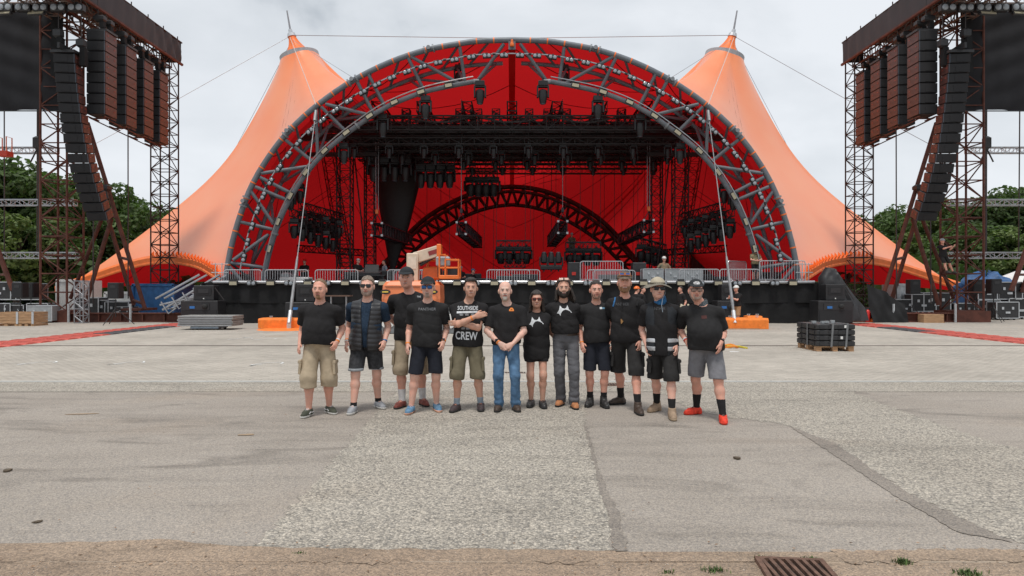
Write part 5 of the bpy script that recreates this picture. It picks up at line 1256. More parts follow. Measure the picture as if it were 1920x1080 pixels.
# ------------------------------------------------------------------ boom lift behind the group
Yl = 25.5; X = lambda px: (px-960)*Yl/F; Z = lambda py: H0-(py-540)*Yl/F
lt = thing('boom_lift', 'orange boom lift with beige boom and folded basket parked before the stage', 'boom lift', (X(780),Yl,0))
M_salm = mat('faded_orange_paint', (.80,.22,.08), .4, 0, .1, 3, coat=.3); M_beige = mat('beige_boom_paint', (.62,.50,.38), .45, 0, .1, 3, coat=.2)
cw = []
for (x0, x1, py, dy) in ((724,826,590,.0),(722,829,560,.05),(724,828,535,.03),(729,822,528,-.05),(740,812,526,-.3)):
    cw.append([V((X(x0),Yl-.6-dy,Z(py))),V((X(x0)+.15,Yl-.75-dy,Z(py))),V((X(x1)-.15,Yl-.75-dy,Z(py))),V((X(x1),Yl-.6-dy,Z(py))),V((X(x1),Yl+.9,Z(py))),V((X(x0),Yl+.9,Z(py)))])
mb = MB().grid(cw, closed=True); n_ = 4*6; mb.f.append(tuple(range(n_,n_+6))); mb.mi.append(0); part('counterweight_hood', mb, M_salm, lt)
part('hood_seam', MB().box((X(775),Yl-.805,Z(538)),(X(822)-X(730),.02,.025)), M_blk, lt)
for px in (730,816):
    bd = part('badge', MB().lathe([(.14,0),(.14,.02)], 20, (0,0,0), Matrix.Rotation(R(90),3,'X') @ Matrix.Diagonal((1.35,.62,1))), M_blk, lt, world=False); bd.location = V((X(px),Yl-.80,Z(547)))-ORG[lt.name]
    in_ = part('badge_text', MB().box((0,-.03,0),(.22,.012,.05)), mat('yellow_print',(.7,.5,.08),.5), bd, world=False)
part('turntable', MB().box((X(778),Yl,.95),(1.6,1.4,.25)), M_blk, lt); part('chassis', MB().box((X(790),Yl,.62),(2.5,1.3,.4),bev=.05), M_galv, lt)
for px, dy in ((736,-.85),(848,-.85),(736,.85),(848,.85)):
    wl = part('wheel', MB().tube([(X(px),Yl+dy-.16,.47),(X(px),Yl+dy+.16,.47)], .47, 24), mat('grey_tyre',(.18,.185,.19),.8,0,.2,10), lt); part('hub', MB().tube([(X(px),Yl+dy-.18,.47),(X(px),Yl+dy+.18,.47)], .26, 16), M_white, wl)
    for k in range(14): a = k/14*6.2832; part('tread', MB().box((X(px)+math.cos(a)*.47,Yl+dy,.47+math.sin(a)*.47),(.05,.32,.09),(0,-a,0)), MATS['grey_tyre'], wl)
part('tower_boom', MB().box((X(774),Yl+.1,(Z(475)+Z(535))/2),(X(785)-X(764),.5,Z(475)-Z(535)),bev=.03), M_beige, lt)
part('tower_panel', MB().box((X(774),Yl-.16,Z(493)),(.3,.02,.45)), mat('beige_panel_light',(.68,.58,.47),.5), lt)
a, b = V((X(776),Yl+.2,Z(484))), V((X(822),Yl+.2,Z(470))); d = (b-a)
part('main_boom', MB().box((a+b)/2, (d.length,.42,.42),(0,-math.atan2(d.z,d.x),0),bev=.03), M_beige, lt)
a2, b2_ = V((X(787),Yl+.1,Z(497))), V((X(818),Yl+.1,Z(478))); d2 = b2_-a2; part('lift_cylinder', MB().tube((a2,b2_), .07, 8), M_blk, lt)
part('boom_lettering', MB().box(a.lerp(b,.82)+V((0,-.22,.0)), (.42,.012,.16),(0,-math.atan2(d.z,d.x),0)), mat('dark_red_print',(.25,.03,.03),.5), lt)
part('boom_head', MB().box((X(823),Yl+.2,Z(470)),(.16,.5,.5),bev=.03), M_orange, lt); part('jib', MB().tube((V((X(823),Yl+.2,Z(473))), V((X(826),Yl-.2,Z(520)))), .09, 8), M_blk, lt)
bk = part('basket_floor', MB().box((X(845),Yl-.2,Z(520)),(X(862)-X(827),.9,.14),bev=.02), M_orange, lt)
def rail(*pp): part('basket_rail', MB().tube([V((X(a_),Yl+c_,Z(b_))) for a_, b_, c_ in pp], .032, 6), M_orange, lt)
for dy in (-.62,.22):
    rail((827,522,dy),(827,479,dy),(838,479,dy),(838,488,dy),(862,488,dy),(862,522,dy)); rail((827,503,dy),(862,503,dy)); rail((838,488,dy),(838,522,dy))
rail((862,488,-.62),(862,488,.22)); rail((827,479,-.62),(827,479,.22))
part('control_box', MB().box((X(833),Yl-.4,Z(491)),(.5,.3,.35),bev=.04), M_caseg, lt); part('toolbox', MB().box((X(851),Yl-.2,Z(510)),(.42,.4,.3),bev=.03), M_blk, lt)
for (x0,y0,x1,y1) in ((800,487,822,487),(800,487,795,527),(822,487,812,527),(797,504,818,504)):
    part('jib_arm', MB().tube((V((X(x0),Yl+.5,Z(y0))), V((X(x1),Yl+.5,Z(y1)))), .05, 6), M_orange, lt)
part('engine_cover', MB().box((X(806),Yl+.55,Z(512)),(.6,.5,.5),bev=.06), M_orange, lt)
# grey steel trestle behind first man
t = thing('trestle_table', 'dark trestle table behind the shoulder of the first man', 'table', ((635-960)*27/F,27,0))
part('top', MB().box((0,0,1.35),(1.0,.6,.05)), mat('brown_board',(.12,.07,.05),.7), t, world=False)
for sx in (-.3,.3): part('leg', MB().tube([(sx,0,0),(sx,0,1.33)], .035, 6), M_alu, t, world=False)
part('foot_bar', MB().tube([(-.5,0,.03),(.5,0,.03)], .03, 6).tube([(-.5,0,.03),(-.5,-.5,.03)], .03, 6), M_alu, t, world=False)
# white plastic rack of crates beside hat man
p = V(((1279-960)*24/F,24,0)); t = thing('plastic_rack', 'pale slatted plastic pallets standing on edge behind the man in the vest', 'plastic pallet', p)
for k in range(6): part('slat', MB().box((.02*k,0,.15+k*.17),(.32,.12,.1),(0,R(12),0)), mat('cream_plastic',(.65,.58,.45),.6), t, world=False)
for s_ in (-.12,.12): part('upright', MB().box((s_+.05,.05,.55),(.05,.06,1.1),(0,R(6),0)), MATS['cream_plastic'], t, world=False)
# ------------------------------------------------------------------ people : one implicit surface per body, clothes grown from the same skeleton
class Fld:
    def __init__(s, lo, hi, h):
        s.h = h; s.lo = np.array(lo, float)-3*h; n = np.ceil((np.array(hi)+3*h-s.lo)/h).astype(int)+1
        s.ax = [(s.lo[i]+h*np.arange(n[i])).astype(np.float32) for i in range(3)]; s.d = np.full(n, .25, np.float32)
    def sub(s, lo, hi):
        sl = []
        for i in range(3):
            a = max(0, int((lo[i]-s.lo[i])/s.h)); b = min(len(s.ax[i]), int((hi[i]-s.lo[i])/s.h)+2)
            if b <= a: return None
            sl.append(slice(a, b))
        X, Y, Z = (s.ax[i][sl[i]] for i in range(3))
        return tuple(sl), X[:,None,None], Y[None,:,None], Z[None,None,:]
    def put(s, sl, d, k):
        a = s.d[sl]
        if k > 0:
            h = np.maximum(k-np.abs(a-d), 0)/k; s.d[sl] = np.minimum(a, d)-h*h*k*.25
        else: s.d[sl] = np.minimum(a, d)
    def cone(s, a, b, ra, rb, k=.02, sc=(1,1,1)):
        a, b = np.array(a, float), np.array(b, float); m = max(ra, rb)/min(sc)+.07
        q = s.sub(np.minimum(a,b)-m, np.maximum(a,b)+m)
        if q is None: return
        sl, X, Y, Z = q; sx, sy, sz = sc
        ba = (b-a)*np.array(sc); L = float(ba@ba)+1e-9
        px, py, pz = (X-a[0])*sx, (Y-a[1])*sy, (Z-a[2])*sz
        t = np.clip((px*ba[0]+py*ba[1]+pz*ba[2])/L, 0, 1)
        d = np.sqrt((px-t*ba[0])**2+(py-t*ba[1])**2+(pz-t*ba[2])**2)-(ra+(rb-ra)*t); s.put(sl, d.astype(np.float32), k)
    def ell(s, c, r, k=.02, yaw=0., pitch=0.):
        c, r = np.array(c, float), np.array(r, float); m = r.max()+.07
        q = s.sub(c-m, c+m)
        if q is None: return
        sl, X, Y, Z = q; X, Y, Z = X-c[0]+0*Y+0*Z, Y-c[1]+0*X+0*Z, Z-c[2]+0*X+0*Y
        if yaw: cy, sy = math.cos(yaw), math.sin(yaw); X, Y = X*cy+Y*sy, -X*sy+Y*cy
        if pitch: cp, sp = math.cos(pitch), math.sin(pitch); Y, Z = Y*cp+Z*sp, -Y*sp+Z*cp
        k0 = np.sqrt((X/r[0])**2+(Y/r[1])**2+(Z/r[2])**2); k1 = np.sqrt((X/r[0]**2)**2+(Y/r[1]**2)**2+(Z/r[2]**2)**2)+1e-6
        s.put(sl, (k0*(k0-1)/k1).astype(np.float32), k)
    def grids(s): return s.ax[0][:,None,None], s.ax[1][None,:,None], s.ax[2][None,None,:]
    def keep(s, f): s.d = np.maximum(s.d, f(*s.grids())).astype(np.float32)
    def carve_ell(s, c, r, k=.008):
        o = s.d; s.d = np.full_like(o, .25); s.ell(c, r, 0); e = -s.d; s.d = o
        h = np.maximum(k-np.abs(o-e), 0)/k; s.d = np.maximum(o, e)+h*h*k*.25
    def wrinkle(s, amp, seed, fz=38., fx=14.):
        r = np.random.default_rng(seed); X, Y, Z = s.grids(); w_ = 0
        for i in range(5):
            a, b, c = r.normal(0, fx), r.normal(0, fx), r.normal(fz*.5, fz*.5); w_ = w_+1.7*(1-np.abs(np.sin(.5*(a*X+b*Y+c*Z)+r.uniform(0,6.28)+1.3*np.sin(9*X+5*Z+r.uniform(0,6)))))**2-.6
        s.d = s.d+(amp*.4*w_).astype(np.float32)
    def mesh(s, name, m):
        d = s.d; n = d.shape; neg = d < 0
        c = neg[:-1,:-1,:-1].astype(np.int8).copy()
        for i in (0,1):
            for j in (0,1):
                for k in (0,1):
                    if i or j or k: c += neg[i:n[0]-1+i, j:n[1]-1+j, k:n[2]-1+k]
        act = (c > 0) & (c < 8); idx = np.full(act.shape, -1, np.int32); I = np.argwhere(act); idx[act] = np.arange(len(I))
        if not len(I): return None
        acc = np.zeros((len(I),3)); cnt = np.zeros(len(I)); offs = [(i,j,k) for i in (0,1) for j in (0,1) for k in (0,1)]
        val = {o: d[I[:,0]+o[0], I[:,1]+o[1], I[:,2]+o[2]] for o in offs}
        for o in offs:
            for ax in range(3):
                if o[ax] == 0:
                    p = list(o); p[ax] = 1; p = tuple(p); a, b = val[o], val[p]; x = (a < 0) != (b < 0); t = np.where(x, a/np.where(x, a-b, 1), 0)
                    q = np.tile(np.array(o, float), (len(I),1)); q[:,ax] += t; acc[x] += q[x]; cnt[x] += 1
        co = s.lo+(I+acc/cnt[:,None])*s.h; F_ = []
        for ax in range(3):
            u, v = (ax+1)%3, (ax+2)%3; sa = [slice(None)]*3; sb = [slice(None)]*3; sa[ax] = slice(0,-1); sb[ax] = slice(1,None)
            A_, B_ = neg[tuple(sa)], neg[tuple(sb)]; ch = np.argwhere(A_ != B_); fl_ = A_[A_ != B_]
            ok = (ch[:,u] > 0) & (ch[:,v] > 0) & (ch[:,u] < n[u]-1) & (ch[:,v] < n[v]-1); ch = ch[ok]; fl_ = fl_[ok]
            def cell(du, dv):
                q = ch.copy(); q[:,u] -= du; q[:,v] -= dv; return idx[q[:,0],q[:,1],q[:,2]]
            qd = np.stack([cell(1,1), cell(0,1), cell(0,0), cell(1,0)], 1); qd[~fl_] = qd[~fl_][:, ::-1]; F_.append(qd)
        return npmesh(name, co, np.concatenate(F_), m, True)
def skin(name, c):
    m = mat(name, c, .55, 0, .12, 9, bump=.08, bscale=60, spec=.35, col2=(min(1,c[0]*1.08),c[1]*.92,c[2]*.88))
    b = m.node_tree.nodes['Principled BSDF']; b.inputs['Subsurface Weight'].default_value = .12; b.inputs['Subsurface Radius'].default_value = (.012,.005,.003); return m
SK = [skin('skin_fair', (.70,.435,.345)), skin('skin_ruddy', (.68,.385,.295)), skin('skin_tan', (.60,.365,.27)), skin('skin_pale', (.71,.48,.395))]
def fab(name, c, rough=.9, var=.14, sc=14, bump=.25, bs=90): return mat(name, c, rough, 0, var, sc, bump=bump, bscale=bs, spec=.2)
K_blk = fab('black_cotton', (.021,.020,.021)); K_char = fab('washed_black_cotton', (.024,.0235,.0245)); K_navy = fab('navy_jersey', (.020,.036,.062), var=.3, sc=60); K_vest = mat('black_puffer_nylon', (.022,.022,.025), .42, 0, .2, 12)
K_beige = fab('beige_twill', (.42,.34,.24)); K_dkhaki = fab('khaki_twill', (.34,.275,.195)); K_olive = fab('olive_twill', (.155,.135,.09)); K_denimb = fab('black_denim', (.045,.046,.050), var=.35, sc=25); K_cuff = fab('pale_cuff', (.30,.32,.34))
K_jean = fab('blue_denim', (.095,.18,.30), var=.4, sc=9); K_grey = fab('grey_twill', (.115,.115,.125)); K_lgrey = fab('light_grey_twill', (.185,.185,.20)); K_shb = fab('dark_navy_shorts', (.018,.020,.028)); K_shk = fab('black_work_shorts', (.028,.027,.027))
K_white = fab('white_knit', (.62,.62,.62)); K_sockg = fab('grey_knit', (.27,.32,.37)); K_print = mat('white_print', (.62,.64,.66), .8, 0, .12, 30); K_printg = mat('grey_print', (.20,.205,.215), .7, 0, .1, 30); K_printd = mat('dark_grey_print', (.075,.077,.082), .7, 0, .1, 30)
K_shade = mat('sunglass_lens', (.012,.012,.014), .08, 0, 0, 5); K_mirror = mat('mirror_blue_lens', (.03,.11,.30), .08, .6, .1, 20); K_redfr = mat('red_frame', (.35,.05,.03), .3)
HAIR = {'stubble': (.30,.185,.14), 'greyst': (.40,.29,.24), 'sandyst': (.29,.155,.08), 'sandy': (.19,.115,.065), 'grey': (.21,.16,.12), 'dark': (.026,.018,.014), 'brown': (.05,.03,.02), 'blond': (.26,.17,.09), 'white': (.55,.50,.45)}
def hairm(k): return mat('hair_'+k, HAIR[k], .55, 0, .35, 30, bump=.7, bscale=70, streak=(1,1,.25))
def norm(v): v = np.array(v, float); return v/(np.linalg.norm(v)+1e-9)
def ik(sh, wr, l1, l2, pole):
    sh, wr = np.array(sh), np.array(wr); d = wr-sh; L = np.linalg.norm(d)
    if L > (l1+l2)*.995: wr = sh+d/L*(l1+l2)*.995; d = wr-sh; L = np.linalg.norm(d)
    a = (l1*l1-l2*l2+L*L)/(2*L); h = math.sqrt(max(0, l1*l1-a*a)); u = d/L; p = np.array(pole)-u*(np.array(pole)@u); return sh+u*a+norm(p)*h, wr
def make_person(D):
    det = D.get('vox', .0075); toes = [GY(f[1]) for f in D['feet']] if 'feet' in D and 'z0' not in D else None
    if 'z0' in D: Yr = D['Y']; z0 = D['z0']
    else: Yr = sum(toes)/2+.17; z0 = 0.
    s2x = lambda px: (px-D['cx'])*Yr/F
    s2z = lambda py: H0-(py-540)*Yr/F-z0
    H = s2z(D['top'])-D.get('hat', 0); q = H/1.8; root = V(((D['cx']-960)*Yr/F, Yr, z0)); g = D.get('g', 1.); bel = D.get('belly', 0.); fem = D.get('fem', 0)
    t = thing(D.get('name','person'), D['label'], 'person', root); sk = SK[D.get('skin',0)]
    hx = s2x(D.get('hx', D['cx'])); shx = s2x(D.get('shc', (D['cx']+D.get('hx',D['cx']))/2)); shw = D['shw']*Yr/F-.055*q; tw = R(D.get('twist',0))
    yn = .82*H; ysh = D.get('shz', .766)*H
    S_ = {}
    for nm, sg in (('L',-1),('R',1)): S_[nm] = np.array([shx+sg*shw*math.cos(tw), sg*shw*math.sin(tw)*1.0, ysh])
    hip = {'L': np.array([-.09*q*g**.5,0,.515*H]), 'R': np.array([.09*q*g**.5,0,.515*H])}
    ank = {}; fdir = {}
    for (nm, f) in zip('LR', D['feet']):
        yy = (GY(f[1])+.17-Yr) if toes else f[1]; ank[nm] = np.array([s2x(f[0]), yy, .085*q]); fdir[nm] = np.array([math.sin(R(f[2])), -math.cos(R(f[2])), 0])
    kn = {}
    for nm in 'LR':
        kn[nm], _ = ik(hip[nm], ank[nm], .245*H, .235*H, fdir[nm]+np.array([0,-.6,0]))
    arm = {}
    for nm, sg in (('L',-1),('R',1)):
        a = D['arms'][nm]; wr = np.array([s2x(a[0]), a[2], s2z(a[1])]); pole = a[3] if len(a) > 3 and a[3] is not None else (sg*.22, 1, -.1)
        el, wr2 = ik(S_[nm], wr, .160*H, .142*H, pole); hd = norm(a[4]) if len(a) > 4 and a[4] is not None else norm(wr2-el+np.array([0,-.05,0])); pn = norm(a[5]) if len(a) > 5 else np.array([-sg*.8,.6,0]); arm[nm] = (el, wr2, hd, pn)
    hc = np.array([hx, D.get('hy',-.035), H-.122*q*D.get('hs',1.09)]); hyaw = R(D.get('hyaw',0)); ca, sa = math.cos(hyaw), math.sin(hyaw)
    hs = q*D.get('hs',1.09)
    def hp(x, y, z): return hc+np.array([x*ca-y*sa, x*sa+y*ca, z])*hs
    chest = np.array([shx*.9, .0, .715*H]); abd = np.array([shx*.5, -.02-bel*.5, .615*H]); pel = np.array([0,.01,.53*H])
    pts = np.array([S_['L'],S_['R'],hc,ank['L'],ank['R'],arm['L'][0],arm['L'][1],arm['R'][0],arm['R'][1],kn['L'],kn['R'],arm['L'][1]+arm['L'][2]*.2,arm['R'][1]+arm['R'][2]*.2])
    lo = pts.min(0)-np.array([.16,.26,.0]); hi = pts.max(0)+np.array([.16,.22,.16]); lo[2] = 0.
    nb0 = np.array([shx*.95, .02, yn])
    def torso(f, e=0., k=.07):
        f.ell(chest, (.158*q*g**.6+e, .108*q*g**.7+e, .20*q), k, tw); f.ell(chest+np.array([0,-.03*q,-.01*q]), (.135*q*g**.6+e,.088*q+e,.13*q), k, tw)
        f.ell(abd, (.145*q*g+e, .098*q*g+bel+e, .19*q), k); f.ell(pel, (.158*q*g**.8+e+.012*fem, .112*q*g**.7+e, .13*q), k)
        for nm in 'LR': f.cone(chest+np.array([0,0,.07*q]), S_[nm]+np.array([0,0,-.01]), .085*q+e*.5, .054*q*g**.3+e*.7, .06); f.cone(nb0+np.array([0,.01,-.035*q]), S_[nm]+np.array([0,.005,.004]), .052*q+e*.5, .046*q*g**.3+e*.5, .05)
        if fem:
            for sg in (-1,1): f.ell(chest+np.array([sg*.075*q,-.085*q,-.02*q]), (.07+e,.06+e,.075+e), .05)
    def arm_f(f, nm, e=0., upto=1., k=.03):
        el, wr, hd, pn = arm[nm]; sh = S_[nm]; f.cone(sh, sh+(el-sh)*min(1,upto), .053*q*g**.4+e, (.053+(.041-.053)*min(1,upto))*q*g**.4+e, k)
    body = Fld(lo, hi, det); body_torso = torso(body)
    # neck, head
    nb = np.array([shx*.95, .02, yn]); body.cone(nb, hp(0,.015,-.07), .062*q*g**.3, .055*q*g**.3, .035)
    
    wd = D.get('face',1.)
    for c, r, k in (((0,.012,.03),(.076,.097,.092),.02),((0,-.022,-.03),(.066*wd,.078,.092),.03),((0,-.042,-.072),(.049*wd,.050,.042),.03),((0,-.078,-.096),(.022,.020,.018),.02),((.036,-.068,-.032),(.022*wd,.022,.024),.02),((-.036,-.068,-.032),(.022*wd,.022,.024),.02)):
        body.ell(hp(*c), np.array(r)*hs, k, hyaw)
    body.cone(hp(-.036,-.086,.024), hp(.036,-.086,.024), .0105*hs, .0105*hs, .018)
    for sg in (-1,1): body.carve_ell(hp(sg*.032,-.104,.004), np.array((.018,.012,.010))*hs, .014)
    body.cone(hp(0,-.094,.012), hp(0,-.116,-.028), .008*hs, .0125*hs, .014)
    for sg in (-1,1): body.ell(hp(sg*.013,-.104,-.032), np.array((.010,.012,.009))*hs, .008); body.ell(hp(sg*.079,.012,-.012), np.array((.010,.022,.033))*hs, .01, hyaw+sg*.35)
    body.ell(hp(0,-.097,-.058), np.array((.026,.014,.010))*hs, .01)
    body.carve_ell(hp(0,-.118,-.062), np.array((.024,.014,.0028))*hs, .004)
    # arms, hands
    for nm in 'LR':
        el, wr, hd, pn = arm[nm]; sh = S_[nm]; gg = g**.4*(1-.12*fem)
        body.cone(sh, el, .053*q*gg, .040*q*gg, .03); m_ = el+(wr-el)*.3; body.cone(el, m_, .040*q*gg, .042*q*gg, .02); body.cone(m_, wr, .042*q*gg, .027*q*gg, .02)
        sd_ = norm(np.cross(hd, pn)); 
        if D.get('nohand') == nm: continue
        hq = q*.98
        for o, r0, r1 in ((-.028,.018,.015),(-.010,.0195,.017),(.010,.0195,.017),(.027,.017,.014)): body.cone(wr+hd*.02*hq+sd_*o*.7*hq, wr+hd*.088*hq+sd_*o*hq, r0*hq, r1*hq, .012)
        cu = D.get('curl',.55)
        for i, (o, L_) in enumerate(((-.031,.066),(-.011,.076),(.010,.071),(.029,.056))):
            b0 = wr+hd*.092*hq+sd_*o*hq; d1 = norm(hd+pn*cu*.5); b1_ = b0+d1*L_*.5*hq; d2 = norm(hd+pn*cu*1.5); b2_ = b1_+d2*L_*.5*hq
            body.cone(b0, b1_, .0095*hq, .0088*hq, .004); body.cone(b1_, b2_, .0088*hq, .0072*hq, .004)
        tsg = -1 if (sd_[1] > 0) else 1   # thumb towards the front
        if len(D['arms'][nm]) > 6: tsg = D['arms'][nm][6]
        tb = wr+hd*.03*hq+sd_*tsg*.026*hq; t1 = tb+norm(hd*.75+sd_*tsg*.6+pn*.3)*.045*hq; body.cone(tb, t1, .0145*hq, .0115*hq, .01); body.cone(t1, t1+norm(hd+pn*.4+sd_*tsg*.1)*.034*hq, .0112*hq, .0085*hq, .006)
    # legs
    lg = g**.45
    for nm in 'LR':
        h0, k0, a0 = hip[nm], kn[nm], ank[nm]; body.cone(h0, k0, .082*q*lg, .052*q*lg, .04); 
        body.cone(k0+np.array([0,.0,.02]), k0+np.array([0,.005,-.03]), .049*q*lg, .048*q*lg, .03)
        cm = k0+(a0-k0)*.33-fdir[nm]*.018; body.cone(k0, cm, .049*q*lg, .056*q*lg, .03); body.cone(cm, a0+(k0-a0)*.08, .056*q*lg, .036*q*lg**.7, .03)
        body.cone(a0, a0+fdir[nm]*.12-np.array([0,0,.045]), .032, .022, .02)
    link('body', body.mesh('body', sk), t)
    # ---- face details
    fm = MB(); hk = D.get('hair','brown'); HM = hairm(hk)
    def seg(f0, a, b, r0, r1, k=.004): f0.cone(hp(*a), hp(*b), r0*hs, r1*hs, k)
    hb = [hc-.2, hc+.2]
    def hfield(v=.0065, ex=0.): return Fld(hc-np.array([.2+ex,.26+ex,.2+ex*2.2]), hc+np.array([.2+ex,.2+ex,.2]), v)
    if D.get('vox',.0075) < .01:
        bf = hfield(.004)
        for sg in (-1,1): seg(bf, (sg*.016,-.1005,.021), (sg*.046,-.090,.023), .0045, .0035)
        link('eyebrows', bf.mesh('eyebrows', HM if hk != 'white' else hairm('grey')), t)
        if not D.get('shades'):
            for sg in (-1,1):
                e_ = MB(); M_ = Matrix.Rotation(hyaw, 3, 'Z') @ Matrix.Rotation(R(90),3,'X'); ce = V(hp(sg*.032,-.0895,.004))
                prof_ = [(.0115*math.cos(a)*hs, .0115*math.sin(a)*hs) for a in np.linspace(-1.2,1.2,7)]
                e_.lathe(prof_, 12, ce, M_ @ Matrix.Diagonal((1,.55,1)))
                eo = part('eye', e_, mat('eye_white', (.55,.5,.47), .2), t, True, world=False)
                part('iris', MB().lathe([(.0058*hs,.0112*hs),(.0056*hs,.0122*hs),(.002*hs,.0126*hs)], 10, ce, M_ @ Matrix.Diagonal((1,.8,1))), mat('iris_dark', (.03,.022,.018), .15), eo, world=False)
        lf = hfield(.003); seg(lf, (-.021,-.1085,-.0555),(0,-.1125,-.0535),.0035,.005); seg(lf, (.021,-.1085,-.0555),(0,-.1125,-.0535),.0035,.005); seg(lf,(-.018,-.1075,-.0655),(.018,-.1075,-.0655),.005,.005,.004)
        link('lips', lf.mesh('lips', mat('lip', (.38,.15,.12), .45)), t)
        if D.get('smile'): 
            tf = hfield(.003); seg(tf, (-.020,-.1085,-.0605),(.020,-.1085,-.0605),.0042,.0042); link('teeth', tf.mesh('teeth', mat('tooth', (.62,.58,.52), .3)), t)
    # ---- hair
    st = D.get('hairstyle','short')
    if st != 'bald':
        hf = hfield(.006, .12 if st == 'long' else 0)
        ex = {'thin':.004,'short':.008,'full':.011,'long':.011}.get(st,.008)
        hf.ell(hp(0,.014,.032), np.array((.076+ex,.097+ex,.091+ex))*hs, 0, hyaw)
        if st == 'full': hf.ell(hp(.015,-.05,.095), np.array((.050,.040,.028))*hs, .02)
        hl = D.get('hairline', .076)
        def cut(X, Y, Z):
            lx = ((X-hc[0])*ca+(Y-hc[1])*sa)/hs; ly = (-(X-hc[0])*sa+(Y-hc[1])*ca)/hs; lz = (Z-hc[2])/hs
            front = (hl-.35*np.clip(np.abs(lx)-.045,0,1)+.004*np.cos(lx*90)+.05*np.abs(lx)) - lz           # above the hairline in front
            back = (-.075 - lz)                           # down to the nape
            side = (.008 - lz)
            w_ = np.clip((ly+.05)/.05, 0, 1); w2 = np.clip((ly-.0)/.05, 0, 1)
            lim = front*(1-w_)+(side*(1-w2)+back*w2)*w_
            return (lim*hs).astype(np.float32)
        hf.keep(cut)
        if st == 'long':
            ln0 = D.get('len', .20)
            for sg in (-1,1):
                for yy, ln, xx, r0 in ((.022,ln0*.95,.078,.017),(.045,ln0*1.05,.066,.022),(.07,ln0*1.1,.04,.028)): hf.cone(hp(sg*xx,yy,.035), hp(sg*(xx+.016+D.get('flare',0)*(sg>0)),yy+.012-.03*(xx>.07),.035-ln), r0*hs, .019*hs, .015)
            if D.get('frame'):
                for sg in (-1,1): hf.cone(hp(sg*.060,-.045,.085), hp(sg*.082,-.02,-.0), .018*hs, .018*hs, .015); hf.cone(hp(sg*.082,-.02,0), hp(sg*.092,-.005,-.17), .018*hs, .016*hs, .015)
            hf.ell(hp(0,.075,-.03), np.array((.072,.035,.11))*hs, .03)
        hf.wrinkle(.0035*hs, D['cx'] % 97, 30, 60); m_ = hf.mesh('hair', HM)
        if m_: link('hair', m_, t)
    bd = D.get('beard')
    if bd:
        full = bd[0]; f = hfield(.005); ex = {'full':.012,'stubble':.002,'goatee':.006,'short':.005}[full]
        f.ell(hp(0,-.042,-.072), np.array((.049*wd+ex,.050+ex,.042+ex))*hs, 0); f.ell(hp(0,-.022,-.03), np.array((.066*wd+ex,.078+ex,.092+ex))*hs, .02); f.ell(hp(0,-.078,-.096), np.array((.022+ex,.020+ex,.018+ex))*hs, .015); f.ell(hp(0,-.095,-.050), np.array((.030,.014+ex,.008))*hs, .012)
        def bc(X,Y,Z):
            lx = np.abs(((X-hc[0])*ca+(Y-hc[1])*sa)/hs)+0*Z; ly = (-(X-hc[0])*sa+(Y-hc[1])*ca)/hs+0*Z; lz = (Z-hc[2])/hs+0*X+0*Y
            if full == 'goatee': lim = np.maximum(lz+.070, lx-.026); lim = np.minimum(lim, np.maximum(np.abs(lz+.046)-.007, lx-.03)) if len(bd) > 2 else lim
            else: lim = np.maximum(lz+.050-.55*np.clip(lx-.03,0,1)-np.clip(lx-.055,0,1)*2.2, ly+(-.005))
            mouth = .0105-np.sqrt((lz+.060)**2+(lx*.42)**2+0*ly); mouth = np.where(ly < -.06, mouth, -1)
            return (np.maximum(lim, mouth)*hs).astype(np.float32)
        f.keep(bc); f.wrinkle(.0018, 5, 60, 80); m_ = f.mesh('beard', hairm(bd[1]))
        if m_: link('beard', m_, t)
    # ---- head wear
    hw = D.get('headwear')
    if hw:
        f = hfield(.006); kind = hw[0]; HMt = hw[1]
        if kind == 'cap':
            f.ell(hp(0,.010,.042), np.array((.090,.108,.094))*hs, 0, hyaw); f.keep(lambda X,Y,Z: ((.040-.22*(-(X-hc[0])*sa+(Y-hc[1])*ca)/hs-(Z-hc[2])/hs)*hs).astype(np.float32)+0*X)
            co_ = link('cap', f.mesh('cap', HMt), t); f = hfield(.005); f.ell(hp(0,-.118,.052), np.array((.080,.072,.0075))*hs, 0, hyaw, .18); f.ell(hp(0,-.09,.060), np.array((.082,.03,.010))*hs, .01, hyaw, .1); link('brim', f.mesh('brim', hw[2] if len(hw) > 2 else HMt), co_)
            bt = MB().lathe([(.008*hs,0),(.006*hs,.006*hs)], 8, V(hp(0,.01,.133))); part('button', bt, HMt, co_, world=False)
        if kind == 'hat':
            f.ell(hp(0,.010,.05), np.array((.093,.110,.093))*hs, 0); f.keep(lambda X,Y,Z: ((.055-(Z-hc[2])/hs)*hs).astype(np.float32)+0*X+0*Y); co_ = link('hat', f.mesh('hat', HMt), t)
            rows_ = []
            for rr_, dz in ((.090,.060),(.11,.056),(.14,.048),(.160,.040),(.164,.034),(.158,.034),(.14,.041),(.11,.049),(.09,.052)):
                rows_.append([V(hp(rr_*math.cos(a)*(1.02), .01+rr_*1.02*math.sin(a), dz-.030*abs(math.cos(a))**2*(rr_/.18)**2+.012*math.sin(3*a)*(rr_/.18)**2)) for a in np.linspace(0,6.2832,41)[:-1]])
            part('brim', MB().grid(rows_, closed=True), fab('hat_brim', (.20,.18,.145)), co_, True, world=False)
            part('hat_band', MB().lathe([(.0935*hs,.0),(.0945*hs,.012*hs)], 24, V(hp(0,.010,.060)), Matrix.Diagonal((1,1.16,1))), fab('hat_band', (.12,.11,.09)), co_, world=False)
            part('chin_cord', MB().tube([V(hp(.085,.0,.03)),V(hp(.085,-.03,-.06)),V(hp(.04,-.09,-.12)),V(hp(.02,-.13,-.2)),V(hp(.03,-.14,-.28))], .004, 5), K_sockg, co_, world=False)
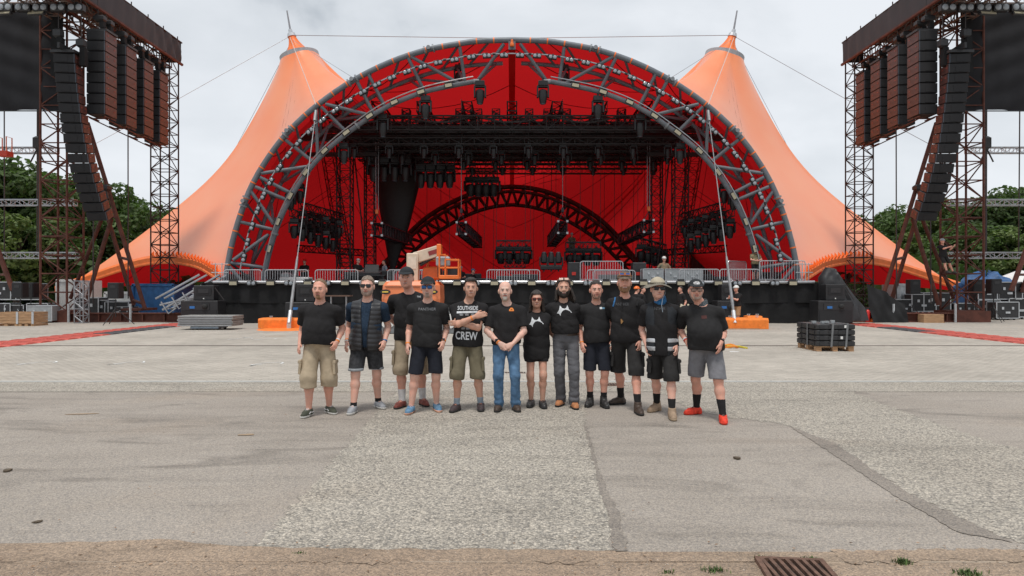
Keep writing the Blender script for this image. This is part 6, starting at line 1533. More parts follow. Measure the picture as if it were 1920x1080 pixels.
        if kind == 'helmet':
            f.ell(hp(0,.01,.045), np.array((.102,.122,.10))*hs, 0); f.keep(lambda X,Y,Z: ((.028-(Z-hc[2])/hs)*hs).astype(np.float32)+0*X+0*Y); co_ = link('helmet', f.mesh('helmet', HMt), t); part('peak', MB().box(V(hp(0,-.118,.034)), (.13*hs,.05*hs,.012)), HMt, co_, world=False)
        if len(hw) > 3:   # badge
            part('badge', MB().lathe([(.033*hs,0),(.031*hs,.004)], 14, V(hp(0,-.096,.080)), Matrix.Rotation(hyaw,3,'Z') @ Matrix.Rotation(R(72),3,'X') @ Matrix.Diagonal((1.2,.8,1))), hw[3], co_, world=False)
    gl = D.get('shades') or D.get('specs')
    if gl:
        lens, frame = gl[0], gl[1]; onhead = len(gl) > 2; dz, dy, pt = (.098, -.082 if D.get('headwear') is None else -.100, -.9) if onhead else (.003,-.1075,0)
        Mh = Matrix.Rotation(hyaw,3,'Z') @ Matrix.Rotation(pt,3,'X'); fr = MB(); go = thing_part = None
        fr.box(V(hp(0,dy-.003,dz+.010)), (.028*hs,.006,.006), Mh)
        for sg in (-1,1):
            c_ = hp(sg*.034,dy,dz); fr.box(V(c_), (.060*hs,.0055,.043*hs), Mh, bev=.004); fr.box(V(hp(sg*.071,dy+.05,dz+.012)) if not onhead else V(hp(sg*.080,dy+.05,dz-.02)), (.005,.105*hs,.009), Matrix.Rotation(hyaw,3,'Z'))
        go = part('glasses', fr, frame, t, world=False)
        for sg in (-1,1):
            c_ = V(hp(sg*.034,dy,dz))+ (Mh @ V((0,-.0035,0))); part('lens', MB().box(c_, (.051*hs,.004,.034*hs), Mh, bev=.0018), lens, go, world=False)
    # ---- shirt
    topm = D.get('shirt', K_blk); e = D.get('loose', .016); hz = s2z(D['hem']); gv = .0085 if det < .01 else .013
    sh = Fld(np.minimum(lo, pts.min(0)-.18), hi, gv); torso(sh, e, .08)
    sh.cone(abd+np.array([0,-.01,.02]), np.array([0,.0-.25*bel,hz-.03]), .11*q*g, .115*q*g**.9, .09, (.70/max(1,(1+bel*1.2)),1,1))
    sh.ell(np.array([0,-.01-.35*bel,hz+.06]), (.165*q*g**.85+e,.118*q*g**.85+e+.4*bel,.16), .06)
    slv = D.get('sleeve', .72)
    for nm in 'LR':
        el, wr, hd, pn = arm[nm]; a = S_[nm]; b = a+(el-a)*slv
        sh.cone(a, b, .058*q*g**.4+e*.6, .056*q*g**.4+e*.75, .025)
    sh.wrinkle(D.get('wr',.0058), int(D['cx']), 30, 10)
    sh.keep(lambda X,Y,Z: (hz+.008*np.sin(X*13+D['cx'])+.006*np.sin(Y*15)-Z).astype(np.float32)+0*X+0*Y)
    for nm in 'LR':
        el = arm[nm][0]; a = S_[nm]; u = norm(el-a); b = a+(el-a)*slv
        X, Y, Z = sh.grids(); al = (X-b[0])*u[0]+(Y-b[1])*u[1]+(Z-b[2])*u[2]; ax_ = a+u*((X-a[0])*0)[...,None] if False else None
        tt_ = (X-a[0])*u[0]+(Y-a[1])*u[1]+(Z-a[2])*u[2]; rad = np.sqrt(np.maximum(0,(X-a[0])**2+(Y-a[1])**2+(Z-a[2])**2-tt_**2))
        near = np.where((rad < .10*q) & (al > 0) & (al < .2), al, -1); sgx = -1 if nm == 'L' else 1
        # only cut outside the trunk
        tr_ = ((X-chest[0])*sgx-(.150*q*g**.6+e))+0*Y+0*Z
        sh.d = np.maximum(sh.d, np.where(tr_ > 0, near, -1)).astype(np.float32) if D.get('cutsleeve', True) else sh.d
    # neck opening
    nk = nb+np.array([0,-.02,.0]); X, Y, Z = sh.grids(); vz = D.get('vneck',0)
    fy = np.clip(-(Y-nk[1])/.07,0,1)
    col = nk[2]+.022*q-.050*fy-vz*.05*np.clip(1-np.abs(X-nk[0])*16,0,1)*fy
    op = np.sqrt((X-nk[0])**2+((Y-nk[1])*.85)**2)-(.068*q*g**.25)
    sh.d = np.maximum(sh.d, np.where((Z > col)+0*op, np.where(op < .10, np.minimum(.10, (Z-col)*.8), -1), np.minimum(-op, (Z-col)))+0*X).astype(np.float32) if False else np.maximum(sh.d, np.minimum(-op+.25*np.clip(Z-col,0,.1), Z-col)+0*X).astype(np.float32)
    sm_ = sh.mesh('shirt', topm); so = link('shirt', sm_, t)
    tree_ = BVHTree.FromPolygons([v.co[:] for v in sm_.vertices], [p.vertices[:] for p in sm_.polygons])
    def onshirt(x, z, off=.003):
        r = tree_.ray_cast(V((x,-1.5,z)), V((0,1,0)), 3); return (V((x, r[0].y-off, z)) if r[0] else None)
    def printed(name, mb, m, par=None, tr=None, off=.004):
        vs_ = []; ok = tr or tree_
        for p in mb.v:
            r = ok.ray_cast(V((p[0],-1.5,p[2])), V((0,1,0)), 3); vs_.append((p[0], (r[0].y if r[0] else -.1)-off, p[2]))
        mb.v = vs_; return part(name, mb, m, par or so, world=False)
    def text(s_, px, py, hpx, m, name='print_lettering', bold=0., wpx=None, slant=0):
        cu = bpy.data.curves.new('txt', 'FONT'); cu.body = s_; cu.size = 1; cu.align_x = 'CENTER'; cu.offset = bold; cu.resolution_u = 3
        ob = bpy.data.objects.new('txt', cu); C.objects.link(ob); dg = bpy.context.evaluated_depsgraph_get(); me = bpy.data.meshes.new_from_object(ob.evaluated_get(dg)); bpy.data.objects.remove(ob)
        bm = bmesh.new(); bm.from_mesh(me); bmesh.ops.triangulate(bm, faces=bm.faces); bmesh.ops.subdivide_edges(bm, edges=[e_ for e_ in bm.edges if e_.calc_length() > .25], cuts=1); bmesh.ops.triangulate(bm, faces=bm.faces)
        xs = [v.co.x for v in bm.verts]; ys = [v.co.y for v in bm.verts]; kx = (wpx*Yr/F)/(max(xs)-min(xs)) if wpx else None; kz = hpx*Yr/F/(max(ys)-min(ys)); kx = kx or kz
        bm.verts.index_update(); mb = MB().add([(s2x(px)+(v.co.x-(max(xs)+min(xs))/2)*kx, 0, s2z(py)+(v.co.y-(max(ys)+min(ys))/2)*kz+slant*v.co.x*kx) for v in bm.verts], [[v.index for v in f.verts] for f in bm.faces]); bm.free(); bpy.data.meshes.remove(me); bpy.data.curves.remove(cu)
        return printed(name, mb, m)
    def shape(pxs, m, name='print_mark', n=3):
        bm = bmesh.new(); f = bm.faces.new([bm.verts.new((s2x(a),0,s2z(b))) for a, b in pxs]); bmesh.ops.triangulate(bm, faces=[f]); bmesh.ops.subdivide_edges(bm, edges=bm.edges, cuts=n, use_grid_fill=True); bmesh.ops.triangulate(bm, faces=bm.faces); bm.verts.index_update()
        mb = MB().add([v.co[:] for v in bm.verts], [[v.index for v in f.verts] for f in bm.faces]); bm.free(); return printed(name, mb, m)
    # ---- bottoms
    bm_ = D.get('bottom'); kindb = bm_[0]; bmm = bm_[1]
    bt = Fld(np.array([lo[0],lo[1],0]), np.array([hi[0],hi[1],.66*H]), gv)
    bt.ell(pel, (.160*q*g**.8+.012+.012*fem,.116*q*g**.7+.012,.13*q), .05); bt.ell(pel+np.array([0,-.4*bel,.05*q]), (.15*q*g**.9,.105*q*g**.8+.3*bel,.1), .05)
    bt.ell(abd, (.148*q*g+.006,.101*q*g+bel+.006,.19*q), .05)
    if kindb == 'shorts':
        hz2 = s2z(bm_[2]); fl_ = bm_[3] if len(bm_) > 3 else 1.
        for nm in 'LR':
            h0, k0, a0 = hip[nm], kn[nm], ank[nm]; tt_ = (h0[2]-hz2)/(h0[2]-k0[2]); e_ = h0+(k0-h0)*min(tt_,1.) if tt_ < 1 else k0+(a0-k0)*((k0[2]-hz2)/(k0[2]-a0[2]))
            if tt_ > 1: bt.cone(h0, k0, .098*q*lg, .088*q*lg*fl_, .03); bt.cone(k0, e_-np.array([0,0,.04]), .088*q*lg*fl_, .088*q*lg*fl_, .03)
            else: bt.cone(h0, e_-np.array([0,0,.04]), .100*q*lg, .090*q*lg*fl_, .03)
        bt.wrinkle(.005, int(D['cx'])+3, 16, 14)
        bt.keep(lambda X,Y,Z: (hz2+.006*np.sin(X*20)+.12*(Y)*0-Z).astype(np.float32)+0*X+0*Y)
    else:
        for nm in 'LR':
            h0, k0, a0 = hip[nm], kn[nm], ank[nm]; w0 = bm_[2] if len(bm_) > 2 else 1.
            bt.cone(h0, k0, .096*q*lg, .074*q*lg*w0, .03); bt.cone(k0, a0-np.array([0,0,.03]), .072*q*lg*w0, .062*q*w0, .03)
            bt.ell(a0+np.array([0,-.01,.035]), (.068*w0,.075*w0,.035), .03); bt.ell(a0+np.array([0,-.005,.11]), (.064*w0,.07*w0,.03), .03)
        bt.wrinkle(.006, int(D['cx'])+3, 45, 10); bt.keep(lambda X,Y,Z: (.045-Z).astype(np.float32)+0*X+0*Y)
    bt.keep(lambda X,Y,Z: (Z-.585*H).astype(np.float32)+0*X+0*Y)
    bo = link(kindb if kindb == 'shorts' else 'trousers', bt.mesh(kindb, bmm), t)
    bvt = BVHTree.FromPolygons([v.co[:] for v in bo.data.vertices], [p.vertices[:] for p in bo.data.polygons])
    if kindb == 'shorts' and det < .01:
        # fly seam, pockets
        for nm, sg in (('L',-1),('R',1)):
            if D.get('cargo'):
                c_ = hip[nm]+(kn[nm]-hip[nm])*.66; r = bvt.ray_cast(V((c_[0]+sg*.6,c_[1]-.03,c_[2])), V((-sg,0,0)), 1.5)
                if r[0]:
                    part('cargo_pocket', MB().box(r[0]+V((-sg*.004,.0,-.01)), (.03,.15*q,.17*q), (0,sg*R(-4),0), bev=.010), bmm, bo, world=False); part('pocket_flap', MB().box(r[0]+V((0,0,.07*q)), (.036,.155*q,.045*q), (0,sg*R(-4),0), bev=.008), bmm, bo, world=False)
            if D.get('cuff'):
                hz2 = s2z(bm_[2]); h0, k0 = hip[nm], kn[nm]; tt_ = (h0[2]-hz2)/(h0[2]-k0[2]); e_ = h0+(k0-h0)*tt_; f = Fld(e_-.15, e_+.15, .0085); f.cone(e_-np.array([0,0,.03]), e_+np.array([0,0,.05]), .094*q*lg, .098*q*lg, .0); f.keep(lambda X,Y,Z: (np.maximum(hz2-.006-Z, Z-hz2-.028)).astype(np.float32)+0*X+0*Y); link('rolled_cuff', f.mesh('rolled_cuff', D['cuff']), bo)
    # ---- socks and shoes
    for nm, sg in (('L',-1),('R',1)):
        a0, k0, fd = ank[nm], kn[nm], fdir[nm]; up = norm(k0-a0); sk_ = D.get('socks')
        if sk_:
            f = Fld(a0-np.array([.12,.12,.09]), a0+np.array([.12,.12,sk_[1]+.05]), gv*.9); cm = k0+(a0-k0)*.33-fd*.018; f.cone(cm, a0+(k0-a0)*.08, .0595*q*lg, .040*q*lg**.7, 0); f.cone(a0, a0-np.array([0,0,.05]), .042, .042, .02)
            f.keep(lambda X,Y,Z: (Z-a0[2]-sk_[1]).astype(np.float32)+0*X+0*Y); m_ = f.mesh('sock', sk_[0])
            if m_: link('sock', m_, t)
        sh_ = D['shoes']; kind, um, solm = sh_[:3]; fl = .95*q*D.get('foot',1.); up2 = np.array([0,0,1]); rt_ = np.array([-fd[1],fd[0],0]); base = np.array([a0[0],a0[1],0])
        def shoefield(ex=0.):
            f = Fld(base-np.array([.24,.24,.0]), base+np.array([.24,.24,.24]), .007 if det < .01 else .013)
            heel = base-fd*.035*fl+up2*.05; f.cone(heel, base+fd*.10*fl+up2*.038, .040+ex, .044+ex, .02); f.cone(base+fd*.10*fl+up2*.038, base+fd*.165*fl+up2*.030, .044+ex, .036+ex, .02)
            f.cone(heel, base-fd*.03+up2*.03, .042+ex, .042+ex, .01)
            if not ex: f.cone(base+fd*.02+up2*.075, base+fd*.11*fl+up2*.052, .043, .034, .03); f.cone(base+up2*.05, base+up2*.09, .047, .045, .02)
            return f
        f = shoefield()
        if kind in ('boot','hightop'): f.cone(base+up2*.06, base+up2*(.165 if kind == 'boot' else .145)+norm(k0-a0)*0, .047, .050, .02)
        f.keep(lambda X,Y,Z: (.020-Z).astype(np.float32)+0*X+0*Y)
        f.keep(lambda X,Y,Z: (Z-(.155 if kind == 'boot' else .14 if kind == 'hightop' else .098)-.12*((X-a0[0])*-fd[0]+(Y-a0[1])*-fd[1])).astype(np.float32)+0*X+0*Y)
        nmn = 'boot' if kind in ('boot','hightop') else 'shoe'; so_ = link(nmn, f.mesh(nmn, um), t)
        f = shoefield(.006); f.keep(lambda X,Y,Z: (np.maximum(.002-Z, Z-(.032 if kind != 'sneaker' else .036)-.02*((X-a0[0])*-fd[0]+(Y-a0[1])*-fd[1]))).astype(np.float32)+0*X+0*Y); link('sole', f.mesh('sole', solm), so_)
        if det < .01 and len(sh_) > 3:
            for j in range(5):
                p = base+fd*(.045+j*.022)*fl; z_ = .108-j*.011; part('lace', MB().tube([V(p-rt_*.022+up2*(z_-.012)), V(p+up2*z_), V(p+rt_*.022+up2*(z_-.012))], .0045, 5), sh_[3], so_, world=False)
        if det < .01 and len(sh_) > 4:
            for s2 in (-1,1):
                pts_ = [V(base+rt_*s2*(.050)+fd*x_*fl+up2*z_) for x_, z_ in ((-.03,.06),(.02,.055),(.06,.065),(.10,.045))]; part('side_stripe', MB().tube(pts_, .006, 5), sh_[4], so_, world=False)
    # ---- wrist things
    for nm, items in D.get('wrist', {}).items():
        el, wr, hd, pn = arm[nm]; u = norm(wr-el)
        for kind, off, m_ in items:
            c_ = wr-u*off; rr_ = (.029+.10*max(0,off-.0)*.15)*q*g**.4
            bo_ = part('watch' if kind == 'watch' else 'wristband', MB().tube([V(c_-u*.009),V(c_+u*.009)], rr_+.004, 14), m_, t, True, world=False)
            if kind == 'watch': out_ = norm(np.array([0,-1,0.2])-u*(np.array([0,-1,.2])@u)); part('dial', MB().box(V(c_+out_*(rr_+.006)), (.034,.012,.034), V(out_).to_track_quat('-Y','Z').to_matrix(), bev=.004), K_shade, bo_, world=False)
    D['_ctx'] = dict(t=t, so=so, text=text, shape=shape, printed=printed, s2x=s2x, s2z=s2z, onshirt=onshirt, tree=tree_, hp=hp, q=q, Yr=Yr, S=S_, arm=arm, nb=nb, hc=hc, hs=hs, g=g, sh=sh, gv=gv, chest=chest, torso=torso, lo=lo, hi=hi, e=e, hip=hip, kn=kn, bo=bo, abd=abd, bel=bel)
    return D['_ctx']
Wr = {'o': mat('orange_band', (.75,.22,.03), .6), 'w': K_white, 'b': K_blk, 'bl': M_blue, 'r': mat('red_band', (.5,.05,.03), .6)}
shoe_blk = mat('black_leather', (.025,.023,.022), .45, 0, .3, 20, bump=.2); shoe_brn = mat('brown_leather', (.055,.036,.026), .5, 0, .35, 14, bump=.2); sole_w = mat('white_sole', (.58,.57,.54), .7, 0, .1, 20); sole_k = mat('black_sole', (.02,.02,.02), .8); sole_o = mat('orange_sole', (.55,.30,.20), .7, 0, .5, 9)
sh_olive = mat('olive_canvas', (.055,.06,.042), .85); sh_grey = mat('grey_mesh_shoe', (.30,.31,.33), .7, 0, .35, 18); sh_redb = mat('red_brown_shoe', (.17,.04,.028), .7, 0, .4, 20); sh_blue = mat('blue_mesh_shoe', (.10,.20,.31), .7, 0, .45, 18); sh_dred = mat('dark_red_runner', (.045,.03,.032), .7, 0, .5, 20)
sh_tan = mat('tan_suede', (.33,.235,.16), .85, 0, .2, 20); sh_red = mat('bright_red_knit', (.72,.045,.018), .7, 0, .3, 25); sh_orbr = mat('orange_brown_suede', (.42,.17,.07), .8, 0, .3, 20); cap_blk = fab('cap_charcoal', (.030,.033,.036)); cap_camo = fab('cap_brown', (.13,.10,.075), var=.5, sc=30); hat_tan = fab('hat_tan', (.42,.37,.28))
hang = lambda px, py, y=-.02: (px, py, y)
P_ = []
def person(**D): return make_person(D)
# 1
c = person(label='man in plain black tee, long beige cargo shorts and olive skate shoes', cx=599, hx=601, top=523, feet=[(584,785,-10),(613,779,40)], shw=38, g=1.14, belly=.045, skin=1, arms={'L':(564,645,-.04),'R':(633,641,-.04)},
    hem=644, sleeve=.70, bottom=('shorts',K_beige,724,1.12), cargo=1, shoes=('low',sh_olive,sole_w,K_white,K_white), hair='sandy', hairstyle='thin', hairline=.09, beard=('goatee','sandyst',1), wrist={'R':[('band',.01,Wr['o']),('band',.032,Wr['w'])]}, smile=0, face=1.08)
# 2
c = person(label='man in dark sunglasses and black puffer vest over a navy tee with rolled denim shorts', cx=687, hx=690, top=518, feet=[(669,779,-5),(704,769,38)], shw=37, g=1.14, belly=.03, skin=0, shirt=K_navy, loose=.006, arms={'L':(652,641,-.04),'R':(722,640,-.04)},
    hem=650, sleeve=.66, bottom=('shorts',K_denimb,692), cuff=K_cuff, socks=(K_blk,.06), shoes=('sneaker',sh_grey,sole_w,K_white), hair='grey', hairstyle='short', beard=('short','greyst'), shades=(K_shade,K_shade), wrist={'L':[('band',.01,Wr['w']),('band',.03,Wr['o'])],'R':[('band',.01,Wr['bl'])]}, face=1.06)
# puffer vest
f = Fld(c['lo'], c['hi'], .0085); c['torso'](f, .034, .08); q = c['q']; g_ = c['g']; hz = c['s2z'](655)
f.ell(np.array([0,-.035,hz+.10]), (.165*q*g_+.04,.12*q*g_+.062,.24), .06); X, Y, Z = f.grids()
f.d = (f.d - .007*np.abs(np.sin(Z*math.pi/.062+ .6*np.sin(X*9))) + .004).astype(np.float32)
f.keep(lambda X,Y,Z: (hz-Z).astype(np.float32)+0*X+0*Y)
xo = c['chest'][0]; f.keep(lambda X,Y,Z: (np.where(Y < .02, (.052+.055*np.clip(( .0-(Z-1.15))*0+ (Z-1.0)*.0,0,1)+.02*np.sin(Z*5)) - np.abs(X-xo-.012), -1)).astype(np.float32)+0*Z)
for nm, sg in (('L',-1),('R',1)):
    s_ = c['S'][nm]; f.keep(lambda X,Y,Z: (np.where(Z > s_[2]-.24, (X-s_[0])*sg+.012-.05*np.clip((s_[2]-Z)/.24,0,1)*0, -1)).astype(np.float32)+0*Y)
nk = c['nb']; f.keep(lambda X,Y,Z: (.064*q-np.sqrt((X-nk[0])**2+(Y-nk[1])**2)+0*Z).astype(np.float32)); f.cone(nk+np.array([0,.02,.0]), nk+np.array([0,.03,.045]), .078*q, .075*q, .01)
f.keep(lambda X,Y,Z: (np.where(Z > nk[2]-.06, .062*q-np.sqrt((X-nk[0])**2+(Y-nk[1])**2), -1)+0*Z).astype(np.float32)); f.keep(lambda X,Y,Z: np.where((Y < .0) & (Z > nk[2]-.08), .045-np.abs(X-nk[0])+0*Z, -1).astype(np.float32)+0*X)
vo_ = link('puffer_vest', f.mesh('puffer_vest', K_vest), c['t'])
vt = BVHTree.FromPolygons([v.co[:] for v in vo_.data.vertices], [p.vertices[:] for p in vo_.data.polygons])
for sg in (-1,1):
    pts = []
    for z_ in np.linspace(hz+.01, c['S']['L'][2]-.02, 14):
        x_ = xo+.012+sg*(.056+.02*math.sin(z_*5)); r = vt.ray_cast(V((x_,-1,z_)), V((0,1,0)), 3)
        if r[0]: pts.append(r[0]+V((0,-.002,0)))
    if len(pts) > 2: part('zip_edge', MB().tube(pts, .006, 5), K_blk, vo_, world=False)
# 3
c = person(label='tall man in black cap and plain black tee standing in the second row, white socks', cx=770, hx=763, shc=768, top=500, hat=.015, feet=[(756,768,-20),(791,764,28)], shw=38, g=1.1, belly=.015, skin=1, arms={'L':(748,620,.22,(-.8,.5,0),(.9,.1,-.3)),'R':(796,630,.05)},
    hem=637, sleeve=.70, bottom=('shorts',K_dkhaki,700), cargo=1, socks=(K_white,.17), shoes=('low',sh_redb,sole_k,sh_redb), hair='sandy', hairstyle='thin', headwear=('cap',cap_blk), face=1.1, smile=1)
c['text']('THE', 787, 556, 3, K_print, wpx=7)
# 4
c = person(label='man in black cap and blue mirrored sunglasses, PANTHER tee and blue running shoes', cx=801, hx=803, top=518, hat=.015, feet=[(773,779,-10),(817,774,20)], shw=36, g=1.04, skin=0, arms={'L':(766,645,-.06),'R':(832,641,-.05)}, shirt=K_char,
    hem=649, sleeve=.72, bottom=('shorts',K_shb,699), shoes=('sneaker',sh_blue,sole_o,sh_blue), hair='dark', hairstyle='thin', headwear=('cap',cap_blk), shades=(K_mirror,K_shade), beard=('goatee','greyst'), wrist={'L':[('band',.01,Wr['o'])],'R':[('watch',.02,Wr['o'])]}, smile=1)
c['text']('PANTHER', 803, 579, 5, K_printg, wpx=32)
# 5
c = person(label='dark-haired man with crossed arms in a white-printed crew tee and olive cargo shorts', cx=877, hx=883, shc=879, top=521, feet=[(857,775,-20),(901,773,4)], shw=34, g=1.0, skin=2, curl=.25,
    arms={'L':(893,592,-.235,(-1,.15,-.5),(.85,-.1,.25),(0,1,-.1),1),'R':(864,604,-.185,(1,.15,-.5),(-.9,.12,-.05),(0,1,0),1)}, hem=648, sleeve=.66, cutsleeve=True, vneck=1, bottom=('shorts',K_olive,709,1.1), cargo=1, socks=(K_sockg,.10), shoes=('sneaker',sh_dred,sole_k,sh_redb), hair='dark', hairstyle='full', hairline=.08, wrist={'L':[('band',.05,Wr['o'])]}, smile=1, hyaw=4)
c['text']('SOUTHSIDE', 878, 577, 7.5, K_print, bold=.012, wpx=38); c['shape']([(858,583.2),(896,582.2),(896,585.8),(858,586.8)], K_print, 'print_bar')
for k, x in enumerate((866,876,887)): c['shape']([(x-3,588),(x,586.6),(x+4,587.6),(x+4,591),(x-2,591)], K_printg, 'print_figure')
for k, x in enumerate((870,879,888)): c['shape']([(x-4,613),(x,611.5),(x+4,612.5),(x+3,616),(x-3,616.5)], K_printg, 'print_figure')
c['text']('CREW', 876, 628, 15, K_print, bold=.02, wpx=41, slant=-.04)
# 6
c = person(label='bald man with white goatee in black tee with small orange emblem and blue jeans', cx=949, hx=947, shc=951, top=527, feet=[(935,774,-8),(967,774,12)], shw=34, g=.98, skin=3, curl=.4,
    arms={'L':(936,641,-.17,(-1,.3,-.2),(.85,-.15,-.5),(.1,.9,-.2),-1),'R':(961,643,-.19,(1,.3,-.2),(-.85,-.12,-.4),(.1,.9,-.2),1)}, hem=644, sleeve=.78, bottom=('trousers',K_jean,.95), shoes=('low',shoe_brn,sole_k,shoe_blk), hair='white', hairstyle='bald', beard=('goatee','white',1), wrist={'L':[('band',.012,Wr['o']),('watch',.04,Wr['b'])]})
K_or = mat('orange_print', (.75,.22,.03), .7); c['shape']([(954.5,582.8),(963.5,582.8),(963.5,580),(961.8,577.6),(960.6,576.6),(959,578),(957.6,576.4),(956,578.4),(954.5,580)], K_or, 'print_emblem'); c['shape']([(957,581),(961.2,581),(960.4,579),(959,578.4),(957.8,579.2)], K_blk, 'print_emblem_gap')
# 7 woman
c = person(label='woman with shoulder-length dark hair, red sunglasses and an oversized black tee, bare legs', cx=1006, hx=1006, top=545, feet=[(996,766,-12),(1017,768,8)], shw=25.5, g=.98, fem=1, skin=2, arms={'L':(987,648,.06),'R':(1034,628,.22,(.3,1,0),(.9,.3,-.2))},
    hem=673, sleeve=.8, loose=.022, bottom=('shorts',K_blk,677), shoes=('low',shoe_blk,sole_k,shoe_blk), hair='dark', hairstyle='long', flare=.01, len=.21, frame=1, hairline=.070, shades=(mat('brown_lens',(.05,.02,.015),.1),K_redfr), smile=1)
def mark(c, x, y, w_):
    up = [(-.5,.25),(-.36,.02),(-.29,-.28),(-.16,-.10),(0,-.06),(.12,-.12),(.20,-.30),(.30,-.02),(.5,.18)]; dn = [(.46,.22),(.38,.12),(.24,.04),(.08,.0),(-.06,.03),(-.16,.12),(-.24,.26),(-.26,.42),(-.34,.28),(-.42,.25)]
    c['shape']([(x+a*w_, y+b*w_) for a, b in up+dn], K_print, 'print_mark', 2)
mark(c, 1005, 601, 27)
# 8
c8 = person(label='bearded man with long dark hair, white emblem tee, brown belt and grey trousers', cx=1061, hx=1056, shc=1056, top=522, feet=[(1053,764,-22),(1075,769,6)], shw=29.5, g=.96, skin=2, curl=.7,
    arms={'L':(978,611,-.02,(-.2,1,-.2),(.80,-.62,.05),(.3,1,0),1),'R':(1079,640,.20,(.9,.4,0),(-.9,.2,-.2))}, hem=624, sleeve=.72, cutsleeve=True, bottom=('trousers',K_grey,1.02), shoes=('low',sh_orbr,sole_k,shoe_brn), hair='dark', hairstyle='long', flare=.05, hairline=.085, beard=('full','dark'), shades=None, specs=None, smile=1)
mark(c8, 1057, 580, 28)
bz = c8['s2z'](626); q = c8['q']; part('belt', MB().lathe([(.156*q,-.02),(.160*q,-.018),(.160*q,.018),(.156*q,.02)], 32, (0,.006,bz), Matrix.Diagonal((1.08,.82,1))), shoe_brn, c8['t'], True, world=False)
hp = c8['hp']; go = part('sunglasses', MB().box(V(hp(-.034,-.075,.112)), (.056,.01,.04),(-.6,0,0),bev=.004).box(V(hp(.034,-.075,.112)), (.056,.01,.04),(-.6,0,0),bev=.004).tube([V(hp(.07,-.06,.11)),V(hp(.098,.04,.05))], .006, 5).tube([V(hp(-.07,-.06,.11)),V(hp(-.098,.04,.05))], .006, 5), mat('clear_frame',(.35,.20,.14),.2), c8['t'], world=False)
# 9
c = person(label='short-dark-haired man in black tee with tiny pale chest logo and black ankle boots', cx=1119, hx=1117, top=526, feet=[(1107,765,-22),(1131,767,10)], shw=32, g=.96, skin=1, arms={'L':(1090,643,-.05),'R':(1147,640,-.06)}, shirt=K_char,
    hem=641, sleeve=.70, bottom=('shorts',K_shb,693), socks=(K_blk,.13), shoes=('boot',shoe_blk,sole_k), hair='dark', hairstyle='short', hairline=.078, beard=('stubble','stubble'), wrist={'L':[('band',.008,Wr['o'])]})
c['shape']([(1122.5,575.3),(1127,575.3),(1127,579),(1122.5,579)], K_print, 'print_logo'); c['shape']([(1127.2,575.8),(1132.5,575.8),(1132.5,579),(1127.2,579)], mat('pale_blue_print',(.12,.26,.38),.7), 'print_logo')
# 10
c = person(label='bearded man in brown cap with sunglasses on top, backpack straps, lanyard and brown boots', cx=1174, hx=1170, shc=1172, top=508, hat=.02, feet=[(1172,762,-72),(1187,780,5)], shw=34, g=1.04, skin=1, twist=-16, arms={'L':(1150,632,.08),'R':(1196,640,-.10)}, hyaw=-6,
    hem=640, sleeve=.74, bottom=('shorts',K_shk,700,1.06), cargo=1, socks=(K_blk,.17), shoes=('boot',shoe_brn,sole_k), hair='blond', hairstyle='thin', headwear=('cap',cap_camo), beard=('short','sandyst'), shades=(K_mirror,mat('orange_frame',(.7,.2,.03),.3),1), smile=1, wrist={'R':[('watch',.025,Wr['b'])]}, face=1.06)
c['text']('PANTHER', 1163, 570, 5.5, K_printd, wpx=26)
st = [c['onshirt'](c['s2x'](1192+2*math.sin(i)), c['s2z'](545+i*7), .006) for i in range(5)]; part('backpack_strap', MB().tube([p for p in st if p], .016, 6), K_char, c['t'], True, world=False)
st = [c['onshirt'](c['s2x'](1157-i*1.7), c['s2z'](547+i*5.5), .006) for i in range(6)]; part('blue_rope', MB().tube([p for p in st if p], .011, 6), mat('blue_rope',(.03,.15,.36),.7,0,.5,60), c['t'], True, world=False)
st = [c['onshirt'](c['s2x'](1166-.6*i), c['s2z'](548+i*6), .006) for i in range(9)]; ly = part('lanyard', MB().tube([p for p in st if p], .007, 5), K_blk, c['t'], world=False)
for k in range(3): p = c['onshirt'](c['s2x'](1161+k*.8), c['s2z'](600+k*1.5), .012); part('key', MB().box(p, (.012,.006,.045),(0,.3*k,0)), mat('brass',(.45,.25,.10),.4,.6), ly, world=False)
# 11
c = person(label='man in wide-brimmed tan hat, sunglasses, blue neck scarf and black vest with silver bands', cx=1242, hx=1232, shc=1238, top=519, hat=.022, feet=[(1240,775,-48),(1251,790,-6)], shw=35, g=1.06, skin=0, twist=-10, arms={'L':(1213,648,.02),'R':(1264,648,-.10)},
    hem=664, sleeve=.74, bottom=('shorts',K_shk,711,1.05), cargo=1, socks=(K_blk,.17), shoes=('hightop',sh_tan,mat('tan_sole',(.36,.27,.18),.8),K_white), hair='brown', hairstyle='thin', headwear=('hat',hat_tan), shades=(K_shade,K_shade), smile=1, wrist={'R':[('watch',.02,Wr['b'])]}, face=1.08)
c['text']('PANTHER', 1230, 578, 5.5, K_printd, wpx=26)
q = c['q']; f = Fld(c['lo'], c['hi'], .0085); c['torso'](f, .030, .08); hz = c['s2z'](665); f.ell(np.array([0,-.02,hz+.10]), (.165*q*c['g']+.03,.12*q*c['g']+.035,.2), .06); f.wrinkle(.004, 4, 20, 8)
f.keep(lambda X,Y,Z: (hz-Z).astype(np.float32)+0*X+0*Y); xo = c['chest'][0]
f.keep(lambda X,Y,Z: np.where(Y < .03, np.maximum(-(X-xo-.045), 0)*0+np.where(X > xo, .060-(X-xo), .105+(X-xo)), -1).astype(np.float32)+0*Z)
for nm, sg in (('L',-1),('R',1)):
    s_ = c['S'][nm]; f.keep(lambda X,Y,Z: (np.where(Z > s_[2]-.20, (X-s_[0])*sg-.01, -1)).astype(np.float32)+0*Y)
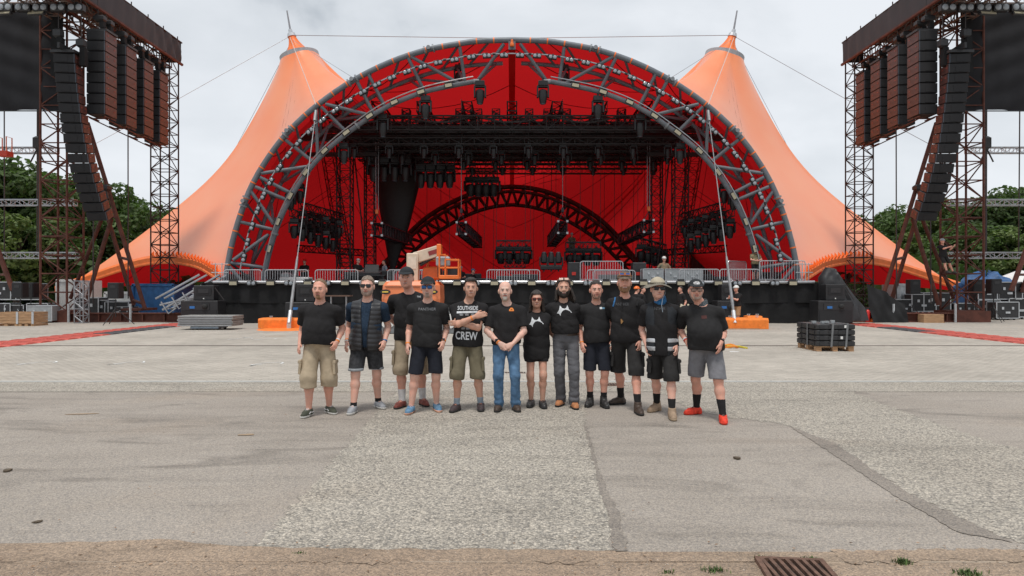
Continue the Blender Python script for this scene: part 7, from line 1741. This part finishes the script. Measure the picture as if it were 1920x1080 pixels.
nk = c['nb']; f.keep(lambda X,Y,Z: (.075*q-np.sqrt((X-nk[0])**2+(Y-nk[1])**2)+0*Z).astype(np.float32)); K_hv = fab('dark_vest', (.030,.033,.038)); vo_ = link('hi_vis_vest', f.mesh('hi_vis_vest', K_hv), c['t'])
for (y0, y1) in ((633,641),(648,656)):
    f2 = Fld(c['lo'], c['hi'], .0085); f2.d = f.d.copy() if f.d.shape == f2.d.shape else f2.d; f2.d = f2.d-.004; za, zb_ = c['s2z'](y1), c['s2z'](y0); f2.keep(lambda X,Y,Z: np.maximum(za-Z, Z-zb_).astype(np.float32)+0*X+0*Y); m_ = f2.mesh('reflective_band', mat('silver_band', (.45,.46,.48), .45, .2)); link('reflective_band', m_, vo_)
f = Fld(c['nb']-.2, c['nb']+.2, .007); n_ = c['nb']; f.cone(n_+np.array([0,-.005,-.012]), n_+np.array([0,-.012,.045]), .086*q, .076*q, 0); f.cone(n_+np.array([0,-.06,-.03]), n_+np.array([0,-.05,.0]), .03, .03, .03); f.wrinkle(.006, 8, 60, 30); link('neck_scarf', f.mesh('neck_scarf', fab('blue_scarf',(.028,.12,.27),var=.5,sc=40)), c['t'])
# 12
c = person(label='heavyset man in black cap with round badge and glasses, grey shorts and bright red shoes', cx=1323, hx=1303, shc=1315, top=523, hat=.012, feet=[(1317,781,-70),(1343,797,-12)], shw=38, g=1.20, belly=.085, skin=1, twist=-20, hyaw=-8, arms={'L':(1289,640,.05),'R':(1343,640,-.20,(.6,1,-.1),(-.25,-.1,-1),(-.8,.6,0))}, shirt=K_char,
    hem=655, sleeve=.84, bottom=('shorts',K_lgrey,707,1.08), socks=(K_blk,.20), shoes=('sneaker',sh_red,sh_red,shoe_blk), hair='dark', hairstyle='thin', headwear=('cap',cap_blk,cap_blk,mat('badge_white',(.5,.5,.5),.7,0,.6,60)), specs=(mat('clear_lens',(.30,.20,.16),.1),K_shade), beard=('stubble','greyst'), smile=0, wrist={'L':[('band',.008,Wr['r']),('band',.03,Wr['w'])],'R':[('watch',.025,Wr['b'])]}, face=1.12)
q = c['q']; f = Fld(c['nb']-.22, c['nb']+.22, .007); n_ = c['nb']; f.cone(n_+np.array([0,0,-.02]), n_+np.array([0,.01,.03]), .090*q, .080*q, 0); f.wrinkle(.006, 9, 60, 30); f.keep(lambda X,Y,Z: (.068*q-np.sqrt((X-n_[0])**2+(Y-n_[1])**2)+0*Z).astype(np.float32)); link('shemagh', f.mesh('shemagh', fab('grey_check_scarf',(.085,.10,.11),var=.7,sc=70)), c['t'])
c['shape']([(1309,591),(1318,590),(1318,596),(1309,597)], mat('faint_red_print',(.06,.015,.013),.8), 'print_emblem')
# ---- people further back
def crew(px, top, Y, lab, z0=1.5, H=1.8, shirt=K_blk, bottom=('shorts',K_shk), skin=1, hw=None, hair='dark', pose='hang', yaw=0, **kw):
    base = 540+(H0-z0)*F/Y; k = F/Y; py = lambda f_: base-f_*H*k; d = k
    D = dict(name='person', label=lab, cx=px, top=base-H*k, Y=Y, z0=z0, feet=[(px-.11*k,.0,-15),(px+.11*k,.02,15)], shw=.235*k, g=kw.pop('g',1.05), skin=skin, hem=py(.50), vox=.014, shirt=shirt, hair=hair, hairstyle='short', shoes=('low',shoe_blk,sole_k), wr=.004)
    D['bottom'] = bottom if bottom[0] != 'shorts' else ('shorts', bottom[1], py(.28))
    if hw: D['headwear'] = hw; D['hat'] = .02
    if pose == 'hang': D['arms'] = {'L':(px-.27*k,py(.49),-.03),'R':(px+.27*k,py(.49),-.03)}
    if pose == 'front': D['arms'] = {'L':(px-.07*k,py(.60),-.30,(-1,.3,-.4),(.6,-.5,0)),'R':(px+.08*k,py(.60),-.30,(1,.3,-.4),(-.6,-.5,0))}
    if pose == 'hips': D['arms'] = {'L':(px-.18*k,py(.545),-.08,(-1,.4,0),(.6,-.5,-.5)),'R':(px+.18*k,py(.545),-.08,(1,.4,0),(-.6,-.5,-.5))}
    if pose == 'pole': D['arms'] = {'L':(px-.02*k,py(.76),-.32,(-1,.3,-.6),(.3,-.6,.6)),'R':(px-.06*k,py(.70),-.30,(1,.3,-.6),(-.3,-.6,.5))}
    D.update(kw); c_ = make_person(D)
    if yaw: c_['t'].rotation_euler = (0,0,R(yaw))
    return c_
hel_w = ('helmet', M_white); hel_o = ('helmet', M_orange); hel_g = ('helmet', mat('grey_helmet',(.3,.33,.36),.4))
flor = mat('flowered_cotton', (.60,.36,.22), .9, 0, .5, 6, col2=(.12,.14,.10)); flor2 = mat('leafy_cotton', (.04,.05,.03), .9, 0, .5, 6, col2=(.35,.28,.16)); K_wt = fab('white_cotton',(.55,.55,.55))
crew(1245,478,34.6,'person in orange flowered shirt, white helmet and grey shorts at the stage edge',1.47,1.8,flor,('shorts',K_lgrey),1,hel_w,pose='hips')
crew(1416,470,33.7,'person in dark leafy shirt and dark cap leaning at the right barrier on the stage',1.95,1.75,flor2,('shorts',K_shk),1,('cap',cap_blk),pose='front')
crew(1232,0,36.5,'person in white tee and white helmet bending behind the hat man on the stage',1.0,1.65,K_wt,('shorts',K_shk),1,hel_w,pose='front',yaw=20)
crew(571,486,38,'person in black tee and red cap standing at the left of the stage',1.5,1.78,K_blk,('shorts',K_shk),0,('helmet',mat('signal_red',(.6,.02,.015),.35)),pose='front')
crew(671,489,36.5,'person in black tee with pale cap working at the mixing desk',1.5,1.75,K_blk,('shorts',K_shk),0,('cap',K_wt),pose='front',yaw=50)
crew(721,491,38,'person in pale grey tee standing right of the mixing desk',1.5,1.72,K_sockg,('shorts',K_shk),1,None,pose='hips',yaw=-60)
crew(886,503,38,'person in black crouching behind the gear right of the lift basket, blue cap',1.0,1.75,K_blk,('shorts',K_shk),1,('cap',mat('blue_cap',(.05,.16,.3),.7)),pose='front',yaw=60)
crew(864,497,39,'person in black with pale helmet beside the lift basket',1.2,1.72,K_blk,('shorts',K_shk),1,hel_g,pose='front')
crew(1072,440,46,'person in olive shirt and grey helmet riding above the low right lamp truss',3.7,1.7,K_olive,('shorts',K_olive),1,hel_g,pose='front')
crew(1381,538,28.9,'person in white helmet and tan shorts holding the right pole rope behind the ballast block',0,1.78,K_blk,('shorts',fab('tan_shorts',(.40,.23,.12))),1,hel_w,pose='pole',yaw=-50)
crew(1277,540,29.5,'person with dark hair in black tee with round white back print by the stage front',0,1.74,K_blk,('shorts',K_beige),1,None,pose='hang',yaw=-70)
crew(1193,538,27.5,'person in orange helmet and black top standing between the bearded man and the hat man',0,1.74,K_blk,('shorts',K_shk),1,hel_o,pose='hang',yaw=120)
crew(1204,541,29.5,'person with black hair partly hidden beside the orange helmet',0,1.72,K_blk,('shorts',K_shk),1,None,pose='hang',yaw=60)
cl = crew(1765,455,33.0,'climber in black with grey helmet hanging on the rusty tower at the right',P(1765,512,33.0).z,1.5,K_blk,('shorts',K_shk),1,hel_g,pose='front',yaw=-40,hem=None) if False else None
k = F/32.5; pz = P(0,513,32.5).z
cl = make_person(dict(label='climber in black with grey helmet hanging on the inner side of the right rusty tower', cx=1768, top=513-1.68*k, hx=1766, Y=32.5, z0=pz, feet=[(1772,-.15,40),(1790,.10,30)], shw=9, g=1.0, skin=1, vox=.014, shirt=K_blk, hem=513-.78*k, bottom=('shorts',K_shk,513-.5*k), hair='grey', hairstyle='short', headwear=hel_g, hat=.02, shoes=('boot',shoe_blk,sole_k), arms={'L':(1772,513-1.25*k,-.3,(-1,.3,-.4),(.6,-.5,.2)),'R':(1786,513-1.30*k,-.1,(1,.3,-.6),(.6,.1,.6))}, wr=.004))
